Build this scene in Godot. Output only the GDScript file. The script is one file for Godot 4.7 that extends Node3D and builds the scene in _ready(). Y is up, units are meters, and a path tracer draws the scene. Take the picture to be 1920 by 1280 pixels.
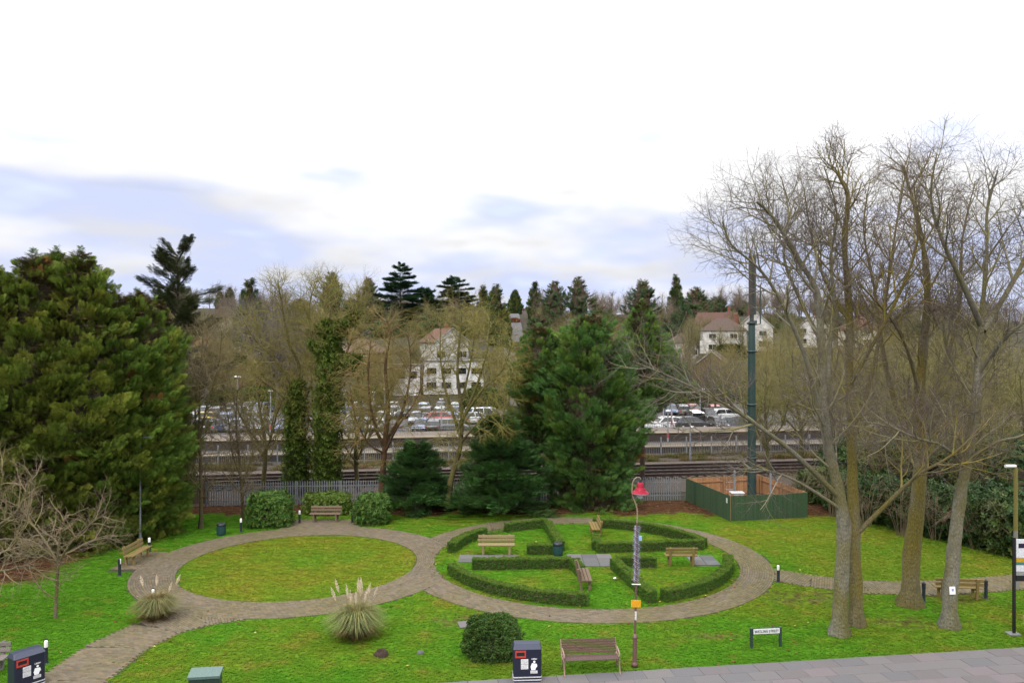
extends Node3D

var mats := {}
var used := {}
var rng := RandomNumberGenerator.new()
var nz := FastNoiseLite.new()

func _ready():
	rng.seed = 77
	nz.seed = 5
	nz.noise_type = FastNoiseLite.TYPE_SIMPLEX_SMOOTH
	nz.fractal_octaves = 3
	nz.frequency = 1.0
	# --- camera, sky, sun, exposure
	var cam := Camera3D.new()
	cam.name = "camera"
	cam.position = Vector3(0, 10.2, 0)
	cam.fov = 47.24
	cam.near = 0.1
	cam.far = 3000.0
	add_child(cam)
	var env := Environment.new()
	env.background_mode = Environment.BG_SKY
	env.tonemap_mode = Environment.TONE_MAPPER_LINEAR
	env.tonemap_exposure = 1.35
	env.sdfgi_enabled = true
	env.ssao_enabled = true
	env.ssil_enabled = true
	var sky := Sky.new()
	sky.sky_material = cloudy_sky()
	env.sky = sky
	env.sky_rotation = Vector3(0, deg_to_rad(240.0), 0)
	var we := WorldEnvironment.new()
	we.name = "environment"
	we.environment = env
	add_child(we)
	var sun := DirectionalLight3D.new()
	sun.name = "sun"
	sun.light_energy = 0.5
	sun.light_angular_distance = 18.0
	sun.light_color = Color(1.0, 0.96, 0.9)
	sun.shadow_enabled = true
	sun.rotation_degrees = Vector3(-42, -25, 0)
	add_child(sun)
	# --- the setting
	make_materials()
	build_ground()
	build_paths()
	build_pavement()
	build_lawn()
	build_railway()
	# --- large structures and planting
	build_houses()
	build_cars()
	build_hill_trees()
	build_conifers()
	build_bare_trees()
	build_shrubs()
	build_hedges()
	# --- furniture and small things
	build_fences()
	build_mast()
	build_furniture()
	build_station_posts()
	build_small_things()

func cloudy_sky() -> PanoramaSkyMaterial:
	# overcast: brighter towards the zenith, with long lilac-grey gaps between the cloud banks low down
	var w := 2048
	var h := 1024
	var im := Image.create(w, h, false, Image.FORMAT_RGBF)
	var a := FastNoiseLite.new()
	a.seed = 21
	a.noise_type = FastNoiseLite.TYPE_SIMPLEX_SMOOTH
	a.fractal_octaves = 5
	a.fractal_gain = 0.52
	a.frequency = 1.0
	var b := FastNoiseLite.new()
	b.seed = 8
	b.fractal_octaves = 4
	b.frequency = 1.0
	for y in h / 2 + 1:
		var el := (0.5 - (y + 0.5) / float(h)) * PI
		var se := sin(el)
		# flat cloud layer seen in perspective: distances stretch towards the horizon
		var k := 1.0 / (maxf(se, 0.0) + 0.16)
		for x in w:
			var az := (x + 0.5) / float(w) * TAU
			var px := cos(az) * cos(el)
			var pz := sin(az) * cos(el)
			var n := a.get_noise_3d(px * k * 0.6, se * 4.0, pz * k * 0.6)
			var m := b.get_noise_3d(px * k * 1.7, se * 9.0, pz * k * 1.7)
			var gap := smoothstep(-0.34, 0.62, n * 0.9 + m * 0.75 + 0.34 - maxf(se - 0.11, 0.0) * 4.6)
			var lum := 0.76 + 0.14 * smoothstep(0.08, 0.22, se) + 1.3 * smoothstep(0.14, 0.75, se) + 0.3 * m
			var cloud := Vector3(lum * 1.0, lum * 1.0, lum * 1.02)
			var low := Vector3(0.45, 0.50, 0.68) * (1.0 + 0.4 * m)
			low = low.lerp(cloud, smoothstep(0.25, 0.6, se) * 0.7)
			var c := cloud.lerp(low, gap)
			im.set_pixel(x, y, Color(c.x, c.y, c.z))
	im.fill_rect(Rect2i(0, h / 2 + 1, w, h / 2 - 1), Color(0.25, 0.26, 0.22))
	var s := PanoramaSkyMaterial.new()
	s.panorama = ImageTexture.create_from_image(im)
	return s

# ---------------------------------------------------------------- mesh builder
class MB:
	var v := PackedVector3Array()
	var n := PackedVector3Array()
	var c := PackedColorArray()
	var ix := PackedInt32Array()
	var xf := Transform3D()
	var col := Color.WHITE

	func tri(a: Vector3, b: Vector3, d: Vector3) -> void:
		var p := xf * a
		var q := xf * b
		var r := xf * d
		var nn := (r - p).cross(q - p).normalized()
		var k := v.size()
		v.append(p)
		v.append(q)
		v.append(r)
		for i in 3:
			n.append(nn)
			c.append(col)
			ix.append(k + i)

	func quad(a: Vector3, b: Vector3, d: Vector3, e: Vector3) -> void:
		var p := xf * a
		var q := xf * b
		var r := xf * d
		var s := xf * e
		var nn := (r - p).cross(q - p).normalized()
		var k := v.size()
		v.append(p)
		v.append(q)
		v.append(r)
		v.append(s)
		for i in 4:
			n.append(nn)
			c.append(col)
		ix.append_array(PackedInt32Array([k, k + 1, k + 2, k, k + 2, k + 3]))

	func face(a: Vector3, b: Vector3, d: Vector3, e: Vector3, out: Vector3) -> void:
		if (d - a).cross(b - a).dot(out) < 0.0:
			quad(a, e, d, b)
		else:
			quad(a, b, d, e)

	func box(ctr: Vector3, size: Vector3) -> void:
		var h := size * 0.5
		for ax in 3:
			for s in [-1.0, 1.0]:
				var o := Vector3.ZERO
				o[ax] = s
				var u := Vector3.ZERO
				u[(ax + 1) % 3] = h[(ax + 1) % 3]
				var w := Vector3.ZERO
				w[(ax + 2) % 3] = h[(ax + 2) % 3]
				var m := ctr + o * h[ax]
				face(m - u - w, m + u - w, m + u + w, m - u + w, o)

	# box with chamfered edges along its longest axis and at both ends
	func plank(ctr: Vector3, size: Vector3, bevel: float) -> void:
		var ax := 0
		if size.y >= size.x and size.y >= size.z:
			ax = 1
		elif size.z >= size.x:
			ax = 2
		var u := Vector3.ZERO
		u[(ax + 1) % 3] = 1.0
		var w := Vector3.ZERO
		w[(ax + 2) % 3] = 1.0
		var a := Vector3.ZERO
		a[ax] = 1.0
		var hu := size[(ax + 1) % 3] * 0.5
		var hw := size[(ax + 2) % 3] * 0.5
		var hl := size[ax] * 0.5
		var b := minf(bevel, minf(hu, hw) * 0.7)
		var ring := func(du: float, dw: float) -> Array:
			return [u * (du - b) + w * dw, u * du + w * (dw - b), u * du - w * (dw - b), u * (du - b) - w * dw, -u * (du - b) - w * dw, -u * du - w * (dw - b), -u * du + w * (dw - b), -u * (du - b) + w * dw]
		var r1: Array = ring.call(hu, hw)
		for i in 8:
			var j := (i + 1) % 8
			var o: Vector3 = r1[i] + r1[j]
			face(ctr - a * hl + r1[i], ctr - a * hl + r1[j], ctr + a * hl + r1[j], ctr + a * hl + r1[i], o)
		for s in [-1.0, 1.0]:
			for t in [[0, 1, 2, 3], [0, 3, 4, 7], [4, 5, 6, 7]]:
				face(ctr + a * hl * s + r1[t[0]], ctr + a * hl * s + r1[t[1]], ctr + a * hl * s + r1[t[2]], ctr + a * hl * s + r1[t[3]], a * s)

	# vertical prism over a convex outline (x, z), with a chamfered top
	func prism(poly: PackedVector2Array, y0: float, y1: float, chamfer := 0.0) -> void:
		var m := poly.size()
		var ctr := Vector2.ZERO
		for p in poly:
			ctr += p / m
		var top := []
		for p in poly:
			var q: Vector2 = p - (p - ctr).normalized() * chamfer
			top.append(Vector3(q.x, y1, q.y))
		for i in m:
			var j := (i + 1) % m
			var a := Vector3(poly[i].x, y0, poly[i].y)
			var b := Vector3(poly[j].x, y0, poly[j].y)
			var o := (a + b) * 0.5 - Vector3(ctr.x, y0, ctr.y)
			var e := Vector3(0, y1 - chamfer - y0, 0)
			face(a, b, b + e, a + e, o)
			if chamfer > 0.0:
				face(a + e, b + e, top[j], top[i], o + Vector3(0, o.length(), 0))
			var cc := Vector3(ctr.x, y1, ctr.y)
			if (top[j] - cc).cross(top[i] - cc).y > 0.0:
				tri(cc, top[i], top[j])
			else:
				tri(cc, top[j], top[i])

	func tube(pts: PackedVector3Array, rads: PackedFloat32Array, sides: int, tip := false) -> void:
		var m := pts.size()
		var k := v.size()
		var d0 := (pts[m - 1] - pts[0]).normalized()
		var ref := Vector3.RIGHT if absf(d0.x) < 0.8 else Vector3.FORWARD
		for i in m:
			var d: Vector3
			if i == 0:
				d = pts[1] - pts[0]
			elif i == m - 1:
				d = pts[m - 1] - pts[m - 2]
			else:
				d = pts[i + 1] - pts[i - 1]
			d = d.normalized()
			var u := ref.cross(d).normalized()
			var w := d.cross(u)
			for s in sides:
				var an := TAU * s / sides
				var o := u * cos(an) + w * sin(an)
				v.append(xf * (pts[i] + o * rads[i]))
				n.append((xf.basis * o).normalized())
				c.append(col)
		for i in m - 1:
			for s in sides:
				var t := (s + 1) % sides
				var a := k + i * sides + s
				var b := k + i * sides + t
				ix.append_array(PackedInt32Array([a, b + sides, b, a, a + sides, b + sides]))
		if tip:
			var e := v.size()
			v.append(xf * pts[m - 1])
			n.append((xf.basis * (pts[m - 1] - pts[m - 2])).normalized())
			c.append(col)
			for s in sides:
				ix.append_array(PackedInt32Array([k + (m - 1) * sides + s, e, k + (m - 1) * sides + (s + 1) % sides]))

	# thin tapering twig with one bend: nine triangles
	func twig(p: Vector3, q: Vector3, r: Vector3, rad: float) -> void:
		var d := (r - p).normalized()
		var u := (Vector3.UP if absf(d.y) < 0.8 else Vector3.RIGHT).cross(d).normalized()
		var w := d.cross(u)
		var k := v.size()
		for j in 2:
			var o := p if j == 0 else q
			var rr := rad if j == 0 else rad * 0.75
			for s in 3:
				var an := TAU * s / 3.0
				var e := u * cos(an) + w * sin(an)
				v.append(o + e * rr)
				n.append(e)
				c.append(col)
		v.append(r)
		n.append(d)
		c.append(col)
		for s in 3:
			var t := (s + 1) % 3
			ix.append_array(PackedInt32Array([k + s, k + t + 3, k + t, k + s, k + s + 3, k + t + 3, k + s + 3, k + 6, k + t + 3]))

	func lathe(prof: PackedVector2Array, sides: int, at := Vector3.ZERO) -> void:
		# prof: (radius, height) from bottom to top
		var k := v.size()
		var m := prof.size()
		for i in m:
			var dd: Vector2 = prof[mini(i + 1, m - 1)] - prof[maxi(i - 1, 0)]
			for s in sides:
				var an := TAU * s / sides
				var o := Vector3(cos(an), 0, -sin(an))
				v.append(xf * (at + o * prof[i].x + Vector3(0, prof[i].y, 0)))
				var nn := (o * dd.y - Vector3(0, dd.x, 0)).normalized()
				n.append((xf.basis * nn).normalized())
				c.append(col)
		for i in m - 1:
			for s in sides:
				var t := (s + 1) % sides
				var a := k + i * sides + s
				var b := k + i * sides + t
				ix.append_array(PackedInt32Array([a, b + sides, b, a, a + sides, b + sides]))

	func mesh(m: Material) -> ArrayMesh:
		var arr := []
		arr.resize(Mesh.ARRAY_MAX)
		arr[Mesh.ARRAY_VERTEX] = v
		arr[Mesh.ARRAY_NORMAL] = n
		arr[Mesh.ARRAY_COLOR] = c
		arr[Mesh.ARRAY_INDEX] = ix
		var am := ArrayMesh.new()
		am.add_surface_from_arrays(Mesh.PRIMITIVE_TRIANGLES, arr)
		am.surface_set_material(0, m)
		return am

# ---------------------------------------------------------------- scene helpers
func numbered(called: String) -> String:
	var k: int = used.get(called, 0)
	used[called] = k + 1
	return called if k == 0 else "%s_%03d" % [called, k]

func tag(o: Node, label: String, category: String, group := "", kind := "") -> void:
	o.set_meta("label", label)
	if category:
		o.set_meta("category", category)
	if group:
		o.set_meta("group", group)
	if kind:
		o.set_meta("kind", kind)

func thing(called: String, label: String, category: String, at := Vector3.ZERO, turn := 0.0, group := "") -> Node3D:
	var o := Node3D.new()
	o.name = numbered(called)
	add_child(o)
	o.position = at
	o.rotation.y = turn
	tag(o, label, category, group)
	return o

func put(mesh: Mesh, called: String, parent: Node, at := Transform3D()) -> MeshInstance3D:
	var o := MeshInstance3D.new()
	o.name = called if parent != self else numbered(called)
	o.mesh = mesh
	o.transform = at
	parent.add_child(o, true)
	return o

func part(b: MB, called: String, m: Material, parent: Node) -> MeshInstance3D:
	return put(b.mesh(m), called, parent)

func copy_of(o: Node3D, called: String, label: String, at: Vector3, turn: float, size := 1.0) -> Node3D:
	var r: Node3D = o.duplicate()
	r.name = numbered(called)
	add_child(r)
	r.position = at
	r.rotation.y = turn
	r.scale = Vector3.ONE * size
	if label:
		r.set_meta("label", label)
	return r

# many small copies of one mesh (leaves, blades, paving blocks): 16 floats each
class Crowd:
	var f := PackedFloat32Array()
	var n := 0
	func add(b: Basis, o: Vector3, c: Color) -> void:
		f.append_array(PackedFloat32Array([b.x.x, b.y.x, b.z.x, o.x, b.x.y, b.y.y, b.z.y, o.y, b.x.z, b.y.z, b.z.z, o.z, c.r, c.g, c.b, 1.0]))
		n += 1

func crowd_node(k: Crowd, mesh: Mesh, called: String, parent: Node) -> MultiMeshInstance3D:
	var mm := MultiMesh.new()
	mm.transform_format = MultiMesh.TRANSFORM_3D
	mm.use_colors = true
	mm.mesh = mesh
	mm.instance_count = k.n
	mm.buffer = k.f
	var o := MultiMeshInstance3D.new()
	o.name = called if parent != self else numbered(called)
	o.multimesh = mm
	if parent != self:
		o.set_meta("kind", "stuff")
	parent.add_child(o, true)
	return o

func facing(dir: Vector3, up: Vector3, size: float) -> Basis:
	# y axis along dir, z axis close to up
	var y := dir.normalized()
	var x := y.cross(up)
	if x.length() < 0.01:
		x = y.cross(Vector3.RIGHT)
	x = x.normalized()
	return Basis(x * size, y * size, x.cross(y) * size)

func rvec() -> Vector3:
	return Vector3(rng.randf_range(-1, 1), rng.randf_range(-1, 1), rng.randf_range(-1, 1))

func tone(c: Color, spread: float) -> Color:
	var k := 1.0 + rng.randf_range(-spread, spread)
	return Color(c.r * k * (1.0 + rng.randf_range(-0.3, 0.3) * spread), c.g * k, c.b * k * (1.0 + rng.randf_range(-0.4, 0.4) * spread))

# ---------------------------------------------------------------- materials
func noise_tex(freq: float, lo: float, hi: float, size := 256, octaves := 4) -> NoiseTexture2D:
	var t := NoiseTexture2D.new()
	t.width = size
	t.height = size
	t.seamless = true
	var f := FastNoiseLite.new()
	f.seed = int(freq * 1000.0) + size
	f.frequency = freq
	f.fractal_octaves = octaves
	t.noise = f
	var g := Gradient.new()
	g.set_color(0, Color(lo, lo, lo))
	g.set_color(1, Color(hi, hi, hi))
	t.color_ramp = g
	return t

func relief_tex(freq: float, strength: float, size := 256) -> NoiseTexture2D:
	var t := NoiseTexture2D.new()
	t.width = size
	t.height = size
	t.seamless = true
	t.as_normal_map = true
	t.bump_strength = strength
	var f := FastNoiseLite.new()
	f.seed = int(freq * 777.0)
	f.frequency = freq
	f.fractal_octaves = 4
	t.noise = f
	return t

func coloured(called: String, rough: float, tex: Texture2D = null, scale := 1.0, relief: Texture2D = null, metal := 0.0) -> StandardMaterial3D:
	var m := StandardMaterial3D.new()
	m.vertex_color_use_as_albedo = true
	m.roughness = rough
	m.metallic = metal
	if tex:
		m.albedo_texture = tex
		m.uv1_triplanar = true
		m.uv1_world_triplanar = true
		m.uv1_scale = Vector3.ONE * scale
	if relief:
		m.normal_enabled = true
		m.normal_texture = relief
		m.normal_scale = 0.8
	m.specular_mode = BaseMaterial3D.SPECULAR_SCHLICK_GGX
	mats[called] = m
	return m

func make_materials() -> void:
	var fine := noise_tex(0.05, 0.72, 1.0)
	var coarse := noise_tex(0.02, 0.62, 1.0)
	var bump := relief_tex(0.06, 6.0)
	coloured("bark", 0.95, noise_tex(0.045, 0.55, 1.0), 1.1, relief_tex(0.05, 10.0))
	mats.bark.uv1_scale = Vector3(2.4, 0.55, 2.4)
	coloured("twig", 0.9)
	var leaf := coloured("leaf", 0.6)
	leaf.backlight_enabled = true
	leaf.backlight = Color(0.45, 0.5, 0.2)
	leaf.metallic_specular = 0.2
	leaf.cull_mode = BaseMaterial3D.CULL_DISABLED
	var gl := coloured("glossy_leaf", 0.5)
	gl.backlight_enabled = true
	gl.backlight = Color(0.2, 0.25, 0.08)
	gl.metallic_specular = 0.28
	gl.cull_mode = BaseMaterial3D.CULL_DISABLED
	var grass := coloured("grass", 0.7)
	grass.backlight_enabled = true
	grass.backlight = Color(0.35, 0.4, 0.1)
	grass.metallic_specular = 0.08
	grass.cull_mode = BaseMaterial3D.CULL_DISABLED
	coloured("soft", 1.0).metallic_specular = 0.1
	coloured("timber", 0.85, noise_tex(0.04, 0.7, 1.0), 2.0, bump)
	coloured("paint", 0.45, fine, 1.3)
	coloured("gloss", 0.22)
	coloured("enamel", 0.34).metallic_specular = 0.3
	coloured("steel", 0.5, fine, 0.8, null, 0.55)
	coloured("stone", 0.9, noise_tex(0.09, 0.74, 1.0), 2.2, bump)
	coloured("earth", 1.0, noise_tex(0.12, 0.55, 1.0), 1.5, relief_tex(0.12, 12.0))
	coloured("wall", 0.9, coarse, 0.15)
	coloured("roof", 0.9, noise_tex(0.06, 0.6, 1.0), 0.5, relief_tex(0.08, 8.0))
	coloured("asphalt", 0.9, noise_tex(0.15, 0.75, 1.0), 1.2)
	coloured("car", 0.25).clearcoat_enabled = true
	coloured("rubber", 0.8)
	coloured("plain", 0.6)
	var gm := StandardMaterial3D.new()
	gm.albedo_color = Color(0.10, 0.12, 0.14)
	gm.roughness = 0.05
	gm.metallic_specular = 0.6
	mats["glass"] = gm
	var cg := StandardMaterial3D.new()
	cg.albedo_color = Color(0.9, 0.93, 0.95, 0.35)
	cg.transparency = BaseMaterial3D.TRANSPARENCY_ALPHA
	cg.roughness = 0.1
	mats["clear"] = cg

# ---------------------------------------------------------------- ground, paths, lawn
const OVAL := Vector2(-9.7, -35.8)      # centre of the round lawn
const RING := Vector2(3.4, -36.7)       # centre of the hedge garden
var spur_a := PackedVector2Array([Vector2(-10.2, -29.6), Vector2(-11.6, -28.9), Vector2(-12.6, -27.8), Vector2(-13.2, -26.0), Vector2(-13.25, -23.5), Vector2(-13.0, -20.5)])
var spur_b := PackedVector2Array([Vector2(11.04, -34.40), Vector2(12.70, -33.20), Vector2(14.61, -32.40), Vector2(16.72, -32.20), Vector2(19.37, -32.60), Vector2(22.81, -33.40), Vector2(28.04, -34.50)])

func hill(x: float, z: float) -> float:
	var d := -z
	if d < 118.0:
		return 0.0 if d > 5.0 else -0.4
	var t := d - 118.0
	var y := 0.088 * t * smoothstep(0.0, 40.0, t)
	y -= 0.000055 * t * t * smoothstep(200.0, 420.0, t)
	y += nz.get_noise_2d(x * 0.006, z * 0.006) * 7.0 * smoothstep(0.0, 150.0, t)
	y *= 1.0 - 0.22 * smoothstep(40.0, 200.0, x - 0.1 * d)
	return maxf(y, 0.0)

func polyline_gap(p: Vector2, line: PackedVector2Array) -> float:
	var best := 1e9
	for i in line.size() - 1:
		best = minf(best, p.distance_to(Geometry2D.get_closest_point_to_segment(p, line[i], line[i + 1])))
	return best

func pave_edge(x: float) -> float:
	return -23.61 - 0.1406 * x       # z of the grass edge of the pavement

# 1 ring round the oval, 2 ring round the hedges, 3 and 4 spurs, 5 standing places
func path_at(x: float, z: float) -> int:
	var p := Vector2(x, z)
	var a := p.distance_to(OVAL)
	var b := p.distance_to(RING)
	if a < 5.3 or b < 7.05:
		return 0
	if a < 7.15:
		return 1
	if b < 8.5:
		return 2
	if z > -31.0 and x < -9.0 and polyline_gap(p, spur_a) < 1.12:
		return 3
	if x > 10.0 and polyline_gap(p, spur_b) < 0.85:
		return 4
	if x > -12.6 and x < -8.4 and z < -41.5 and z > -44.6:
		return 5
	if x > -17.9 and x < -15.8 and z > -37.8 and z < -34.6:
		return 5
	return 0

func in_garden_slab(x: float, z: float) -> bool:
	return (x > 2.55 and x < 4.75 and z > -37.4 and z < -35.3) or (x > -2.6 and x < 0.4 and z > -37.3 and z < -35.9) or (x > 8.2 and x < 9.6 and z > -37.2 and z < -35.4)

func bare(x: float, z: float) -> float:
	# where leaf litter and soil lie instead of grass
	var n := nz.get_noise_2d(x * 0.35, z * 0.35) * 1.4 + nz.get_noise_2d(x * 1.3 + 9.0, z * 1.3) * 0.5
	var s := smoothstep(45.3, 46.6, -z + n)                                     # along the fence
	s = maxf(s, smoothstep(0.8, -0.6, (x + 19.6 + 0.35 * (-z - 41.0)) + n) * smoothstep(38.5, 40.0, -z + n * 0.4))
	s = maxf(s, smoothstep(-19.4, -21.2, x + n * 0.6) * smoothstep(32.0, 33.5, -z + n * 0.3))
	s = maxf(s, smoothstep(1.0, -0.8, (-z - 47.6) * -1.0 + (x - 17.5) * -0.72 + 1.4 + n) * step_f(x, 17.0))
	return s

func step_f(x: float, at: float) -> float:
	return 1.0 if x > at else 0.0

func worn(x: float, z: float) -> float:
	var s := 0.0
	for w in [[11.86, -31.00, 2.3, 1.0], [7.01, -27.00, 1.1, 0.35], [14.11, -28.30, 1.4, 0.7], [-1.94, -28.40, 1.2, 0.8], [17.90, -31.20, 1.7, 0.9]]:
		var q := Vector2((x - w[0]) / w[2], (z - w[1]) / w[3]).length()
		s = maxf(s, smoothstep(1.1, 0.4, q + nz.get_noise_2d(x * 1.1, z * 1.1) * 0.5))
	return s * 0.75

func lawn_color(x: float, z: float) -> Color:
	var a := nz.get_noise_2d(x * 0.16 + 40.0, z * 0.16)
	var b := nz.get_noise_2d(x * 0.7, z * 0.7 + 17.0)
	var c := nz.get_noise_2d(x * 2.6 - 31.0, z * 2.6)
	var green := Color(0.062, 0.168, 0.012)
	var olive := Color(0.134, 0.158, 0.016)
	var deep := Color(0.040, 0.112, 0.011)
	var straw := Color(0.175, 0.140, 0.030)
	var k := 0.22 + a * 0.6 + b * 0.3
	if Vector2(x, z).distance_to(OVAL) < 5.3:
		k += 0.5
	k += 0.42 * smoothstep(6.0, 16.0, x) * smoothstep(29.0, 34.0, -z)
	k -= 0.30 * smoothstep(-12.0, -15.0, x)
	var o := green.lerp(olive, clampf(k, 0.0, 1.0))
	o = o.lerp(deep, smoothstep(0.15, 0.6, c + b * 0.4) * 0.35)
	o = o.lerp(straw, smoothstep(0.28, 0.7, b + c * 0.35 + a * 0.3) * 0.4)
	o = o.lerp(Color(0.085, 0.070, 0.028), worn(x, z) * smoothstep(-0.3, 0.3, c + 0.12))
	return o

func litter_color(x: float, z: float) -> Color:
	var c := nz.get_noise_2d(x * 3.1, z * 3.1)
	return Color(0.085, 0.040, 0.022).lerp(Color(0.045, 0.028, 0.016), smoothstep(-0.3, 0.4, c))

func sheet(b: MB, x0: float, x1: float, z0: float, z1: float, y: float) -> void:
	b.quad(Vector3(x0, y, z1), Vector3(x1, y, z1), Vector3(x1, y, z0), Vector3(x0, y, z0))

func build_ground() -> void:
	var b := MB.new()
	var xs := []
	var x := -620.0
	while x <= 620.0:
		xs.append(x)
		x += 10.0 if absf(x) < 200.0 else 30.0
	var zs := []
	var z := 60.0
	while z >= -900.0:
		zs.append(z)
		z -= 6.0 if (z < -100.0 and z > -420.0) else 30.0
	var w := xs.size()
	for j in zs.size():
		for i in w:
			var p := Vector3(xs[i], hill(xs[i], zs[j]) - 0.02, zs[j])
			b.v.append(p)
			var e := 2.0
			b.n.append(Vector3(hill(p.x - e, p.z) - hill(p.x + e, p.z), 2.0 * e, hill(p.x, p.z - e) - hill(p.x, p.z + e)).normalized())
			var q := nz.get_noise_2d(p.x * 0.03, p.z * 0.03)
			b.c.append(Color(0.050, 0.050, 0.020).lerp(Color(0.065, 0.046, 0.026), smoothstep(-0.3, 0.4, q)))
	for j in zs.size() - 1:
		for i in w - 1:
			var k := j * w + i
			b.ix.append_array(PackedInt32Array([k, k + w, k + w + 1, k, k + w + 1, k + 1]))
	var o := part(b, "ground", mats.earth, self)
	tag(o, "rough grass and bare earth rising to the wooded hillside", "", "", "structure")
	# street running up the hill between the cypresses
	var r := MB.new()
	r.col = Color(0.095, 0.093, 0.10)
	var pts := []
	for t in 40:
		var d := 120.0 + t * 6.5
		var cx := 1.8 - (d - 180.0) * 0.0165
		pts.append(Vector3(cx, 0, -d))
	for i in pts.size() - 1:
		var a: Vector3 = pts[i]
		var c: Vector3 = pts[i + 1]
		var h0 := hill(a.x, a.z) + 0.25
		var h1 := hill(c.x, c.z) + 0.25
		r.quad(Vector3(c.x - 3.6, h1, c.z), Vector3(c.x + 3.6, h1, c.z), Vector3(a.x + 3.6, h0, a.z), Vector3(a.x - 3.6, h0, a.z))
	var ro := part(r, "hill_road", mats.asphalt, self)
	tag(ro, "grey asphalt street climbing straight up the far hillside", "", "", "structure")

func build_lawn() -> void:
	# thatch and soil below the blades, then the blades themselves
	var w := 1024
	var h := 512
	var x0 := -32.0
	var z0 := -50.0
	var im := Image.create(w, h, false, Image.FORMAT_RGB8)
	for j in h:
		var z := z0 + (j + 0.5) / h * 32.0
		for i in w:
			var x := x0 + (i + 0.5) / w * 64.0
			var c := lawn_color(x, z)
			c = Color(c.r * 0.98 + 0.002, c.g * 0.95, c.b)
			var s := bare(x, z)
			if s > 0.02:
				c = c.lerp(litter_color(x, z), s)
			im.set_pixel(i, j, c.linear_to_srgb())
	var m := StandardMaterial3D.new()
	m.albedo_texture = ImageTexture.create_from_image(im)
	m.roughness = 1.0
	m.metallic_specular = 0.05
	m.normal_enabled = true
	m.normal_texture = relief_tex(0.2, 10.0)
	m.normal_scale = 0.4
	var st := SurfaceTool.new()
	st.begin(Mesh.PRIMITIVE_TRIANGLES)
	var c4 := [Vector3(x0, 0, z0), Vector3(-x0, 0, z0), Vector3(-x0, 0, pave_edge(-x0) + 0.1), Vector3(x0, 0, pave_edge(x0) + 0.1)]
	for i in [0, 1, 2, 0, 2, 3]:
		st.set_uv(Vector2((c4[i].x - x0) / 64.0, (c4[i].z - z0) / 32.0))
		st.set_normal(Vector3.UP)
		st.add_vertex(c4[i])
	st.generate_tangents()
	st.set_material(m)
	var o := put(st.commit(), "lawn_ground", self)
	tag(o, "mown park lawn with mossy and worn patches", "", "", "structure")
	# blades
	var b := MB.new()
	var r := RandomNumberGenerator.new()
	r.seed = 3
	for i in 6:
		var an := TAU * i / 6.0 + r.randf() * 0.7
		var lean := Vector3(cos(an), 0, sin(an))
		var side := Vector3(-sin(an), 0, cos(an)) * 0.16
		var base := lean * r.randf_range(0.1, 0.6)
		var hh := r.randf_range(0.6, 1.0)
		b.tri(base - side, base + lean * r.randf_range(0.3, 0.8) + Vector3(0, hh, 0), base + side)
	for i in b.n.size():
		b.n[i] = (b.n[i] * 0.3 + Vector3.UP).normalized()
	var tuft := b.mesh(mats.grass)
	var k := Crowd.new()
	for i in 250000:
		var z := -23.0 - pow(rng.randf(), 1.25) * 25.0
		var half := (-z) * 0.68 + 1.0
		var x := rng.randf_range(-half, half)
		if path_at(x, z) or z > pave_edge(x) - 0.02 or in_garden_slab(x, z):
			continue
		var s := bare(x, z)
		if s > 0.05 and rng.randf() < s * 1.15:
			continue
		if rng.randf() < worn(x, z) * 0.7:
			continue
		var c := tone(lawn_color(x, z), 0.2)
		var sz := rng.randf_range(0.028, 0.055)
		var a := rng.randf() * TAU
		k.add(Basis(Vector3(cos(a), 0, -sin(a)) * sz * 1.2, Vector3(rng.randf_range(-0.25, 0.25) * sz, sz, rng.randf_range(-0.25, 0.25) * sz), Vector3(sin(a), 0, cos(a)) * sz * 1.2), Vector3(x, 0.0, z), c)
	var g := crowd_node(k, tuft, "grass", self)
	tag(g, "short green grass covering the park lawns", "grass", "", "stuff")
	# fallen leaves
	var lf := MB.new()
	lf.quad(Vector3(-0.5, 0.0, -0.3), Vector3(0.0, 0.12, -0.55), Vector3(0.6, 0.02, 0.0), Vector3(-0.1, 0.1, 0.45))
	var lk := Crowd.new()
	for i in 26000:
		var z := rng.randf_range(-49.5, -24.0)
		var half := (-z) * 0.68
		var x := rng.randf_range(-half, half)
		var s := bare(x, z)
		var want := 0.025 + s * 0.95
		var near_hedge: float = absf(Vector2(x, z).distance_to(RING) - 6.9)
		if near_hedge < 0.45:
			want = maxf(want, 0.3)
		if rng.randf() > want or z > pave_edge(x):
			continue
		var c := Color(0.14, 0.06, 0.025)
		var q := rng.randf()
		if q < 0.3:
			c = Color(0.20, 0.12, 0.04)
		elif q < 0.42 and s < 0.4:
			c = Color(0.34, 0.30, 0.08)
		elif q > 0.75:
			c = Color(0.09, 0.035, 0.02)
		var y := 0.035 if path_at(x, z) == 0 else 0.03
		lk.add(Basis.from_euler(Vector3(rng.randf_range(-0.4, 0.4), rng.randf() * TAU, rng.randf_range(-0.4, 0.4))).scaled(Vector3.ONE * rng.randf_range(0.05, 0.11)), Vector3(x, y, z), c)
	var lo := crowd_node(lk, lf.mesh(mats.leaf), "fallen_leaves", self)
	tag(lo, "brown and yellow fallen leaves lying on grass and soil", "leaves", "", "stuff")

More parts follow.
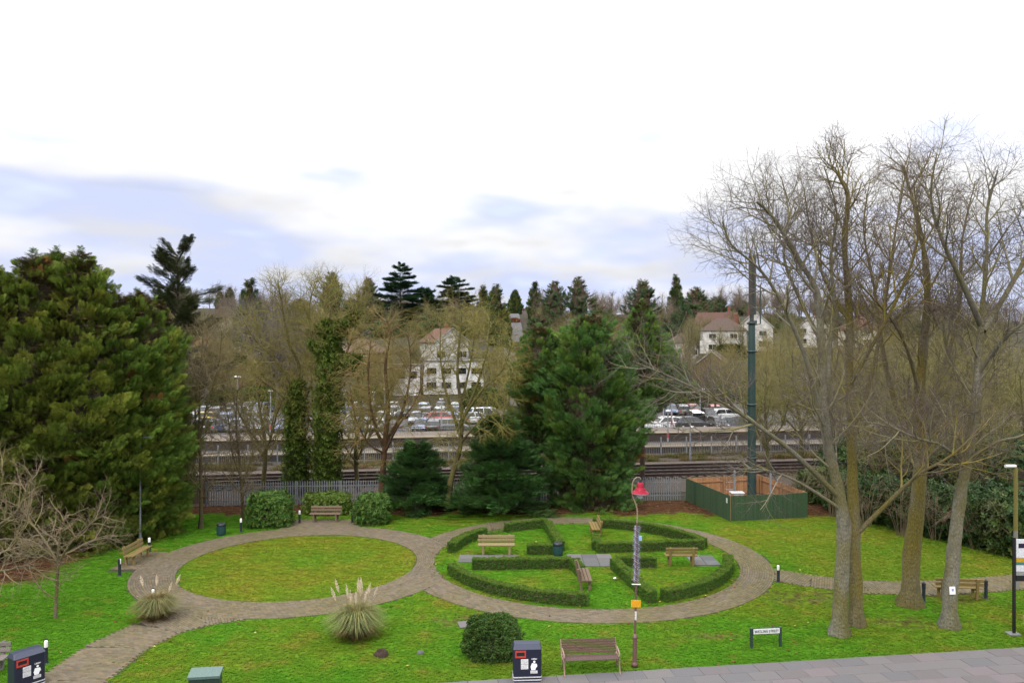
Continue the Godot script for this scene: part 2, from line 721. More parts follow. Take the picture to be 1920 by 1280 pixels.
# ---------------------------------------------------------------- block paving
func block_color(x: float, z: float) -> Color:
	var a := nz.get_noise_2d(x * 0.22 - 60.0, z * 0.22)
	var b := nz.get_noise_2d(x * 1.4, z * 1.4 + 80.0)
	var grey := Color(0.156, 0.124, 0.080)
	var moss := Color(0.135, 0.112, 0.043)
	var pink := Color(0.178, 0.138, 0.100)
	var o := grey.lerp(moss, clampf(0.25 + a * 0.9 + b * 0.5 + 0.45 * smoothstep(3.0, 9.0, x), 0.0, 1.0))
	o = o.lerp(pink, smoothstep(0.25, 0.6, -b) * 0.5)
	return tone(o, 0.22)

func build_paths() -> void:
	var r := MB.new()
	r.col = Color(0.075, 0.062, 0.038)
	var path := Node3D.new()
	path.name = "path"
	add_child(path)
	tag(path, "brown block paved path looping round the lawn and hedge garden", "", "", "structure")
	# bedding: cells of 0.25 m that lie under the blocks
	for j in range(-182, -70):
		for i in range(-80, 130):
			var x := i * 0.25
			var z := j * 0.25
			if path_at(x + 0.125, z + 0.125):
				sheet(r, x, x + 0.25, z, z + 0.25, 0.006)
	part(r, "bedding", mats.earth, path)
	var blk := MB.new()
	blk.plank(Vector3.ZERO, Vector3(0.198, 0.05, 0.096), 0.008)
	var bm := blk.mesh(mats.stone)
	var k := Crowd.new()
	# courses that follow the rings
	for ring in [[OVAL, 5.3, 7.15, 1], [RING, 7.05, 8.5, 2]]:
		var rad: float = ring[1] + 0.05
		var row := 0
		while rad < ring[2]:
			var m := int(TAU * rad / 0.2045)
			for i in m:
				var an := TAU * (i + 0.5 * (row % 2)) / m
				var p := Vector2(cos(an), sin(an)) * rad + (ring[0] as Vector2)
				if path_at(p.x, p.y) == ring[3]:
					lay(k, p, -an + PI / 2.0)
			rad += 0.1025
			row += 1
	for sp in [[spur_a, 1.12, 3], [spur_b, 0.85, 4]]:
		var line: PackedVector2Array = sp[0]
		for i in line.size() - 1:
			var a: Vector2 = line[i]
			var d: Vector2 = line[i + 1] - a
			var l := d.length()
			d /= l
			var nn := Vector2(-d.y, d.x)
			var steps := int(l / 0.1025)
			for s in range(-3, steps + 3):
				for t in range(-7, 8):
					var p: Vector2 = a + d * (s * 0.1025) + nn * (t * 0.2045 + 0.1 * (s % 2))
					if path_at(p.x, p.y) != sp[2]:
						continue
					# nearest stretch only, so that stretches do not lay the same place twice
					var best := 1e9
					var who := -1
					for q in line.size() - 1:
						var g := p.distance_to(Geometry2D.get_closest_point_to_segment(p, line[q], line[q + 1]))
						if g < best - 0.0001:
							best = g
							who = q
					if who == i:
						lay(k, p, -d.angle() + PI / 2.0)
	for j in range(-440, -340):
		for i in range(-90, -40):
			var p := Vector2(i * 0.2045 + 0.1 * (posmod(j, 2)), j * 0.1025)
			if path_at(p.x, p.y) == 5:
				lay(k, p, 0.0)
	var o := crowd_node(k, bm, "paving_block", path)
	o.set_meta("kind", "stuff")
	# dark square slabs where the garden's two walks cross, and two more along the walk
	for s in [[2.6, -37.35, 3, 3, 0.70, 0.68], [-2.5, -37.2, 4, 2, 0.70, 0.62], [8.25, -37.1, 2, 2, 0.64, 0.8]]:
		for i in s[2]:
			for j in s[3]:
				var sb := MB.new()
				sb.col = tone(Color(0.135, 0.132, 0.132), 0.2)
				sb.plank(Vector3(s[0] + (i + 0.5) * s[4], 0.01, s[1] + (j + 0.5) * s[5]), Vector3(s[4] - 0.02, 0.06, s[5] - 0.02), 0.008)
				part(sb, "garden_slab", mats.stone, path)

func lay(k: Crowd, p: Vector2, turn: float) -> void:
	var b := Basis.from_euler(Vector3(rng.randf_range(-0.03, 0.03), turn + rng.randf_range(-0.03, 0.03), rng.randf_range(-0.02, 0.02)))
	k.add(b, Vector3(p.x, 0.002 + rng.randf_range(-0.003, 0.004), p.y), block_color(p.x, p.y))

func build_pavement() -> void:
	var pv := Node3D.new()
	pv.name = "pavement"
	add_child(pv)
	var an := atan(0.1406)
	pv.position = Vector3(0, 0, pave_edge(0.0))
	pv.rotation.y = an
	tag(pv, "grey and pinkish concrete slab pavement along the street", "", "", "structure")
	var b := MB.new()
	b.col = Color(0.05, 0.047, 0.043)
	b.box(Vector3(3.0, -0.047, 1.36), Vector3(60.0, 0.1, 2.72))
	part(b, "bedding", mats.earth, pv)
	var variants := []
	for i in 5:
		var c: Color = [Color(0.162, 0.150, 0.155), Color(0.183, 0.156, 0.163), Color(0.145, 0.139, 0.148), Color(0.172, 0.160, 0.160), Color(0.152, 0.134, 0.140)][i]
		var s := MB.new()
		s.col = c
		s.plank(Vector3.ZERO, Vector3(0.888, 0.06, 0.59), 0.006)
		variants.append(s.mesh(mats.stone))
	for row in 4:
		for i in range(-9, 25):
			var o := put(variants[rng.randi() % 5], "paving_slab", pv)
			o.position = Vector3((i + 0.5 * (row % 2)) * 0.9 + rng.randf_range(-0.004, 0.004), 0.0 + rng.randf_range(-0.003, 0.003), 0.32 + row * 0.6)
			o.rotation = Vector3(rng.randf_range(-0.004, 0.004), rng.randf_range(-0.004, 0.004), rng.randf_range(-0.003, 0.003))
	var kerb := MB.new()
	kerb.col = Color(0.15, 0.145, 0.143)
	kerb.plank(Vector3.ZERO, Vector3(0.905, 0.25, 0.15), 0.02)
	var km := kerb.mesh(mats.stone)
	for i in range(-9, 25):
		put(km, "kerb_stone", pv).position = Vector3(i * 0.915, -0.09, 2.6)
	var rd := MB.new()
	rd.col = Color(0.055, 0.055, 0.058)
	rd.xf = Transform3D(Basis(Vector3.UP, an), pv.position)
	rd.quad(Vector3(-60, -0.1, 2.68), Vector3(60, -0.1, 2.68), Vector3(60, -0.1, 11.0), Vector3(-60, -0.1, 11.0))
	var ro := part(rd, "road", mats.asphalt, self)
	tag(ro, "dark asphalt street beyond the pavement kerb", "", "", "structure")

# ---------------------------------------------------------------- railway and station
const ALONG := Vector3(0.989, 0, -0.147)      # the line of the tracks
const ACROSS := Vector3(-0.147, 0, -0.989)     # away from the park

func rail_frame(depth: float, y := 0.0) -> Transform3D:
	return Transform3D(Basis(ALONG, Vector3.UP, -ACROSS), Vector3(0, y, -depth))

func build_railway() -> void:
	var b := MB.new()
	b.xf = rail_frame(0.0)
	b.col = Color(0.135, 0.102, 0.085)
	b.quad(Vector3(-70, 0.02, -68.0), Vector3(70, 0.02, -68.0), Vector3(70, 0.02, -50.5), Vector3(-70, 0.02, -50.5))
	tag(part(b, "ballast_bed", mats.earth, self), "brown stone ballast of the railway beyond the fence", "", "", "structure")
	var g := MB.new()
	g.xf = rail_frame(0.0)
	g.col = Color(0.22, 0.165, 0.135)
	g.quad(Vector3(-70, 0.03, -63.6), Vector3(70, 0.03, -63.6), Vector3(70, 0.03, -61.4), Vector3(-70, 0.03, -61.4))
	tag(part(g, "gravel_strip", mats.earth, self), "pale pinkish gravel strip beside the railway tracks", "", "", "structure")
	var sl := MB.new()
	sl.col = Color(0.10, 0.085, 0.07)
	sl.plank(Vector3.ZERO, Vector3(0.24, 0.14, 2.5), 0.02)
	var slm := sl.mesh(mats.stone)
	for tr in [57.3, 60.3]:
		var t := thing("railway_track", "rusty railway track nearer to the palisade fence" if tr < 58.0 else "rusty railway track beside the pale gravel strip", "railway track", Vector3(0, 0, -tr), 0.0, "railway tracks below the station")
		t.transform = rail_frame(tr)
		for s in [-0.72, 0.72]:
			var r := MB.new()
			r.col = Color(0.075, 0.05, 0.04)
			r.box(Vector3(0, 0.16, s), Vector3(130, 0.05, 0.14))
			r.box(Vector3(0, 0.24, s), Vector3(130, 0.13, 0.03))
			r.col = Color(0.16, 0.14, 0.13)
			r.box(Vector3(0, 0.325, s), Vector3(130, 0.04, 0.07))
			part(r, "rail", mats.steel, t)
		var k := Crowd.new()
		for i in 190:
			k.add(Basis(), Vector3(-60.0 + i * 0.65, 0.07, 0.0), tone(Color(1, 1, 1), 0.2))
		crowd_node(k, slm, "sleeper", t).set_meta("kind", "stuff")
	# scrub between the gravel and the station fence
	var bl := MB.new()
	for i in 7:
		var an := TAU * i / 7.0
		var o := Vector3(cos(an), 0, sin(an))
		bl.tri(o * 0.2 + o.cross(Vector3.UP) * 0.05, o * 0.8 + Vector3(0, 0.9 - 0.08 * i, 0), o * 0.2 - o.cross(Vector3.UP) * 0.05)
	var sc := Crowd.new()
	for i in 16000:
		var u := rng.randf_range(-40, 40)
		var w := rng.randf_range(-67.2, -63.4)
		var n := nz.get_noise_2d(u * 0.2, w * 0.4)
		if n < -0.2:
			continue
		var c := Color(0.12, 0.115, 0.045).lerp(Color(0.15, 0.105, 0.055), smoothstep(-0.2, 0.3, nz.get_noise_2d(u * 0.4 + 30.0, w)))
		sc.add(Basis(Vector3.UP, rng.randf() * TAU).scaled(Vector3.ONE * rng.randf_range(0.18, 0.65) * (0.7 + n)), rail_frame(0.0) * Vector3(u, 0, w), tone(c, 0.3))
	tag(crowd_node(sc, bl.mesh(mats.grass), "scrub", self), "dry brown scrub growing along the railway verge", "scrub", "", "stuff")
	# platforms
	for pf in [[69.2, 2.6, 0.62, "narrow station platform with pale edge in front of the tracks", Color(0.145, 0.115, 0.085)], [77.0, 4.6, 0.95, "wide station platform below the car park", Color(0.155, 0.122, 0.095)]]:
		var t := thing("station_platform", pf[3], "platform", Vector3.ZERO, 0.0)
		t.transform = rail_frame(pf[0])
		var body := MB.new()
		body.col = Color(0.055, 0.045, 0.042)  # brick face painted dark, with its shadow put into the colour
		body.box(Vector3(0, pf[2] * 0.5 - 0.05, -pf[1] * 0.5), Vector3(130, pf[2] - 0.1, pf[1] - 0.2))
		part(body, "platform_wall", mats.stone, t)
		var top := MB.new()
		top.col = pf[4]
		top.box(Vector3(0, pf[2] - 0.05, -pf[1] * 0.5 - 0.3), Vector3(130, 0.1, pf[1] - 0.6))
		part(top, "platform_surface", mats.stone, t)
		var edge := MB.new()
		edge.col = Color(0.30, 0.25, 0.18)
		edge.box(Vector3(0, pf[2] - 0.045, -0.3), Vector3(130, 0.1, 0.6))
		part(edge, "platform_edge", mats.stone, t)
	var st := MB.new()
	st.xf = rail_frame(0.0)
	st.col = Color(0.045, 0.04, 0.037)  # shade of the trough between the platforms is painted into this dark tone
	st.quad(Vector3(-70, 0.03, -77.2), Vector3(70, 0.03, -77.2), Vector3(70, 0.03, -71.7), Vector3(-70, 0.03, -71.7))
	tag(part(st, "station_track_bed", mats.earth, self), "track bed between the two platforms with shade put into its dark colour", "", "", "structure")
	var cp := MB.new()
	cp.xf = rail_frame(0.0)
	cp.col = Color(0.085, 0.082, 0.085)
	cp.quad(Vector3(-60, 0.03, -116.0), Vector3(60, 0.03, -116.0), Vector3(60, 0.03, -82.0), Vector3(-60, 0.03, -82.0))
	tag(part(cp, "car_park", mats.asphalt, self), "grey asphalt car park beside the station", "", "", "structure")

# ---------------------------------------------------------------- houses on the hillside
func house(called: String, label: String, x: float, d: float, turn: float, w: float, dp: float, eave: float, ridge: float, hip: bool, wall_c: Color, roof_c: Color, wins: Array, chimneys: Array, gable_c = null) -> Node3D:
	var t := thing(called, label, "house", Vector3(x, hill(x, -d) - 0.3, -d), turn)
	var hw := w * 0.5
	var hd := dp * 0.5
	var b := MB.new()
	b.col = wall_c
	for s in [[Vector3(-hw, 0, hd), Vector3(hw, 0, hd), Vector3.BACK], [Vector3(-hw, 0, -hd), Vector3(hw, 0, -hd), Vector3.FORWARD], [Vector3(-hw, 0, -hd), Vector3(-hw, 0, hd), Vector3.LEFT], [Vector3(hw, 0, -hd), Vector3(hw, 0, hd), Vector3.RIGHT]]:
		var e := Vector3(0, eave, 0)
		b.face(s[0], s[1], s[1] + e, s[0] + e, s[2])
	if not hip:
		if gable_c != null:
			b.col = gable_c
		for s in [-1.0, 1.0]:
			var q := [Vector3(-hw, eave, hd * s), Vector3(0, ridge - 0.12, hd * s), Vector3(hw, eave, hd * s)]
			if s > 0:
				b.tri(q[0], q[1], q[2])
			else:
				b.tri(q[0], q[2], q[1])
	part(b, "wall", mats.wall, t)
	var r := MB.new()
	r.col = roof_c
	var o := 0.4
	var ey := eave - 0.15
	var a := [Vector3(-hw - o, ey, hd + o), Vector3(hw + o, ey, hd + o), Vector3(hw + o, ey, -hd - o), Vector3(-hw - o, ey, -hd - o)]
	if hip:
		var run := minf(hw, hd) * 0.95
		var p := Vector3(-hw + run, ridge, 0) if w > dp else Vector3(0, ridge, hd - run)
		var q := -p + Vector3(0, 2.0 * ridge, 0)
		if w > dp:
			r.face(a[0], a[1], q, p, Vector3(0, 1, 1))
			r.face(a[2], a[3], p, q, Vector3(0, 1, -1))
			r.tri(a[3], p, a[0])
			r.tri(a[1], q, a[2])
		else:
			r.face(a[1], a[2], q, p, Vector3(1, 1, 0))
			r.face(a[3], a[0], p, q, Vector3(-1, 1, 0))
			r.tri(a[0], p, a[1])
			r.tri(a[2], q, a[3])
	else:
		for s in [-1.0, 1.0]:
			r.face(Vector3((hw + o) * s, ey, hd + o), Vector3(0, ridge, hd + o), Vector3(0, ridge, -hd - o), Vector3((hw + o) * s, ey, -hd - o), Vector3(s, 1, 0))
			r.face(Vector3((hw + o) * s, ey - 0.12, hd + o), Vector3(0, ridge - 0.14, hd + o), Vector3(0, ridge - 0.14, -hd - o), Vector3((hw + o) * s, ey - 0.12, -hd - o), Vector3(-s, -1, 0))
	var ro := part(r, "roof", mats.roof, t)
	if not hip:
		var bb := MB.new()
		bb.col = Color(0.62, 0.61, 0.58)
		for s in [-1.0, 1.0]:
			var p0 := Vector3((hw + o) * s, ey - 0.1, hd + o + 0.03)
			var p1 := Vector3(0, ridge - 0.1, hd + o + 0.03)
			bb.face(p0, p1, p1 + Vector3(0, 0.16, 0), p0 + Vector3(0, 0.16, 0), Vector3.BACK)
		part(bb, "barge_board", mats.paint, ro)
	for c in chimneys:
		var cb := MB.new()
		cb.col = Color(0.22, 0.085, 0.05)
		cb.box(Vector3(c[0], (eave + ridge + c[2]) * 0.5, c[1]), Vector3(0.95, ridge + c[2] - eave, 0.7))
		cb.col = Color(0.26, 0.13, 0.08)
		for i in 2:
			cb.box(Vector3(c[0] - 0.22 + 0.44 * i, ridge + c[2] + 0.25, c[1]), Vector3(0.26, 0.5, 0.26))
		part(cb, "chimney", mats.wall, ro)
	for q in wins:
		# face (0 front, 1 right side, 2 left side), along, sill height, width, height
		var f := MB.new()
		var g := MB.new()
		var fx := Transform3D(Basis(), Vector3(q[1], 0, hd))
		if q[0] == 1:
			fx = Transform3D(Basis(Vector3.UP, PI / 2.0), Vector3(hw, 0, q[1]))
		elif q[0] == 2:
			fx = Transform3D(Basis(Vector3.UP, -PI / 2.0), Vector3(-hw, 0, q[1]))
		f.xf = fx
		g.xf = fx
		f.col = Color(0.72, 0.71, 0.69)
		var y0: float = q[2]
		var ww: float = q[3]
		var wh: float = q[4]
		for s in [-1.0, 1.0]:
			f.box(Vector3(s * ww * 0.5, y0 + wh * 0.5, 0.03), Vector3(0.09, wh + 0.09, 0.1))
		for y in [y0, y0 + wh]:
			f.box(Vector3(0, y, 0.035), Vector3(ww, 0.09, 0.1))
		var mull := maxi(1, int(ww / 0.8))
		for i in range(1, mull):
			f.box(Vector3(-ww * 0.5 + ww * i / mull, y0 + wh * 0.5, 0.025), Vector3(0.06, wh, 0.07))
		f.box(Vector3(0, y0 - 0.1, 0.08), Vector3(ww + 0.25, 0.07, 0.2))
		var fo := part(f, "window", mats.paint, t)
		g.box(Vector3(0, y0 + wh * 0.5, -0.0), Vector3(ww, wh, 0.02))
		part(g, "pane", mats.glass, fo)
	return t

func build_houses() -> void:
	var white := Color(0.70, 0.69, 0.66)
	var cream := Color(0.58, 0.53, 0.43)
	var brick := Color(0.21, 0.10, 0.065)
	var red := Color(0.165, 0.075, 0.05)
	var brown := Color(0.115, 0.075, 0.06)
	var slate := Color(0.12, 0.11, 0.115)
	# the flat white building straight beyond the station
	var t := thing("flat_roofed_building", "flat roofed white building with long windows behind the car park", "building", Vector3(-10.4, hill(-10.4, -141.0) - 0.4, -141.0), 0.05)
	var b := MB.new()
	b.col = Color(0.74, 0.74, 0.74)
	b.box(Vector3(0, 2.9, 0), Vector3(10.6, 5.8, 9.0))
	part(b, "wall", mats.wall, t)
	var ro := MB.new()
	ro.col = Color(0.20, 0.20, 0.21)
	ro.box(Vector3(0, 5.88, 0), Vector3(11.0, 0.16, 9.4))
	part(ro, "roof", mats.stone, t)
	for i in 4:
		for j in 2:
			var f := MB.new()
			f.col = Color(0.68, 0.68, 0.68)
			f.box(Vector3(-3.9 + i * 2.6, 1.6 + j * 2.5, 4.53), Vector3(1.9, 1.25, 0.08))
			var fo := part(f, "window", mats.paint, t)
			var g := MB.new()
			g.box(Vector3(-3.9 + i * 2.6, 1.6 + j * 2.5, 4.58), Vector3(1.7, 1.05, 0.02))
			part(g, "pane", mats.glass, fo)
	var tw := thing("low_white_building", "low white wing with grey flat roof beside the white building", "building", Vector3(-19.4, hill(-19.4, -139.0) - 0.3, -139.0), 0.03)
	var lb := MB.new()
	lb.col = Color(0.72, 0.72, 0.73)
	lb.box(Vector3(0, 2.6, 0), Vector3(6.4, 5.2, 6.0))
	part(lb, "wall", mats.wall, tw)
	var lr := MB.new()
	lr.col = Color(0.16, 0.16, 0.17)
	lr.box(Vector3(0, 5.28, 0), Vector3(6.8, 0.16, 6.4))
	part(lr, "roof", mats.stone, tw)
	for i in 3:
		var lg := MB.new()
		lg.box(Vector3(-2.0 + i * 2.0, 3.6, 3.02), Vector3(1.4, 1.2, 0.03))
		part(lg, "window", mats.glass, tw)
	var w2 := [[0, -2.6, 1.0, 2.0, 1.4], [0, 2.6, 1.0, 2.0, 1.4], [0, -2.6, 3.9, 1.8, 1.2], [0, 2.6, 3.9, 1.8, 1.2]]
	var sw := [[1, 0.0, 1.0, 1.6, 1.4], [1, 0.0, 3.9, 1.6, 1.2], [2, 0.0, 3.9, 1.6, 1.2]]
	house("red_roofed_house", "house with orange red tiled roof and white gable behind the flat white building", -15.4, 176.0, 0.5, 8.0, 9.0, 4.6, 7.6, false, white, red, w2.slice(0, 2) + sw, [[1.5, -2.0, 0.6]])
	house("hip_roofed_house", "white house with brown hipped roof beside the green mast", 56.0 * 0.98, 203.0, -0.25, 11.5, 9.0, 6.0, 9.2, true, white, brown, w2 + sw, [[3.4, 0.0, 0.9]])
	house("gabled_house", "white gabled house with dark red roof and bay windows behind the mast", 64.5, 206.0, -0.35, 8.5, 10.0, 6.2, 10.4, false, white, Color(0.16, 0.06, 0.045), [[0, -1.9, 1.0, 2.2, 1.6], [0, 1.9, 1.0, 2.2, 1.6], [0, -1.9, 3.9, 1.9, 1.3], [0, 1.9, 3.9, 1.9, 1.3], [0, 0.0, 6.9, 1.0, 1.0], [2, 0.0, 3.9, 1.6, 1.2]], [[-1.8, -2.0, 1.0]])
	house("tall_red_roofed_house", "tall house with steep red roof and orange chimney above the hipped house", 61.0, 232.0, 1.1, 9.0, 11.0, 5.4, 9.0, false, cream, Color(0.13, 0.062, 0.046), w2 + sw, [[0.6, 3.4, 1.6]])
	house("half_timbered_house", "distant white half timbered house below the pines", 16.8, 292.0, -0.12, 10.0, 8.0, 5.2, 8.8, false, white, brown, w2, [[2.0, 0.0, 0.6]])
	house("pink_house", "small pinkish house with brown roof at the head of the hill road", 9.5, 338.0, 0.3, 8.0, 8.0, 2.9, 5.0, true, Color(0.27, 0.20, 0.18), brown, w2.slice(0, 2), [])
	house("conservatory_house", "white windowed house half hidden behind bare trees near the pines", 42.5, 196.0, -0.1, 6.5, 7.0, 4.2, 6.6, true, white, brown, w2.slice(0, 2), [])
	house("brick_house", "brick house with white barge boards behind the station lamps", 36.0, 139.0, -0.35, 6.5, 8.0, 5.0, 7.8, false, brick, brown, [[0, 0.0, 3.4, 1.4, 1.1], [0, -1.6, 0.9, 1.2, 1.2], [2, 0.0, 3.2, 1.2, 1.1]], [])
	house("grey_roofed_house", "brown brick house with grey roof and white verge beyond the ivy trees", -46.5, 143.0, 0.4, 7.5, 8.0, 4.6, 7.0, false, brick, Color(0.17, 0.14, 0.135), [[0, -1.6, 3.0, 1.3, 1.1], [0, 1.6, 3.0, 1.3, 1.1]], [])
	house("small_white_house", "small white gabled house far behind the scraggly pine", -71.5, 196.0, 0.35, 6.0, 8.0, 5.0, 8.2, false, white, brown, w2.slice(2, 4), [])
	house("cream_house", "cream house with red roof beyond the narrow bare tree", -66.0, 168.0, 0.2, 7.5, 8.0, 4.4, 7.0, true, cream, red, w2.slice(0, 2), [])
	house("terracotta_house", "brick house with pinkish tiled roof behind the pollarded tree", -30.5, 158.0, -0.2, 9.0, 8.0, 4.6, 7.4, true, brick, Color(0.19, 0.11, 0.085), w2, [[-2.0, 0.0, 0.8]])
	house("hilltop_house", "white chimneyed house with orange roof between the two cedars", -18.5, 300.0, 0.15, 10.0, 8.0, 5.0, 8.4, true, white, Color(0.2, 0.105, 0.07), w2, [[-3.0, 0.0, 1.4]])
	house("white_walled_house", "white house with low red roof beyond the thicket past the mast", 83.0, 214.0, -0.45, 9.0, 8.0, 5.4, 8.6, false, white, brown, w2, [[0.0, -2.0, 0.8]])
	house("russet_house", "russet roofed house showing between bare trunks on the slope", 100.0, 225.0, -0.5, 10.0, 8.0, 5.4, 9.0, true, cream, red, w2, [[0.0, 0.0, 0.8]])
	# the small kiosk with orange front beside the conifer
	var k := thing("kiosk", "small kiosk with orange boarded front and grey pitched roof", "kiosk", Vector3(2.1, 0.03, -84.5), 0.1)
	var kb := MB.new()
	kb.col = Color(0.62, 0.27, 0.05)
	kb.box(Vector3(0, 0.95, 0), Vector3(2.4, 1.9, 2.0))
	part(kb, "wall", mats.timber, k)
	var kr := MB.new()
	kr.col = Color(0.30, 0.31, 0.34)
	for s in [-1.0, 1.0]:
		kr.face(Vector3(1.5 * s, 1.8, 1.25), Vector3(0, 2.7, 1.25), Vector3(0, 2.7, -1.25), Vector3(1.5 * s, 1.8, -1.25), Vector3(s, 1, 0))
	for s in [-1.0, 1.0]:
		if s > 0:
			kr.tri(Vector3(-1.4, 1.85, 1.1 * s), Vector3(0, 2.65, 1.1 * s), Vector3(1.4, 1.85, 1.1 * s))
		else:
			kr.tri(Vector3(-1.4, 1.85, 1.1 * s), Vector3(1.4, 1.85, 1.1 * s), Vector3(0, 2.65, 1.1 * s))
	part(kr, "roof", mats.roof, k)
	var kp := MB.new()
	kp.col = Color(0.66, 0.62, 0.55)
	kp.box(Vector3(0, 0.35, 1.03), Vector3(2.4, 0.7, 0.06))
	part(kp, "counter", mats.timber, k)

# ---------------------------------------------------------------- cars
func car_meshes(van: bool) -> Dictionary:
	# lofted along x: each station is x, lower edge, shoulder, half width
	var b := MB.new()
	var L := 4.3 if not van else 4.9
	var prof := [[-0.5, 0.45, 0.72, 0.70], [-0.485, 0.3, 0.84, 0.80], [-0.40, 0.24, 0.93, 0.87], [-0.2, 0.22, 0.96, 0.89], [0.12, 0.22, 0.95, 0.89], [0.30, 0.24, 0.90, 0.88], [0.44, 0.28, 0.80, 0.84], [0.492, 0.34, 0.66, 0.74], [0.5, 0.44, 0.58, 0.66]]
	var sec := []
	for p in prof:
		var x: float = p[0] * L
		var ring := [Vector3(x, p[1], p[3] * 0.92), Vector3(x, p[1] + 0.14, p[3]), Vector3(x, p[2] - 0.12, p[3] * 0.985), Vector3(x, p[2], p[3] * 0.88), Vector3(x, p[2] + 0.025, 0.0), Vector3(x, p[2], -p[3] * 0.88), Vector3(x, p[2] - 0.12, -p[3] * 0.985), Vector3(x, p[1] + 0.14, -p[3]), Vector3(x, p[1], -p[3] * 0.92)]
		sec.append(ring)
	loft(b, sec)
	var g := MB.new()
	var roof := MB.new()
	var top := 1.46 if not van else 1.95
	var cab := [[-0.47, 0.86], [-0.40, top - 0.16], [-0.28, top], [0.05, top], [0.12, top - 0.06], [0.31, 0.90]]
	if van:
		cab = [[-0.495, 0.86], [-0.48, top - 0.1], [-0.46, top], [0.20, top], [0.26, top - 0.1], [0.38, 0.90]]
	var cs := []
	for p in cab:
		var x: float = p[0] * L
		var k := clampf((p[1] - 0.86) / (top - 0.86), 0.0, 1.0)
		var hw := lerpf(0.80, 0.62, k)
		cs.append([Vector3(x, 0.84, lerpf(0.82, 0.84, k)), Vector3(x, p[1] - 0.05 * k, hw), Vector3(x, p[1] + 0.015 * k, hw * 0.9), Vector3(x, p[1] + 0.03 * k, 0), Vector3(x, p[1] + 0.015 * k, -hw * 0.9), Vector3(x, p[1] - 0.05 * k, -hw), Vector3(x, 0.84, -lerpf(0.82, 0.84, k))])
	loft(g, cs)
	var rs := []
	for i in range(1, 5):
		var r: Array = []
		for q in range(1, 6):
			r.append(cs[i][q] + Vector3(0, 0.012, 0))
		rs.append(r)
	loft(roof, rs)
	# pillars
	for s in [-1.0, 1.0]:
		for pp in [[0.32, 0.11, 0.05], [-0.05, -0.06, 0.045], [-0.44, -0.30, 0.1]]:
			var lo := Vector3(pp[0] * L, 0.86, 0.835 * s)
			var hi := Vector3(pp[1] * L, top - 0.04, 0.635 * s)
			var wv := Vector3(pp[2], 0, 0)
			roof.face(lo - wv, lo + wv, hi + wv, hi - wv, Vector3(0, 0.2, s))
	var wheel := MB.new()
	wheel.col = Color(0.02, 0.02, 0.02)
	wheel.xf = Transform3D(Basis(Vector3.RIGHT, PI / 2.0), Vector3.ZERO)
	wheel.lathe(PackedVector2Array([Vector2(0.2, -0.1), Vector2(0.29, -0.1), Vector2(0.315, -0.06), Vector2(0.315, 0.06), Vector2(0.29, 0.1), Vector2(0.2, 0.1)]), 14)
	var rim := MB.new()
	rim.col = Color(0.45, 0.45, 0.47)
	rim.xf = wheel.xf
	rim.lathe(PackedVector2Array([Vector2(0.0, -0.085), Vector2(0.2, -0.1), Vector2(0.2, 0.1), Vector2(0.0, 0.085)]), 10)
	return {"L": L, "body": b, "glass": g, "roof": roof, "wheel": wheel.mesh(mats.rubber), "rim": rim.mesh(mats.steel), "top": top}

func loft(b: MB, sec: Array) -> void:
	var mid := Vector3.ZERO
	for r in sec:
		mid += r[r.size() / 2] / sec.size()
	for i in sec.size() - 1:
		var c: Vector3 = (sec[i][0] + sec[i][sec[i].size() - 1]) * 0.5
		for j in sec[i].size() - 1:
			var o: Vector3 = (sec[i][j] + sec[i][j + 1]) * 0.5 - c
			o.y += 0.05
			b.face(sec[i][j], sec[i][j + 1], sec[i + 1][j + 1], sec[i + 1][j], o)
	for e in [0, sec.size() - 1]:
		var r: Array = sec[e]
		var c := Vector3.ZERO
		for q in r:
			c += q / r.size()
		var sg := -1.0 if e == 0 else 1.0
		for j in r.size() - 1:
			if (r[j + 1] - c).cross(r[j] - c).x * sg > 0.0:
				b.tri(c, r[j], r[j + 1])
			else:
				b.tri(c, r[j + 1], r[j])

func make_car(md: Dictionary, c: Color, called: String, label: String, category := "car") -> Node3D:
	var t := thing(called, label, category, Vector3.ZERO, 0.0, "cars in the station car park")
	for k in ["body", "roof"]:
		var src: MB = md[k]
		src.c.fill(c)
		part(src, k, mats.car, t)
	put((md.glass as MB).mesh(mats.glass), "window", t)
	var L: float = md.L
	for x in [-0.30, 0.31]:
		for s in [-1.0, 1.0]:
			var w := put(md.wheel, "wheel", t, Transform3D(Basis(), Vector3(x * L, 0.31, 0.79 * s)))
			put(md.rim, "rim", w)
	for s in [-1.0, 1.0]:
		var h := MB.new()
		h.col = Color(0.8, 0.8, 0.78)
		h.plank(Vector3(0.482 * L, 0.64, 0.6 * s), Vector3(0.1, 0.13, 0.3), 0.02)
		part(h, "headlight", mats.gloss, t)
		var r := MB.new()
		r.col = Color(0.4, 0.02, 0.02)
		r.plank(Vector3(-0.488 * L, 0.72, 0.64 * s), Vector3(0.1, 0.2, 0.2), 0.02)
		part(r, "tail_light", mats.gloss, t)
	return t

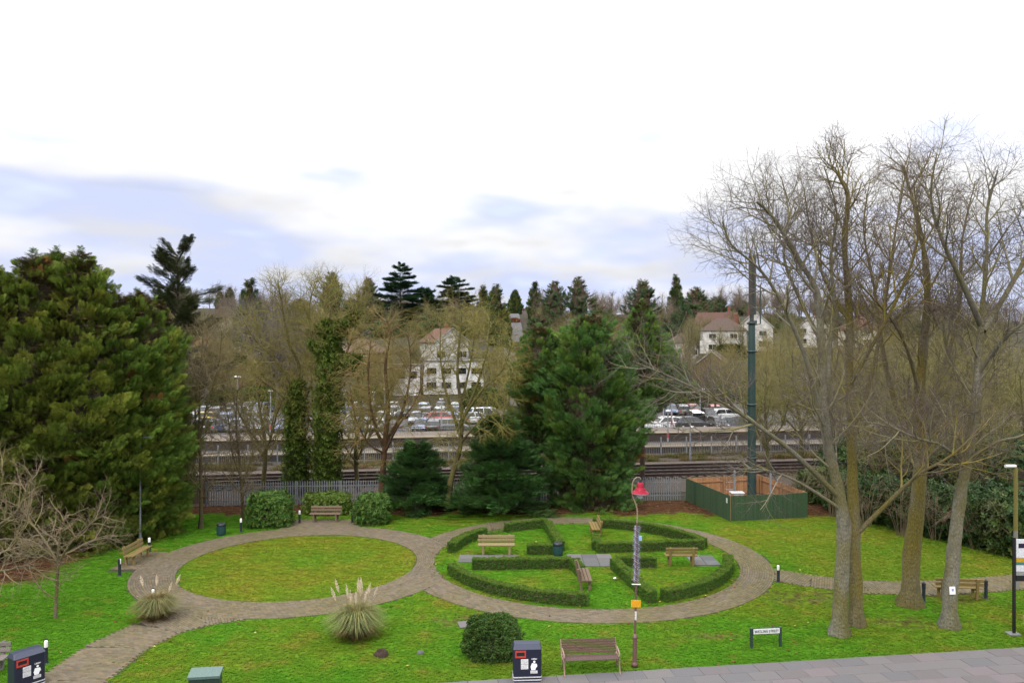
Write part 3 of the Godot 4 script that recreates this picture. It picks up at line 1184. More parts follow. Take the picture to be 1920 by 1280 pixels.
func build_cars() -> void:
	var md := car_meshes(false)
	var vd := car_meshes(true)
	var kinds := {
		"silver": [Color(0.20, 0.21, 0.23), "silver"], "white": [Color(0.52, 0.53, 0.54), "white"], "black": [Color(0.02, 0.021, 0.024), "black"],
		"blue": [Color(0.03, 0.06, 0.16), "dark blue"], "grey": [Color(0.12, 0.125, 0.135), "dark grey"], "red": [Color(0.33, 0.02, 0.025), "red"],
		"pale_blue": [Color(0.30, 0.38, 0.50), "pale blue"], "yellow": [Color(0.62, 0.45, 0.05), "yellow"],
	}
	var rows := {88.0: "row along the platform fence", 96.5: "second row from the platform", 104.5: "third row from the platform", 112.0: "row under the far trees"}
	# distance, place along the row, colour, which way the nose points
	var list := [
		[88.0, -35.3, "black", 1], [88.0, -33.8, "grey", 0], [88.0, -32.2, "blue", 2], [88.0, -30.2, "silver", 2], [88.0, -28.7, "black", 1], [88.0, -25.8, "blue", 1], [88.0, -24.3, "grey", 0], [88.0, -19.2, "blue", 2], [88.0, -17.3, "grey", 2], [88.0, -15.6, "grey", 1], [88.0, -10.2, "blue", 1], [88.0, -8.7, "black", 0], [88.0, -7.1, "grey", 2],
		[96.5, -39.4, "silver", 0], [96.5, -37.4, "yellow", 2], [96.5, -34.9, "blue", 0], [96.5, -32.0, "grey", 2], [96.5, -26.4, "grey", 1], [96.5, -23.7, "blue", 0], [96.5, -21.1, "blue", 1], [96.5, -18.7, "white", 2], [96.5, -16.3, "white", 1], [96.5, -11.9, "silver", 1], [96.5, -8.7, "red", 2], [96.5, -6.1, "grey", 0], [96.5, -4.4, "white", 2],
		[104.5, -41.4, "grey", 1], [104.5, -39.3, "grey", 0], [104.5, -36.8, "pale_blue", 1], [104.5, -33.8, "black", 1], [104.5, -21.4, "blue", 2], [104.5, -16.1, "white", 1], [104.5, -13.9, "black", 0], [104.5, -11.4, "silver", 0], [104.5, -9.6, "white", 0], [104.5, -7.7, "blue", 1],
		[112.0, -39.8, "grey", 0], [112.0, -37.8, "grey", 1], [112.0, -35.7, "blue", 0], [112.0, -22.2, "pale_blue", 1], [112.0, -19.9, "black", 0], [112.0, -17.1, "white", 1], [112.0, -12.5, "pale_blue", 0], [112.0, -10.3, "blue", 1], [112.0, -8.0, "silver", 0],
		[88.0, 14.7, "white", 2], [90.5, 18.7, "white", 2], [90.5, 20.8, "black", 2], [90.5, 23.9, "black", 1], [90.5, 25.6, "grey", 2],
		[101.0, 17.7, "grey", 0], [101.0, 25.5, "black", 1], [101.0, 27.6, "white", 2],
		[108.0, 22.0, "blue", 1], [108.0, 23.5, "grey", 0], [108.0, 25.1, "red", 1], [108.0, 27.9, "red", 0], [108.0, 29.5, "red", 1], [108.0, 31.3, "blue", 1],
	]
	var proto := {}
	for e in list:
		var nm: String = e[2]
		var d: float = e[0]
		var x: float = e[1]
		var where := "in the car park row along the platform" if e[0] < 95.0 else ("in the second row from the platform" if e[0] < 101.5 else ("in the third row from the platform" if e[0] < 106.0 else "in the back row under the bare trees"))
		if x > 10.0:
			where += " by the far lamps"
		var label := "%s car parked %s" % [kinds[nm][1], where]
		var turn: float = [PI / 2.0, -PI / 2.0, 0.15][e[3]] + rng.randf_range(-0.08, 0.08)
		if not proto.has(nm):
			proto[nm] = make_car(md, kinds[nm][0], "parked_car", label)
			proto[nm].position = Vector3(x, 0.04, -d)
			proto[nm].rotation.y = turn
		else:
			copy_of(proto[nm], "parked_car", label, Vector3(x, 0.04, -d), turn)
	var van := make_car(vd, Color(0.55, 0.62, 0.72), "parked_van", "pale blue van standing beside the kiosk", "van")
	van.position = Vector3(-3.4, 0.04, -97.0)
	van.rotation.y = 0.25
	var van2 := make_car(vd, Color(0.78, 0.79, 0.80), "parked_van", "white van parked behind the lamp with two heads", "van")
	van2.position = Vector3(21.8, 0.04, -92.5)
	van2.rotation.y = 1.5
	var hc := make_car(md, Color(0.02, 0.02, 0.03), "parked_car", "dark car parked on the street up the hill")
	hc.position = Vector3(3.2, hill(3.2, -215.0) + 0.26, -215.0)
	hc.rotation = Vector3(0, PI / 2.0, 0.0)
	hc.set_meta("group", "cars on the hill street")

# ---------------------------------------------------------------- bare trees
# S: one entry per branching level: seg, sides, n (children per metre), t0, len, r, ang, trop, wob
class Grower:
	var S := []
	var trunk := MB.new()
	var crown := MB.new()
	var bark := Color(0.16, 0.14, 0.11)
	var moss := Color(0.14, 0.14, 0.03)
	var twig := Color(0.10, 0.07, 0.055)
	var mossy := 0.3
	var tip := 0.6
	var twig_moss := 0.0
	var split := 1        # levels up to this one belong to the trunk mesh
	var r := RandomNumberGenerator.new()
	var nz := FastNoiseLite.new()

	func paint(p: Vector3, lvl: int) -> Color:
		var k := nz.get_noise_3d(p.x * 0.9, p.y * 0.5, p.z * 0.9)
		if lvl >= 3:
			return twig.lerp(moss, clampf(twig_moss + k * 0.8, 0.0, 1.0) if twig_moss > 0.0 else 0.0)
		var base := bark.lerp(twig, minf(0.36 * lvl, 0.9))
		if lvl == 0:
			# pale lichen crust and darker damp bark in blotches
			var q := nz.get_noise_3d(p.x * 4.0, p.y * 2.2, p.z * 4.0)
			base = base.lerp(Color(bark.r * 1.35, bark.g * 1.38, bark.b * 1.45), smoothstep(0.05, 0.4, q) * 0.8).lerp(bark * 0.62, smoothstep(0.1, 0.45, -q) * 0.8)
		return base.lerp(moss, clampf(mossy * (1.25 - 0.2 * lvl) + k * 1.3 * minf(mossy * 2.0, 1.0), 0.0, 0.95))

	func limb(pts: PackedVector3Array, r0: float, r1: float, lvl: int, flare := false) -> void:
		var m := pts.size()
		var rads := PackedFloat32Array()
		for i in m:
			var t := i / float(m - 1)
			rads.append(lerpf(r0, r1, pow(t, 0.8)))
		var b := trunk if lvl <= split else crown
		var k := b.v.size()
		b.tube(pts, rads, S[lvl].sides, true)
		for i in range(k, b.v.size()):
			var p := b.v[i]
			if lvl == 0 and r0 > 0.12:
				# ribs, bulges and root spurs
				var bulge := nz.get_noise_3d(p.x * 2.2, p.y * 0.7, p.z * 2.2) * 0.16 + nz.get_noise_3d(p.x * 7.0, p.y * 1.6, p.z * 7.0) * 0.07
				if flare:
					bulge += maxf(0.0, 1.0 - maxf(p.y, 0.0) / 0.55) * (0.18 + 0.35 * absf(sin(atan2(b.n[i].z, b.n[i].x) * 2.5 + 0.6)))
				b.v[i] = p + b.n[i] * r0 * bulge
			b.c[i] = paint(p, lvl)
		if lvl + 1 >= S.size():
			return
		var total := 0.0
		for i in m - 1:
			total += pts[i].distance_to(pts[i + 1])
		var n := int(round(S[lvl].n * total * (1.0 - S[lvl].t0)))
		var az := r.randf() * TAU
		for i in n:
			var t: float = lerpf(S[lvl].t0, 0.99, (i + r.randf()) / n)
			var f := t * (m - 1)
			var j := mini(int(f), m - 2)
			var p := pts[j].lerp(pts[j + 1], f - j)
			var d := (pts[j + 1] - pts[j]).normalized()
			az += 2.4 + r.randf_range(-0.5, 0.5)
			var u := (Vector3.RIGHT if absf(d.x) < 0.8 else Vector3.FORWARD).cross(d).normalized()
			var w := d.cross(u)
			var s: Dictionary = S[lvl + 1]
			var a: float = s.ang * r.randf_range(0.75, 1.25)
			var cd := d * cos(a) + (u * cos(az) + w * sin(az)) * sin(a)
			var L: float = s.len * lerpf(1.1, 0.6 if lvl > 0 else tip, t) * r.randf_range(0.65, 1.25)
			var rr: float = minf(rads[j] * 0.7, s.r * r.randf_range(0.8, 1.15))
			grow(p, cd, L, rr, lvl + 1)

	func grow(p: Vector3, d: Vector3, L: float, r0: float, lvl: int) -> void:
		var s: Dictionary = S[lvl]
		if lvl + 1 >= S.size():
			crown.col = paint(p, lvl)
			var mid := p + d * L * 0.5 + Vector3(r.randf_range(-1, 1), r.randf_range(-1, 1), r.randf_range(-1, 1)) * L * 0.08
			var e = (d + Vector3(0, s.trop, 0) + Vector3(r.randf_range(-1, 1), r.randf_range(-1, 1), r.randf_range(-1, 1)) * s.wob).normalized()
			crown.twig(p, mid, mid + e * L * 0.5, r0)
			return
		var pts := PackedVector3Array([p])
		var q := p
		for i in s.seg:
			d = (d + Vector3(0, s.trop / s.seg, 0) + Vector3(r.randf_range(-1, 1), r.randf_range(-1, 1), r.randf_range(-1, 1)) * s.wob).normalized()
			q += d * L / s.seg
			pts.append(q)
		limb(pts, r0, r0 * 0.3, lvl)

func smooth_line(p: Array, per := 3) -> PackedVector3Array:
	var c := PackedVector3Array()
	var m := p.size()
	for i in m - 1:
		var a: Vector3 = p[maxi(i - 1, 0)]
		var b: Vector3 = p[i]
		var d: Vector3 = p[i + 1]
		var e: Vector3 = p[mini(i + 2, m - 1)]
		for k in per:
			c.append(b.cubic_interpolate(d, a, e, k / float(per)))
	c.append(p[m - 1])
	return c

func new_tree(sd: int, S: Array) -> Grower:
	var t := Grower.new()
	t.r.seed = sd
	t.nz.seed = sd
	t.nz.frequency = 1.0
	t.S = S
	return t

func finish_tree(t: Grower, called: String, label: String, at: Vector3, group := "") -> Node3D:
	var o := thing(called, label, "tree", at, 0.0, group)
	part(t.trunk, "trunk", mats.bark, o)
	part(t.crown, "crown", mats.twig, o)
	return o

func lv(seg: int, sides: int, n: float, t0: float, L: float, r: float, ang: float, trop: float, wob: float) -> Dictionary:
	return {"seg": seg, "sides": sides, "n": n, "t0": t0, "len": L, "r": r, "ang": ang, "trop": trop, "wob": wob}

# limbs: each a list of points from its foot, first and last radius
func built_tree(sd: int, S: Array, limbs: Array, look: Dictionary, called: String, label: String, group := "") -> Node3D:
	var t := new_tree(sd, S)
	t.bark = look.bark
	t.moss = look.moss
	t.twig = look.twig
	t.mossy = look.mossy
	t.twig_moss = look.get("twig_moss", 0.0)
	t.tip = look.get("tip", 0.65)
	t.split = 0
	var at: Vector3 = limbs[0][0][0]
	at.y = 0.0
	for i in limbs.size():
		var pts := []
		for q in limbs[i][0]:
			pts.append(q - at)
		if i == 0:
			pts[0].y -= 0.1
			# root flare
			var f0: Vector3 = pts[0]
			var f1: Vector3 = pts[1]
			pts.insert(1, f0.lerp(f1, 0.12))
		var sl := smooth_line(pts, 8 if i == 0 else 3)
		t.limb(sl, limbs[i][1], limbs[i][2], 0, i == 0)
	return finish_tree(t, called, label, at, group)

func build_bare_trees() -> void:
	var grey := {"bark": Color(0.255, 0.24, 0.185), "moss": Color(0.185, 0.165, 0.045), "twig": Color(0.098, 0.076, 0.070), "mossy": 0.42, "tip": 0.42}
	var yellow := {"bark": Color(0.20, 0.17, 0.10), "moss": Color(0.20, 0.16, 0.024), "twig": Color(0.105, 0.076, 0.060), "mossy": 0.58, "tip": 0.42}
	var S := [lv(0, 18, 2.4, 0.34, 0, 0, 0, 0, 0), lv(7, 5, 3.4, 0.15, 2.75, 0.05, 0.75, 0.5, 0.14), lv(4, 4, 6.0, 0.12, 1.4, 0.022, 0.8, 0.25, 0.18), lv(2, 3, 8.0, 0.12, 0.8, 0.0125, 0.78, 0.12, 0.26), lv(1, 3, 0, 0, 0.45, 0.0085, 0.78, 0.1, 0.38)]
	built_tree(101, S, [
		[[Vector3(11.39, -0.04, -27.20), Vector3(11.50, 2.03, -27.20), Vector3(11.57, 3.79, -27.20), Vector3(11.29, 5.20, -27.10), Vector3(10.97, 6.51, -27.00), Vector3(10.75, 8.00, -26.90), Vector3(10.62, 10.02, -26.80), Vector3(10.43, 11.84, -26.70), Vector3(9.76, 13.02, -26.60), Vector3(9.11, 13.99, -26.40), Vector3(8.59, 14.58, -26.20), Vector3(8.17, 14.85, -26.00)], 0.31, 0.03],
		[[Vector3(11.07, 6.11, -27.00), Vector3(10.36, 8.38, -26.60), Vector3(9.66, 10.20, -26.20), Vector3(8.72, 11.84, -25.80), Vector3(8.01, 12.64, -25.50), Vector3(7.09, 13.33, -25.20), Vector3(6.75, 14.04, -25.00)], 0.10, 0.02],
		[[Vector3(10.84, 7.43, -27.00), Vector3(11.24, 10.01, -27.60), Vector3(11.57, 11.67, -28.00), Vector3(11.56, 13.20, -28.30), Vector3(11.92, 14.89, -28.60), Vector3(11.55, 16.71, -28.90)], 0.11, 0.02],
		[[Vector3(11.37, 4.79, -27.10), Vector3(9.56, 6.41, -26.40), Vector3(7.93, 7.56, -25.80), Vector3(6.71, 8.27, -25.20), Vector3(5.25, 8.98, -24.80), Vector3(3.80, 9.57, -24.40)], 0.10, 0.02],
		[[Vector3(11.44, 4.37, -27.10), Vector3(9.89, 5.35, -26.80), Vector3(8.62, 5.85, -26.30), Vector3(7.55, 5.94, -26.00)], 0.07, 0.015],
		[[Vector3(10.62, 10.20, -26.80), Vector3(10.18, 11.71, -27.60), Vector3(9.82, 13.28, -28.20), Vector3(10.23, 14.92, -28.80), Vector3(10.07, 16.38, -29.20)], 0.08, 0.018],
	], grey, "bare_tree", "tall bare tree with smooth grey trunk beside the street name sign", "tall bare trees on the lawn")
	built_tree(102, S, [
		[[Vector3(12.40, -0.03, -28.10), Vector3(12.36, 2.33, -28.10), Vector3(12.28, 4.83, -28.10), Vector3(12.27, 7.12, -28.20), Vector3(12.24, 10.01, -28.30), Vector3(12.24, 12.00, -28.40), Vector3(12.09, 13.69, -28.40), Vector3(12.24, 15.46, -28.40), Vector3(11.95, 16.23, -28.50), Vector3(11.76, 16.59, -28.50)], 0.29, 0.025],
		[[Vector3(12.34, 3.19, -28.10), Vector3(13.20, 4.39, -27.60), Vector3(14.02, 5.55, -27.00), Vector3(15.08, 6.38, -26.60), Vector3(16.05, 7.50, -26.40)], 0.10, 0.02],
		[[Vector3(12.29, 6.54, -28.20), Vector3(13.30, 9.02, -28.80), Vector3(14.10, 11.81, -29.40), Vector3(14.66, 14.47, -29.80), Vector3(15.12, 16.55, -30.00)], 0.10, 0.02],
		[[Vector3(12.23, 8.66, -28.20), Vector3(12.73, 10.20, -27.40), Vector3(13.36, 11.94, -26.80), Vector3(13.74, 13.63, -26.40), Vector3(13.51, 15.39, -26.20)], 0.09, 0.02],
		[[Vector3(12.22, 10.97, -28.30), Vector3(11.67, 12.59, -29.20), Vector3(11.40, 14.47, -29.80), Vector3(11.30, 16.18, -30.20)], 0.08, 0.018],
	], yellow, "bare_tree", "bare tree with yellow mossy trunk tucked behind the smooth grey one", "tall bare trees on the lawn")
	built_tree(103, S, [
		[[Vector3(15.39, -0.03, -30.20), Vector3(15.49, 2.15, -30.20), Vector3(15.70, 4.01, -30.20), Vector3(15.82, 5.66, -30.20), Vector3(15.79, 7.72, -30.30), Vector3(16.05, 10.20, -30.40), Vector3(16.25, 12.28, -30.50), Vector3(15.98, 14.37, -30.50), Vector3(15.53, 16.47, -30.60), Vector3(15.30, 17.10, -30.60)], 0.41, 0.03],
		[[Vector3(15.80, 5.87, -30.20), Vector3(15.25, 7.66, -31.00), Vector3(15.00, 9.98, -31.60), Vector3(14.96, 12.40, -32.20), Vector3(14.70, 14.88, -32.60), Vector3(15.10, 16.94, -32.90)], 0.13, 0.02],
		[[Vector3(15.80, 6.90, -30.20), Vector3(17.26, 9.13, -31.20), Vector3(18.25, 11.50, -31.80), Vector3(18.59, 14.38, -32.20), Vector3(19.31, 16.86, -32.50)], 0.13, 0.02],
		[[Vector3(15.83, 8.13, -30.30), Vector3(14.76, 10.00, -29.20), Vector3(13.68, 11.17, -28.40), Vector3(12.25, 12.27, -27.60)], 0.08, 0.018],
	], yellow, "bare_tree", "thick mossy bare tree standing by the path next to a park bench", "tall bare trees on the lawn")
	built_tree(104, S, [
		[[Vector3(15.63, -0.01, -27.90), Vector3(15.74, 2.20, -27.90), Vector3(15.99, 4.29, -27.90), Vector3(16.29, 6.01, -27.90), Vector3(16.56, 7.91, -27.90), Vector3(16.73, 10.01, -27.90), Vector3(16.83, 11.34, -27.90), Vector3(16.98, 13.25, -27.90), Vector3(17.08, 14.98, -28.00), Vector3(17.44, 16.32, -28.00)], 0.31, 0.025],
		[[Vector3(16.79, 10.77, -27.90), Vector3(15.66, 12.34, -27.20), Vector3(14.79, 13.68, -26.80), Vector3(14.23, 15.09, -26.50), Vector3(14.32, 16.49, -26.30)], 0.12, 0.02],
		[[Vector3(16.83, 10.58, -27.90), Vector3(18.01, 11.76, -28.60), Vector3(19.02, 13.17, -29.00), Vector3(20.04, 15.22, -29.40), Vector3(20.52, 17.07, -29.60)], 0.13, 0.02],
		[[Vector3(16.31, 5.97, -27.90), Vector3(16.94, 6.71, -27.20), Vector3(17.72, 7.02, -26.60), Vector3(18.61, 7.69, -26.20)], 0.08, 0.018],
		[[Vector3(16.24, 5.63, -27.90), Vector3(14.98, 6.55, -27.00), Vector3(13.74, 6.92, -26.40), Vector3(12.53, 7.37, -25.90), Vector3(11.50, 7.59, -25.50)], 0.07, 0.015],
		[[Vector3(16.62, 8.29, -27.90), Vector3(16.33, 9.22, -28.80), Vector3(16.38, 10.81, -29.60), Vector3(17.12, 12.68, -30.20), Vector3(17.24, 14.59, -30.60)], 0.09, 0.018],
		[[Vector3(16.68, 9.06, -27.90), Vector3(16.97, 10.20, -27.00), Vector3(17.40, 10.92, -26.40), Vector3(18.03, 11.98, -26.00)], 0.09, 0.018],
	], grey, "bare_tree", "leaning bare tree with pale trunk and a paper notice pinned to it", "tall bare trees on the lawn")
	# the mossy row along the railway fence
	var olive := {"bark": Color(0.125, 0.098, 0.05), "moss": Color(0.17, 0.155, 0.03), "twig": Color(0.195, 0.165, 0.042), "mossy": 0.5, "twig_moss": 0.3}
	var rust := {"bark": Color(0.13, 0.055, 0.03), "moss": Color(0.17, 0.135, 0.03), "twig": Color(0.185, 0.152, 0.046), "mossy": 0.16, "twig_moss": 0.3}
	var brown := {"bark": Color(0.13, 0.10, 0.06), "moss": Color(0.16, 0.13, 0.03), "twig": Color(0.115, 0.085, 0.05), "mossy": 0.35, "twig_moss": 0.2}
	var M := [lv(0, 9, 3.6, 0.3, 0, 0, 0, 0, 0), lv(6, 5, 4.6, 0.1, 2.2, 0.042, 0.8, 0.35, 0.2), lv(4, 3, 10.0, 0.1, 1.25, 0.022, 0.85, 0.1, 0.26), lv(1, 3, 0, 0, 0.7, 0.018, 0.8, -0.05, 0.4)]
	var W := [lv(0, 9, 3.6, 0.3, 0, 0, 0, 0, 0), lv(7, 5, 4.6, 0.15, 2.3, 0.038, 0.95, -0.15, 0.22), lv(4, 3, 9.5, 0.1, 1.3, 0.02, 0.8, -0.45, 0.26), lv(1, 3, 0, 0, 0.7, 0.018, 0.7, -0.4, 0.4)]
	built_tree(201, M, [
		[[Vector3(-14.31, 0.08, -52.00), Vector3(-14.35, 2.74, -52.00), Vector3(-14.49, 5.58, -52.00), Vector3(-14.21, 8.42, -52.00), Vector3(-14.86, 10.20, -51.80), Vector3(-15.23, 12.67, -51.60), Vector3(-15.48, 14.07, -51.50)], 0.26, 0.03],
		[[Vector3(-14.35, 6.65, -52.00), Vector3(-15.45, 8.80, -51.40), Vector3(-16.72, 10.20, -51.00), Vector3(-17.45, 11.58, -50.60)], 0.1, 0.02],
		[[Vector3(-14.35, 5.23, -52.00), Vector3(-13.34, 8.04, -52.80), Vector3(-13.63, 10.93, -53.20), Vector3(-14.59, 13.12, -53.40)], 0.1, 0.02],
		[[Vector3(-14.63, 5.94, -52.00), Vector3(-16.02, 7.41, -51.00), Vector3(-16.87, 8.13, -50.40)], 0.07, 0.02],
	], olive, "mossy_tree", "bare olive tree with slim ivy clad trunk at the railway fence", "mossy bare trees along the fence")
	built_tree(202, M, [
		[[Vector3(-12.05, 0.38, -51.00), Vector3(-12.09, 3.58, -51.00), Vector3(-11.98, 6.72, -51.00), Vector3(-11.84, 9.50, -51.00), Vector3(-11.91, 11.94, -51.00), Vector3(-12.12, 14.03, -51.00)], 0.30, 0.04],
		[[Vector3(-11.98, 6.72, -51.00), Vector3(-10.67, 9.51, -50.40), Vector3(-9.97, 11.57, -50.00), Vector3(-9.80, 13.43, -49.80)], 0.11, 0.02],
		[[Vector3(-11.98, 7.41, -51.00), Vector3(-13.27, 10.20, -51.80), Vector3(-13.60, 12.71, -52.40), Vector3(-13.11, 14.33, -52.60)], 0.11, 0.02],
		[[Vector3(-11.98, 4.63, -51.00), Vector3(-10.25, 5.76, -50.00), Vector3(-9.13, 7.16, -49.50)], 0.07, 0.02],
	], olive, "mossy_tree", "bare tree with thick ivy column and green ivy in its limbs", "mossy bare trees along the fence")
	built_tree(203, W, [
		[[Vector3(-8.13, 0.35, -48.40), Vector3(-8.00, 2.27, -48.40), Vector3(-7.87, 4.08, -48.40), Vector3(-7.67, 6.23, -48.40), Vector3(-7.87, 8.55, -48.40), Vector3(-7.60, 10.53, -48.40), Vector3(-7.77, 11.52, -48.40)], 0.27, 0.05],
		[[Vector3(-7.90, 3.59, -48.40), Vector3(-8.49, 5.30, -47.80), Vector3(-8.72, 7.94, -47.30), Vector3(-8.51, 10.20, -47.00)], 0.13, 0.03],
		[[Vector3(-7.87, 3.92, -48.40), Vector3(-6.86, 5.85, -49.00), Vector3(-6.41, 8.51, -49.40), Vector3(-6.61, 10.54, -49.60)], 0.13, 0.03],
		[[Vector3(-7.90, 3.26, -48.40), Vector3(-6.93, 5.04, -47.20), Vector3(-5.59, 7.00, -46.80), Vector3(-5.25, 8.93, -46.60)], 0.09, 0.02],
		[[Vector3(-7.93, 3.26, -48.40), Vector3(-8.78, 4.02, -47.60), Vector3(-9.51, 5.69, -47.20), Vector3(-9.79, 7.63, -47.00)], 0.08, 0.02],
	], rust, "mossy_tree", "pollarded bare tree with rusty red trunk and drooping twigs", "mossy bare trees along the fence")
	built_tree(204, W, [
		[[Vector3(-3.88, 0.49, -46.60), Vector3(-3.57, 2.24, -46.60), Vector3(-3.12, 3.83, -46.60), Vector3(-2.99, 5.74, -46.60), Vector3(-3.25, 8.29, -46.60), Vector3(-3.12, 10.52, -46.60), Vector3(-2.99, 11.95, -46.60)], 0.24, 0.04],
		[[Vector3(-3.12, 5.11, -46.60), Vector3(-2.04, 7.69, -46.00), Vector3(-1.40, 9.89, -45.60), Vector3(-1.30, 11.44, -45.40)], 0.12, 0.02],
		[[Vector3(-3.06, 4.47, -46.60), Vector3(-4.03, 7.30, -47.20), Vector3(-4.38, 9.55, -47.50), Vector3(-4.31, 11.51, -47.80)], 0.11, 0.02],
		[[Vector3(-3.06, 5.43, -46.60), Vector3(-1.70, 7.42, -45.20), Vector3(-0.46, 8.67, -44.80), Vector3(0.00, 10.20, -44.60)], 0.1, 0.02],
		[[Vector3(-3.12, 6.06, -46.60), Vector3(-2.61, 8.57, -47.80), Vector3(-2.30, 10.86, -48.20), Vector3(-2.64, 12.35, -48.40)], 0.09, 0.02],
		[[Vector3(-3.06, 4.15, -46.60), Vector3(-1.87, 5.53, -45.60), Vector3(-0.77, 6.05, -45.00)], 0.08, 0.02],
	], olive, "mossy_tree", "weeping bare tree with bent trunk between the dark conifers", "mossy bare trees along the fence")
	built_tree(205, M, [
		[[Vector3(-17.03, -0.01, -42.70), Vector3(-17.03, 1.74, -42.70), Vector3(-17.06, 3.78, -42.70), Vector3(-17.12, 6.12, -42.70), Vector3(-17.03, 8.45, -42.70), Vector3(-16.92, 10.49, -42.70)], 0.13, 0.03],
		[[Vector3(-17.06, 3.78, -42.70), Vector3(-17.56, 6.07, -43.20), Vector3(-17.47, 8.42, -43.50), Vector3(-16.99, 10.50, -43.80)], 0.06, 0.02],
		[[Vector3(-17.09, 4.95, -42.70), Vector3(-16.37, 7.32, -42.20), Vector3(-15.74, 9.06, -41.90), Vector3(-15.56, 10.77, -41.80)], 0.06, 0.02],
	], brown, "slim_tree", "slim upright bare tree growing in front of the timber fence")
	built_tree(206, M, [
		[[Vector3(-15.38, -0.01, -44.60), Vector3(-15.45, 1.67, -44.60), Vector3(-15.60, 3.50, -44.60), Vector3(-15.78, 5.63, -44.60), Vector3(-15.69, 7.46, -44.60)], 0.12, 0.03],
		[[Vector3(-15.45, 2.28, -44.60), Vector3(-15.85, 3.86, -44.20), Vector3(-15.99, 5.69, -44.00), Vector3(-16.34, 7.50, -43.90)], 0.06, 0.02],
		[[Vector3(-15.42, 1.82, -44.60), Vector3(-15.03, 3.45, -44.90), Vector3(-14.82, 4.95, -45.20)], 0.05, 0.02],
	], brown, "slim_tree", "short forked bare tree rising by the palisade fence")
	# mossy saplings that fill the row
	var sap := bare_proto(595, 8.0, 0.26, olive, "mossy_sapling", "thin mossy bare sapling among the trees at the railway fence", "mossy saplings along the fence", 0.015)
	var at := [[-17.34, -54.00, 1.15], [-13.59, -53.50, 1.15], [-10.43, -53.00, 1.1], [-0.37, -54.00, 1.05]]
	for i in at.size():
		if i == 0:
			sap.position = Vector3(at[i][0], 0, at[i][1])
			sap.scale = Vector3.ONE * at[i][2]
		else:
			copy_of(sap, "mossy_sapling", "", Vector3(at[i][0], 0, at[i][1]), i * 1.3, at[i][2])
	# low spreading tree and its neighbour at the left conifers
	var lichen := {"bark": Color(0.20, 0.165, 0.11), "moss": Color(0.20, 0.165, 0.055), "twig": Color(0.17, 0.12, 0.085), "mossy": 0.35, "twig_moss": 0.1}
	var P := [lv(0, 8, 4.0, 0.25, 0, 0, 0, 0, 0), lv(6, 5, 4.5, 0.1, 1.4, 0.032, 0.75, 0.2, 0.24), lv(3, 3, 9.0, 0.1, 0.75, 0.015, 0.75, 0.05, 0.28), lv(1, 3, 0, 0, 0.4, 0.009, 0.75, 0.0, 0.35)]
	built_tree(301, P, [
		[[Vector3(-16.86, 0.01, -28.80), Vector3(-16.82, 0.95, -28.80), Vector3(-16.78, 1.84, -28.80), Vector3(-16.76, 2.33, -28.80), Vector3(-16.68, 3.12, -28.80), Vector3(-16.37, 3.93, -28.70)], 0.09, 0.03],
		[[Vector3(-16.78, 1.94, -28.80), Vector3(-16.10, 2.83, -28.40), Vector3(-15.20, 3.60, -28.00), Vector3(-14.43, 4.12, -27.80)], 0.05, 0.012],
		[[Vector3(-16.78, 2.04, -28.80), Vector3(-17.67, 2.77, -29.40), Vector3(-18.52, 3.48, -29.80), Vector3(-19.06, 3.95, -30.00)], 0.05, 0.012],
		[[Vector3(-16.76, 2.23, -28.80), Vector3(-16.38, 2.42, -29.60), Vector3(-15.88, 2.57, -30.20), Vector3(-15.57, 2.42, -30.60)], 0.045, 0.012],
		[[Vector3(-16.78, 1.94, -28.80), Vector3(-17.14, 2.50, -28.20), Vector3(-17.56, 2.51, -27.80), Vector3(-17.94, 2.69, -27.50)], 0.045, 0.012],
	], lichen, "low_tree", "low spreading bare tree with pale lichened branches on the grass")
	built_tree(302, P, [
		[[Vector3(-20.83, -0.11, -29.60), Vector3(-20.62, 1.30, -29.60), Vector3(-20.25, 2.34, -29.50), Vector3(-19.41, 3.20, -29.30), Vector3(-18.55, 3.82, -29.20), Vector3(-18.09, 4.63, -29.10), Vector3(-17.89, 5.23, -29.10)], 0.14, 0.02],
		[[Vector3(-20.35, 2.04, -29.50), Vector3(-18.89, 1.74, -28.80), Vector3(-17.65, 2.05, -28.40), Vector3(-16.70, 1.66, -28.10)], 0.06, 0.012],
		[[Vector3(-20.15, 2.44, -29.50), Vector3(-19.53, 2.59, -30.10), Vector3(-18.75, 2.28, -30.50), Vector3(-18.09, 2.42, -30.80)], 0.06, 0.012],
		[[Vector3(-19.51, 3.10, -29.30), Vector3(-19.12, 4.26, -29.00), Vector3(-18.79, 5.28, -28.80), Vector3(-18.92, 5.89, -28.70)], 0.06, 0.012],
		[[Vector3(-20.25, 2.24, -29.50), Vector3(-18.59, 2.51, -28.50), Vector3(-17.60, 3.31, -28.00), Vector3(-17.19, 4.31, -27.80)], 0.05, 0.012],
	], lichen, "low_tree", "bare lichened tree stretching its crooked boughs below the conifers")

# ---------------------------------------------------------------- conifers
var spray_mesh: ArrayMesh
var needle_mesh: ArrayMesh
var leaf_mesh: ArrayMesh
var small_leaf_mesh: ArrayMesh

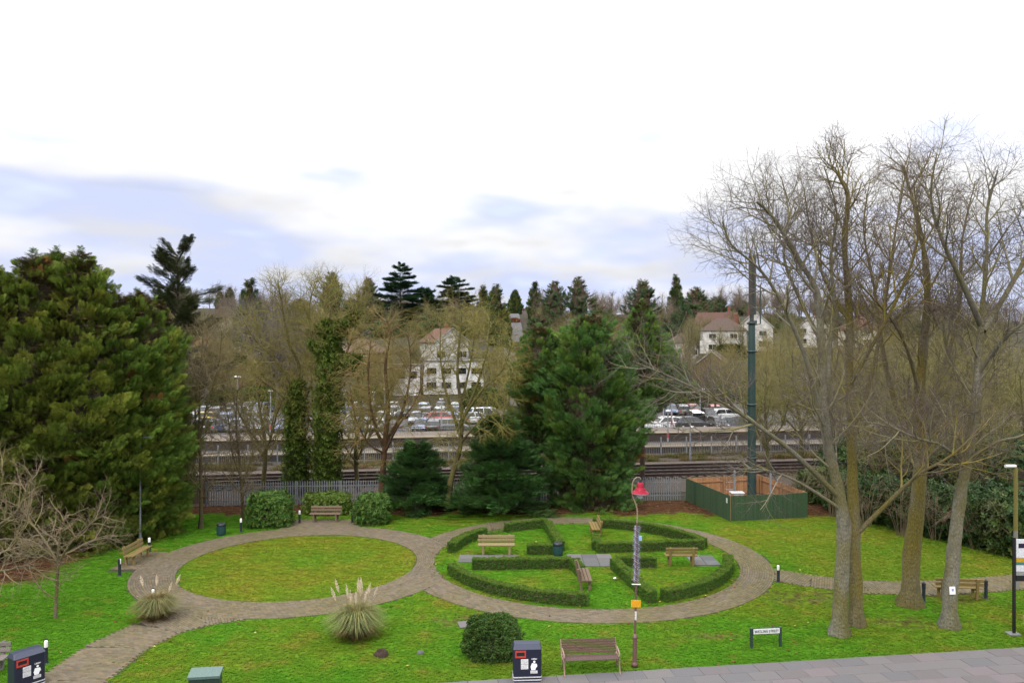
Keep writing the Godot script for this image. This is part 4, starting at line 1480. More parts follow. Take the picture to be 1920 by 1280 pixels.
func make_leaf_meshes() -> void:
	var r := RandomNumberGenerator.new()
	r.seed = 12
	# flat feathery spray of scale leaves, y along the spray, one unit long
	var b := MB.new()
	for i in 8:
		var t := i / 8.0
		for s in [-1.0, 1.0]:
			var p := Vector3(0, t * 0.82, 0.08 * sin(t * 3.0))
			var L := 0.40 * (1.05 - t) + 0.10
			var d := Vector3(s * 0.8, 0.62, r.randf_range(-0.3, 0.3)).normalized()
			var nn := d.cross(Vector3.BACK).normalized()
			b.tri(p - nn * 0.012, p + d * L, p + nn * 0.012)
			for j in 3:
				var q := p + d * L * (0.2 + j * 0.27)
				for e in [-1.0, 1.0]:
					var f = (d * 0.75 + nn * e * 0.7 + Vector3(0, 0, r.randf_range(-0.4, 0.4))).normalized()
					var g := Vector3(f.y, -f.x, r.randf_range(-0.6, 0.6)).normalized() * 0.017
					b.tri(q - g, q + f * (0.15 - 0.03 * j), q + g)
	b.tri(Vector3(-0.02, 0.6, 0.05), Vector3(0, 1.05, 0.0), Vector3(0.02, 0.6, 0.05))
	spray_mesh = b.mesh(mats.leaf)
	# short needled shoot
	var nb := MB.new()
	for i in 14:
		var an := i * 2.4
		var t := i / 14.0
		var o := Vector3(cos(an), 0, sin(an))
		var p := Vector3(0, t * 0.75, 0)
		var w := o.cross(Vector3.UP) * 0.05
		nb.tri(p - w, p + (o * 0.7 + Vector3(0, 0.5, 0)) * 0.4 * (1.15 - t * 0.6), p + w)
	needle_mesh = nb.mesh(mats.leaf)
	# five broad leaves on a shoot
	var lb := MB.new()
	for i in 5:
		var an := i * 2.4
		var o := Vector3(cos(an), 0.0, sin(an))
		var p := Vector3(0, 0.12 * i, 0)
		var d := (o + Vector3(0, 0.45, 0)).normalized()
		var w := o.cross(Vector3.UP) * 0.2
		lb.quad(p, p + d * 0.35 - w + Vector3(0, 0.06, 0), p + d * 0.8, p + d * 0.35 + w + Vector3(0, 0.06, 0))
	leaf_mesh = lb.mesh(mats.glossy_leaf)
	var sb := MB.new()
	for i in 7:
		var o := Vector3(r.randf_range(-1, 1), r.randf_range(0.1, 1), r.randf_range(-1, 1)).normalized()
		var p := Vector3(r.randf_range(-1, 1), r.randf_range(-0.6, 0.6), r.randf_range(-1, 1)) * 0.4
		var w := o.cross(Vector3(r.randf_range(-1, 1), r.randf_range(-1, 1), r.randf_range(-1, 1))).normalized() * 0.22
		sb.quad(p, p + o * 0.3 - w, p + o * 0.66, p + o * 0.3 + w)
	small_leaf_mesh = sb.mesh(mats.leaf)

# dense screen conifer built of plumes; green: base colour; prof: 0 column, 1 cone
func conifer(called: String, label: String, at: Vector3, height: float, radius: float, sd: int, green: Color, o: Dictionary) -> Node3D:
	rng.seed = sd
	var t := thing(called, label, "tree", at, 0.0, o.get("group", ""))
	var tr := MB.new()
	tr.col = Color(0.085, 0.05, 0.035)
	var r0: float = o.get("trunk", 0.2)
	tr.tube(PackedVector3Array([Vector3(0, -0.1, 0), Vector3(0.05, height * 0.4, 0), Vector3(0, height * 0.96, 0)]), PackedFloat32Array([r0, r0 * 0.7, 0.03]), 8, true)
	var clear: float = o.get("clear", 0.0)
	part(tr, "trunk", mats.bark, t)
	var k := Crowd.new()
	var plumes: int = o.get("plumes", 300)
	var per: int = o.get("per", 22)
	var up: float = o.get("up", 0.5)
	var plume_len: float = o.get("plume", 1.25)
	var sp: float = o.get("spray", 0.42)
	var lump: float = o.get("lump", 0.25)
	var rough := FastNoiseLite.new()
	rough.seed = sd
	rough.frequency = 1.0
	var shape: float = o.get("shape", 0.7)
	var fat: float = o.get("fat", 0.3)
	var core := MB.new()
	var rings := []
	for i in plumes:
		var u: float
		var prof: float
		while true:
			u = rng.randf()
			prof = _profile(u, shape, fat)
			if rng.randf() < prof + 0.12:
				break
		var h := clear + (height - clear) * u
		var an := rng.randf() * TAU
		var dirv := Vector3(cos(an), 0, sin(an))
		var n := rough.get_noise_3d(dirv.x * 1.3, h * 0.42, dirv.z * 1.3)
		var R := radius * prof * (1.0 + n * lump * 2.0) + 0.12
		var tip := dirv * R + Vector3(0, h, 0)
		var dd := (dirv * (1.0 - up * 0.4) + Vector3(0, up + 0.6 * u * u, 0) + rvec() * 0.25).normalized()
		var L := plume_len * rng.randf_range(0.7, 1.3) * (1.0 - 0.45 * u)
		var tint := tone(green, 0.18)
		var y := rng.randf()
		if y < 0.28:
			tint = tint.lerp(o.get("light", Color(0.20, 0.205, 0.035)), 0.6)
		elif y > 0.988:
			tint = o.get("dead", Color(0.17, 0.085, 0.03))
		for j in per:
			var f := rng.randf()
			var side := rvec()
			side = (side - dd * side.dot(dd)).normalized()
			side.y *= o.get("flat", 1.0)
			var wd: float = L * o.get("wide", 0.42) * pow(1.04 - f, 0.75) * minf(1.0, 0.35 + f * 2.2) * sqrt(rng.randf())
			var p = tip - dd * L * (1.0 - f) + side * wd
			var sd_dir := (dd + side * rng.randf_range(0.1, 0.75) + Vector3(0, 0.12, 0)).normalized()
			k.add(facing(sd_dir, (side + Vector3(0, 0.6, 0) + rvec() * 0.5), sp * rng.randf_range(0.7, 1.3)), p, tone(tint, 0.24))
	# brown dead twigs inside
	for i in int(plumes * per * 0.1):
		var u := rng.randf()
		var R := radius * _profile(u, shape, fat) * rng.randf_range(0.35, 0.75)
		var an := rng.randf() * TAU
		k.add(facing(Vector3(cos(an), 0.3, sin(an)) + rvec() * 0.5, Vector3.UP, sp * 1.6), Vector3(cos(an) * R, clear + (height - clear) * u, sin(an) * R), tone(Color(0.11, 0.08, 0.045), 0.3))
	for i in int(o.get("spires", 0)):
		# slender leading shoots above the mass
		var an := i * 2.4 + rng.randf()
		var off := Vector3(cos(an), 0, sin(an)) * radius * (0.0 if i == 0 else rng.randf_range(0.18, 0.42))
		var y1 := height * (1.03 if i == 0 else rng.randf_range(0.86, 0.97))
		var len := rng.randf_range(2.0, 3.2)
		for j in 260:
			var f := rng.randf()
			var a2 := rng.randf() * TAU
			var rr := (1.0 - f) * 0.62 + 0.05
			var dv := Vector3(cos(a2), 0.55, sin(a2))
			k.add(facing(dv + rvec() * 0.3, Vector3.UP + rvec() * 0.4, sp * rng.randf_range(0.5, 0.8)), off + Vector3(cos(a2) * rr * rng.randf_range(0.3, 0.8), y1 - len * (1.0 - f), sin(a2) * rr * rng.randf_range(0.3, 0.8)), tone(green, 0.2))
	var foliage := crowd_node(k, needle_mesh if o.get("needles", false) else spray_mesh, "crown", t)
	# thicket of dead brown branches round the trunk
	if not o.get("open", false):
		core.col = Color(0.10, 0.078, 0.05)
		var sides := 10
		for i in 10:
			var row := []
			var u := i / 9.0 * 0.94
			for s in sides:
				var an := TAU * s / sides
				var n := rough.get_noise_3d(cos(an) * 1.3, u * height * 0.42, sin(an) * 1.3)
				var R := radius * _profile(u, shape, fat) * (0.56 + n * lump)
				row.append(Vector3(cos(an) * R, clear + (height - clear) * u, sin(an) * R))
			rings.append(row)
		for i in 9:
			for s in sides:
				var q := (s + 1) % sides
				core.face(rings[i][s], rings[i][q], rings[i + 1][q], rings[i + 1][s], rings[i][s] - Vector3(0, rings[i][s].y, 0))
		part(core, "inner_branches", mats.bark, t)
	return t

func _profile(u: float, shape: float, fat: float) -> float:
	if u < fat:
		return lerpf(0.72, 1.0, smoothstep(0.0, fat, u))
	return pow(maxf(0.0, (1.0 - u) / (1.0 - fat)), shape)

# cedar or pine: open tiers of flat boughs
func tiered(called: String, label: String, at: Vector3, height: float, radius: float, sd: int, green: Color, o: Dictionary) -> Node3D:
	rng.seed = sd
	var t := thing(called, label, "tree", at, 0.0, o.get("group", ""))
	var tr := MB.new()
	tr.col = Color(0.10, 0.07, 0.05)
	tr.tube(PackedVector3Array([Vector3(0, -0.3, 0), Vector3(0.1, height * 0.5, 0), Vector3(0, height * 0.97, 0)]), PackedFloat32Array([0.35, 0.22, 0.04]), 7, true)
	var k := Crowd.new()
	var boughs: int = o.get("boughs", 34)
	var clear: float = o.get("clear", 0.15)
	var shape: float = o.get("shape", 0.8)
	var sag: float = o.get("sag", 0.0)
	for i in boughs:
		var u := (i + rng.randf()) / boughs
		var h := height * (clear + (1.0 - clear) * u)
		var L := radius * pow(1.0 - u, shape) * rng.randf_range(0.65, 1.15) + 0.5
		var wild: float = o.get("wild", 0.0)
		L *= 1.0 + wild * rng.randf_range(-0.6, 0.5)
		var an := i * 2.4 + rng.randf_range(-0.5, 0.5) * (1.0 + 3.0 * wild)
		var d := Vector3(cos(an), o.get("rise", 0.1) + wild * rng.randf_range(-0.55, 0.6), sin(an)).normalized()
		var end := Vector3(0, h, 0) + d * L + Vector3(0, -sag * L, 0)
		tr.tube(PackedVector3Array([Vector3(0, h, 0), Vector3(0, h, 0) + d * L * 0.5, end]), PackedFloat32Array([0.07, 0.045, 0.015]), 4)
		var m := int(o.get("density", 26.0) * L)
		var tint := tone(green, 0.25)
		for j in m:
			var f := sqrt(rng.randf())
			var p := Vector3(0, h, 0) + d * L * f + Vector3(0, -sag * L * f * f, 0)
			var side := Vector3(-d.z, 0, d.x) * rng.randf_range(-1, 1) * L * 0.34 * (1.15 - f * 0.7)
			p += side + Vector3(0, rng.randf_range(-0.18, 0.22), 0)
			k.add(facing(d + side * 0.5 + Vector3(0, 0.25, 0) + rvec() * 0.4, Vector3.UP + rvec() * 0.3, o.get("spray", 0.75) * rng.randf_range(0.7, 1.3)), p, tone(tint, 0.2))
	part(tr, "trunk", mats.bark, t)
	crowd_node(k, needle_mesh if o.get("needles", false) else spray_mesh, "crown", t)
	return t

func build_conifers() -> void:
	make_leaf_meshes()
	var ley := Color(0.096, 0.172, 0.030)
	var grp := "screen conifers along the park edge"
	var big := {"plumes": 600, "per": 42, "plume": 1.8, "wide": 0.48, "spray": 0.34, "shape": 0.5, "fat": 0.45, "spires": 5, "lump": 0.38, "up": 0.28, "flat": 0.5, "group": grp}
	var row := [
		[-27.18, -36.50, 13.6, 3.3, "tall screen conifer at the outer end of the conifer row"], [-25.16, -37.20, 13.8, 3.2, "tall screen conifer above the crooked lichened tree"], [-23.49, -38.30, 14.3, 3.1, "tallest pointed screen conifer behind the low spreading tree"],
		[-21.74, -39.30, 14.5, 3.0, "spire topped screen conifer in the middle of the conifer row"], [-20.59, -40.30, 12.5, 2.9, "broad screen conifer next to the spire topped one"], [-19.80, -41.30, 12.6, 2.9, "screen conifer at the inner end of the row above the pole"],
		[-20.59, -45.00, 12.4, 2.0, "screen conifer beside the timber fence"], [-25.11, -43.00, 15.0, 2.6, "narrow screen conifer peeping between the taller ones"],
	]
	for i in row.size():
		var e: Array = row[i]
		var c := ley.lerp(Color(0.140, 0.150, 0.026), 0.5 if i < 4 else 0.2)
		conifer("screen_conifer_tree", e[4], Vector3(e[0], 0, e[1]), e[2], e[3], 900 + i, c, big)
	var mid := big.duplicate()
	mid.plumes = 620
	mid.spires = 3
	mid.shape = 0.42
	mid.light = Color(0.13, 0.20, 0.03)
	mid.group = ""
	var dark := Color(0.078, 0.160, 0.042)
	mid.fat = 0.6
	conifer("screen_conifer_tree", "massive dark green conifer in the middle of the fence line", Vector3(4.9, 0, -48.5), 11.7, 2.95, 920, dark, mid)
	var back := mid.duplicate()
	back.plumes = 420
	back.clear = 5.6
	back.shape = 0.7
	back.fat = 0.25
	conifer("screen_conifer_tree", "bright green conifer behind the massive dark one", Vector3(9.6, 0, -57.5), 12.9, 3.0, 921, Color(0.092, 0.175, 0.036), back)
	var tr := mid.duplicate()
	tr.plumes = 300
	tr.clear = 3.6
	tr.trunk = 0.17
	conifer("trunked_conifer_tree", "conifer with bare reddish lower trunk in front of the kiosk", Vector3(1.7, 0, -50.0), 11.0, 1.9, 922, dark, tr)
	tr.plumes = 160
	tr.clear = 4.5
	conifer("trunked_conifer_tree", "slender conifer trunk standing close to the massive conifer", Vector3(2.55, 0, -51.5), 10.0, 1.5, 923, dark, tr)
	var low := {"boughs": 90, "clear": 0.02, "shape": 0.62, "density": 60.0, "spray": 0.36, "sag": 0.22, "rise": 0.22, "wild": 0.35}
	tiered("low_conifer_tree", "low dark spreading conifer beside the rusty trunk", Vector3(-5.8, 0, -47.3), 3.9, 2.0, 930, Color(0.064, 0.138, 0.042), low)
	low.boughs = 130
	tiered("low_conifer_tree", "broad dark spreading conifer under the weeping tree", Vector3(-0.75, 0, -46.8), 5.6, 2.9, 931, Color(0.066, 0.144, 0.042), low)
	# scraggly tree behind the screen
	var sg := tiered("scraggly_pine", "scraggly dark pine with bare top twigs above the conifers", Vector3(-24.0, 0, -56.0), 16.6, 3.0, 940, Color(0.050, 0.062, 0.026), {"boughs": 64, "clear": 0.28, "shape": 0.4, "density": 30.0, "spray": 0.5, "rise": 0.5, "wild": 0.8})
	var tw := new_tree(941, [lv(0, 5, 1.6, 0.2, 0, 0, 0, 0, 0), lv(4, 3, 4.0, 0.1, 1.3, 0.02, 0.6, 0.2, 0.15), lv(1, 3, 0, 0, 0.5, 0.01, 0.6, 0.1, 0.3)])
	tw.split = -1
	tw.twig = Color(0.09, 0.06, 0.055)
	tw.limb(PackedVector3Array([Vector3(0, 13, 0), Vector3(-0.5, 15, 0), Vector3(-1.2, 16.4, 0), Vector3(-1.5, 17.2, 0)]), 0.05, 0.01, 0)
	tw.limb(PackedVector3Array([Vector3(0, 14, 0), Vector3(0.4, 15.5, 0), Vector3(0.7, 17.4, 0.2)]), 0.05, 0.01, 0)
	part(tw.crown, "bare_top", mats.twig, sg)

# ---------------------------------------------------------------- trees on the hillside and beyond the station
func bare_proto(sd: int, h: float, spread: float, look: Dictionary, called: String, label: String, group: String, fine := 0.03) -> Node3D:
	var S := [lv(0, 6, 2.6, 0.2, 0, 0, 0, 0, 0), lv(5, 4, 3.2, 0.1, h * spread, 0.07, 0.72, 0.4, 0.16), lv(3, 3, 5.2, 0.1, h * spread * 0.5, 0.032, 0.8, 0.15, 0.24), lv(1, 3, 0, 0, h * spread * 0.3, fine, 0.8, 0.1, 0.35)]
	var t := new_tree(sd, S)
	t.bark = look.bark
	t.moss = look.moss
	t.twig = look.twig
	t.mossy = look.mossy
	t.twig_moss = look.twig_moss
	t.split = 0
	var q = t.r
	t.limb(smooth_line([Vector3(0, -0.3, 0), Vector3(q.randf_range(-0.3, 0.3), h * 0.3, 0), Vector3(q.randf_range(-0.5, 0.5), h * 0.62, q.randf_range(-0.5, 0.5)), Vector3(q.randf_range(-0.7, 0.7), h * 0.95, 0)]), 0.22 * h / 10.0, 0.03, 0)
	for i in 4:
		var an = i * 1.6 + q.randf()
		var d := Vector3(cos(an), 0, sin(an))
		var y = h * q.randf_range(0.2, 0.35)
		t.limb(smooth_line([Vector3(0, y, 0), d * h * 0.12 + Vector3(0, y + h * 0.14, 0), d * h * 0.2 * q.randf_range(0.8, 1.3) + Vector3(0, y + h * 0.32, 0), d * h * 0.26 * q.randf_range(0.8, 1.3) + Vector3(0, y + h * 0.52, 0)]), 0.1 * h / 10.0, 0.03, 0)
	return finish_tree(t, called, label, Vector3.ZERO, group)

func build_hill_trees() -> void:
	make_leaf_meshes()
	var looks := [
		{"bark": Color(0.12, 0.095, 0.05), "moss": Color(0.185, 0.155, 0.035), "twig": Color(0.185, 0.152, 0.046), "mossy": 0.4, "twig_moss": 0.35},
		{"bark": Color(0.10, 0.08, 0.055), "moss": Color(0.13, 0.115, 0.035), "twig": Color(0.155, 0.140, 0.055), "mossy": 0.35, "twig_moss": 0.3},
		{"bark": Color(0.12, 0.098, 0.075), "moss": Color(0.14, 0.12, 0.05), "twig": Color(0.165, 0.122, 0.095), "mossy": 0.2, "twig_moss": 0.0},
		{"bark": Color(0.10, 0.085, 0.05), "moss": Color(0.14, 0.14, 0.03), "twig": Color(0.158, 0.132, 0.05), "mossy": 0.45, "twig_moss": 0.3},
	]
	var labels := ["bare straw coloured tree in the belt behind the car park", "bare brown tree on the slope between the houses", "bare pinkish grey tree on the skyline of the hill", "bare olive tree in the thicket beside the railway"]
	var groups := ["bare trees behind the car park", "bare trees between the houses", "bare trees on the skyline", "bare trees in the railway thicket"]
	var names := ["straw_tree", "brown_tree", "skyline_tree", "thicket_tree"]
	var protos := []
	for i in 4:
		for j in 2:
			protos.append(bare_proto(500 + i * 10 + j, 10.0, 0.27 if i != 2 else 0.24, looks[i], names[i], labels[i], groups[i], 0.02 if i == 3 else 0.036))
	var spots := [[], [], [], []]
	rng.seed = 4040
	for i in 52:
		var px := -58.0 + i * 2.6 + rng.randf_range(-1.2, 1.2)
		if px > -19.0 and px < -4.5:
			continue
		spots[0].append([px, 119.0 + rng.randf_range(0.0, 16.0), rng.randf_range(0.75, 1.15)])
	for i in 150:
		var d := rng.randf_range(146.0, 285.0)
		var x := rng.randf_range(-0.44, 0.64) * d
		if absf(x - 1.5) < 7.0 or absf(x + 10.0) < 8.0 and d < 180.0 or (x > 46.0 and x < 70.0 and d > 192.0 and d < 216.0):
			continue
		spots[1].append([x, d, rng.randf_range(0.7, 1.1)])
	for i in 215:
		var d := rng.randf_range(285.0, 440.0)
		var x := rng.randf_range(-0.46, 0.68) * d
		if absf(x - (1.8 - (d - 180.0) * 0.0165)) < 9.0:
			continue
		spots[2].append([x, d, rng.randf_range(0.9, 1.5)])
	for s in [[19.67, -60.00, 0.85], [24.34, -66.00, 1.0], [23.77, -58.00, 0.9], [28.37, -62.00, 1.05], [27.42, -55.00, 0.95], [34.54, -64.00, 1.1], [30.55, -52.00, 0.95], [36.45, -58.00, 1.05], [33.30, -50.00, 1.0], [26.99, -104.00, 0.9], [30.12, -98.00, 1.0], [32.05, -92.00, 1.05], [34.86, -88.00, 1.1], [37.30, -84.00, 1.1], [40.44, -80.00, 1.15], [44.22, -78.00, 1.15], [47.01, -74.00, 1.1], [16.65, -92.00, 0.62], [11.00, -70.00, 0.75], [21.92, -46.50, 0.7], [26.75, -44.50, 0.7]]:
		spots[3].append([s[0], -s[1], s[2]])
	for i in 4:
		for j in spots[i].size():
			var s: Array = spots[i][j]
			var at := Vector3(s[0], hill(s[0], -s[1]), -s[1])
			if j < 2:
				protos[i * 2 + j].position = at
				protos[i * 2 + j].rotation.y = rng.randf() * TAU
				protos[i * 2 + j].scale = Vector3.ONE * s[2]
			else:
				copy_of(protos[i * 2 + j % 2], names[i], "", at, rng.randf() * TAU, s[2])
	# the fan shaped crown on the skyline beyond the ivy trees
	var fan := bare_proto(590, 12.0, 0.26, {"bark": Color(0.15, 0.13, 0.12), "moss": Color(0.12, 0.1, 0.04), "twig": Color(0.10, 0.08, 0.085), "mossy": 0.1, "twig_moss": 0.0}, "fan_tree", "fan shaped bare tree with violet grey twigs above the ivy trees", "")
	fan.position = Vector3(-36.2, 0, -120.0)
	fan.scale = Vector3.ONE * 1.55
	# evergreens on the hill
	var list := [
		# kind, x, z, height of its top above the park, radius, label
		["cedar", -37.58, -262.00, 36.1, 11.5, "large blue green cedar standing on the skyline"], ["cedar", -30.66, -272.00, 28.8, 9.5, "lower cedar leaning against the large cedar"], ["cedar", -22.13, -300.00, 34.8, 11.5, "flat topped dark cedar beyond the hilltop house"],
		["cypress", -11.07, -300.00, 31.7, 2.6, "thin pointed cypress next to the flat topped cedar"], ["cypress", -5.19, -262.00, 29.5, 4.2, "broad dark cypress at the side of the hill road"], ["cypress", 1.41, -345.00, 32.6, 3.2, "small cypress beyond the crest of the hill road"], ["cypress", 9.25, -315.00, 33.9, 3.2, "tall narrow cypress across the hill road"],
		["pine", 15.57, -285.00, 32.0, 6.5, "open pine in front of the half timbered house"], ["pine", 24.76, -290.00, 34.0, 7.5, "taller pine with rounded top beside the open pine"], ["pine", 40.16, -240.00, 29.0, 7.0, "bushy pine standing alone above the bright green conifer"],
		["cypress", 69.20, -330.00, 38.4, 3.4, "dark spruce poking over the bare wood"], ["pine", 58.91, -250.00, 27.3, 7.0, "rounded evergreen oak at the edge of the bare wood"], ["pine", 86.78, -330.00, 29.0, 7.0, "low rounded evergreen on the falling ridge"], ["pine", 106.23, -360.00, 28.6, 8.0, "dark rounded evergreen above the red roofs"],
		["cypress", -55.45, -165.00, 23.2, 3.6, "dark domed cypress beside the fan shaped tree"], ["pine", -69.26, -300.00, 36.8, 7.0, "dark pine rising behind the ivy clad trees"], ["pine", -55.33, -300.00, 34.4, 6.0, "dark pine between the ivy trees and the cedar"], ["cypress", -144.81, -400.00, 37.5, 2.6, "tiny pointed spruce on the far ridge"], ["cypress", -149.73, -400.00, 35.3, 2.4, "lesser pointed spruce on the far ridge"],
		["cypress", -3.53, -235.00, 21.4, 3.2, "olive clipped cypress beside the road edge"], ["pine", 56.86, -225.00, 14.8, 5.0, "dark evergreen shrub mass before the hipped house"], ["pine", -23.50, -215.00, 17.5, 6.0, "dark evergreen below the cedars"], ["pine", 8.54, -250.00, 18.7, 4.5, "dark bushy evergreen at the road bend"],
		["pine", -65.57, -240.00, 23.0, 6.0, "green pine half hidden behind the fan shaped tree"], ["pine", -51.23, -250.00, 24.0, 6.5, "green pine on the slope below the twin pines"], ["pine", -36.92, -230.00, 17.0, 7.0, "spreading evergreen at the foot of the large cedar"], ["cypress", -13.66, -250.00, 18.0, 4.0, "plump green cypress near the broad roadside one"],
		["pine", 31.35, -270.00, 22.0, 7.0, "bushy evergreen behind the massive conifer"], ["pine", 34.15, -250.00, 18.0, 6.0, "low evergreen between the pines on the ridge"], ["pine", 43.99, -230.00, 17.0, 6.5, "green bushy evergreen beside the lone pine"], ["pine", 65.37, -290.00, 24.0, 7.0, "dark evergreen crown in the bare wood on the ridge"], ["pine", 87.09, -250.00, 19.0, 7.0, "evergreen behind the white gabled house"], ["pine", 106.56, -260.00, 20.0, 8.0, "evergreen between the trunks on the far slope"], ["pine", 118.03, -240.00, 17.0, 8.0, "spreading evergreen beyond the mossy trunk"], ["pine", 143.44, -250.00, 18.0, 8.0, "broad evergreen beyond the leaning trunk"],
	]
	for i in list.size():
		var e: Array = list[i]
		var x: float = e[1]
		var z: float = e[2]
		var at := Vector3(x, hill(x, z) - 0.3, z)
		var H: float = maxf(e[3] - at.y, 5.0)
		if e[0] == "cedar":
			tiered("cedar_tree", e[5], at, H, e[4], 700 + i, Color(0.040, 0.084, 0.046), {"boughs": 70, "clear": 0.1, "shape": 0.7, "density": 30.0, "spray": 1.3, "sag": 0.06, "rise": 0.12, "wild": 0.35})
		elif e[0] == "pine":
			conifer("pine_tree", e[5], at, H, e[4] * 0.8, 700 + i, Color(0.044, 0.082, 0.034), {"plumes": 170, "per": 18, "plume": 3.0, "wide": 0.34, "spray": 1.0, "shape": 0.55, "fat": 0.45, "lump": 0.45, "up": 0.3, "flat": 0.5, "needles": true, "clear": H * 0.12, "trunk": 0.3, "light": Color(0.085, 0.115, 0.03), "dead": Color(0.06, 0.075, 0.03)})
		else:
			conifer("cypress_tree", e[5], at, H, e[4], 700 + i, Color(0.042, 0.082, 0.030), {"plumes": 190, "per": 14, "plume": 2.2, "spray": 0.95, "shape": 0.62, "fat": 0.35, "lump": 0.12, "up": 0.9, "dead": Color(0.03, 0.045, 0.015)})
	# bushes on the slope and behind the car park
	var bl := [
		[1.95, -190.00, 2.8, Color(0.05, 0.085, 0.02), "pale green garden shrub at the foot of the hill road"], [-3.08, -205.00, 3.4, Color(0.045, 0.075, 0.025), "grey green bush on the verge of the hill road"], [5.74, -200.00, 4.0, Color(0.055, 0.10, 0.018), "bright green bush by the hill road opposite the verge"], [1.02, -300.00, 2.2, Color(0.15, 0.035, 0.03), "red leaved shrub near the top of the hill road"],
		[-40.00, -122.00, 3.6, Color(0.04, 0.09, 0.015), "green bush behind the car park lamp"], [-43.64, -121.00, 3.2, Color(0.045, 0.075, 0.016), "leafy bush at the end of the car park"], [-22.68, -123.00, 3.4, Color(0.05, 0.08, 0.02), "green bush at the back row of cars"], [21.58, -117.00, 4.4, Color(0.07, 0.085, 0.018), "olive bush beside the red cars"], [30.08, -119.00, 4.0, Color(0.035, 0.065, 0.016), "dark bush behind the red cars"], [32.90, -112.00, 3.6, Color(0.06, 0.085, 0.018), "olive bush next to the mast"], [-4.51, -120.00, 3.6, Color(0.05, 0.075, 0.02), "green bush behind the pale van"], [53.21, -190.00, 4.0, Color(0.03, 0.05, 0.016), "dark garden shrub below the hipped house"], [40.98, -125.00, 5.0, Color(0.06, 0.075, 0.02), "large olive bush beyond the mast"],
	]
	for i in bl.size():
		var e: Array = bl[i]
		var x: float = e[0]
		var z: float = e[1]
		bush("garden_bush", e[4], Vector3(x, hill(x, z), z), Vector3(e[2], e[2] * 0.85, e[2]), 800 + i, e[3], 500, e[2] * 0.17, small_leaf_mesh)

func bush(called: String, label: String, at: Vector3, half: Vector3, sd: int, c: Color, n: int, leaf: float, mesh: Mesh, group := "", square := 2.0) -> Node3D:
	# half: half width, height, half depth of a lumpy dome
	rng.seed = sd
	var t := thing(called, label, "bush", at, 0.0, group)
	var rough := FastNoiseLite.new()
	rough.seed = sd
	rough.frequency = 1.0
	var k := Crowd.new()
	for i in n:
		var d := rvec().normalized()
		if d.y < -0.6:
			d.y = -d.y
		d = d.normalized()
		var e := pow(pow(absf(d.x), square) + pow(absf(d.y), square) + pow(absf(d.z), square), -1.0 / square)
		var q := 1.0 + rough.get_noise_3d(d.x * 2.2, d.y * 2.2, d.z * 2.2) * 0.34
		var f := q * e * (1.0 - 0.3 * pow(rng.randf(), 2.0))
		var p := Vector3(d.x * half.x * f, maxf(0.02, d.y * half.y * 0.62 * f + half.y * 0.38), d.z * half.z * f)
		var cc := tone(c, 0.3)
		if rng.randf() < 0.12:
			cc = cc.lerp(Color(0.12, 0.13, 0.03), 0.5)
		k.add(facing(d + rvec() * 0.7, Vector3.UP + rvec() * 0.4, leaf * rng.randf_range(0.7, 1.3)), p, cc)
	crowd_node(k, mesh, "leaves", t)
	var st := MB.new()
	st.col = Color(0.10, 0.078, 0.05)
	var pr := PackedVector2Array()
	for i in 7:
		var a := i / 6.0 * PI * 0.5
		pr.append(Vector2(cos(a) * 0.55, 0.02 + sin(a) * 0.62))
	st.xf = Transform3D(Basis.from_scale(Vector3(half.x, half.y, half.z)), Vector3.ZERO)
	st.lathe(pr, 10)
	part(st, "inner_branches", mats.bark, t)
	return t

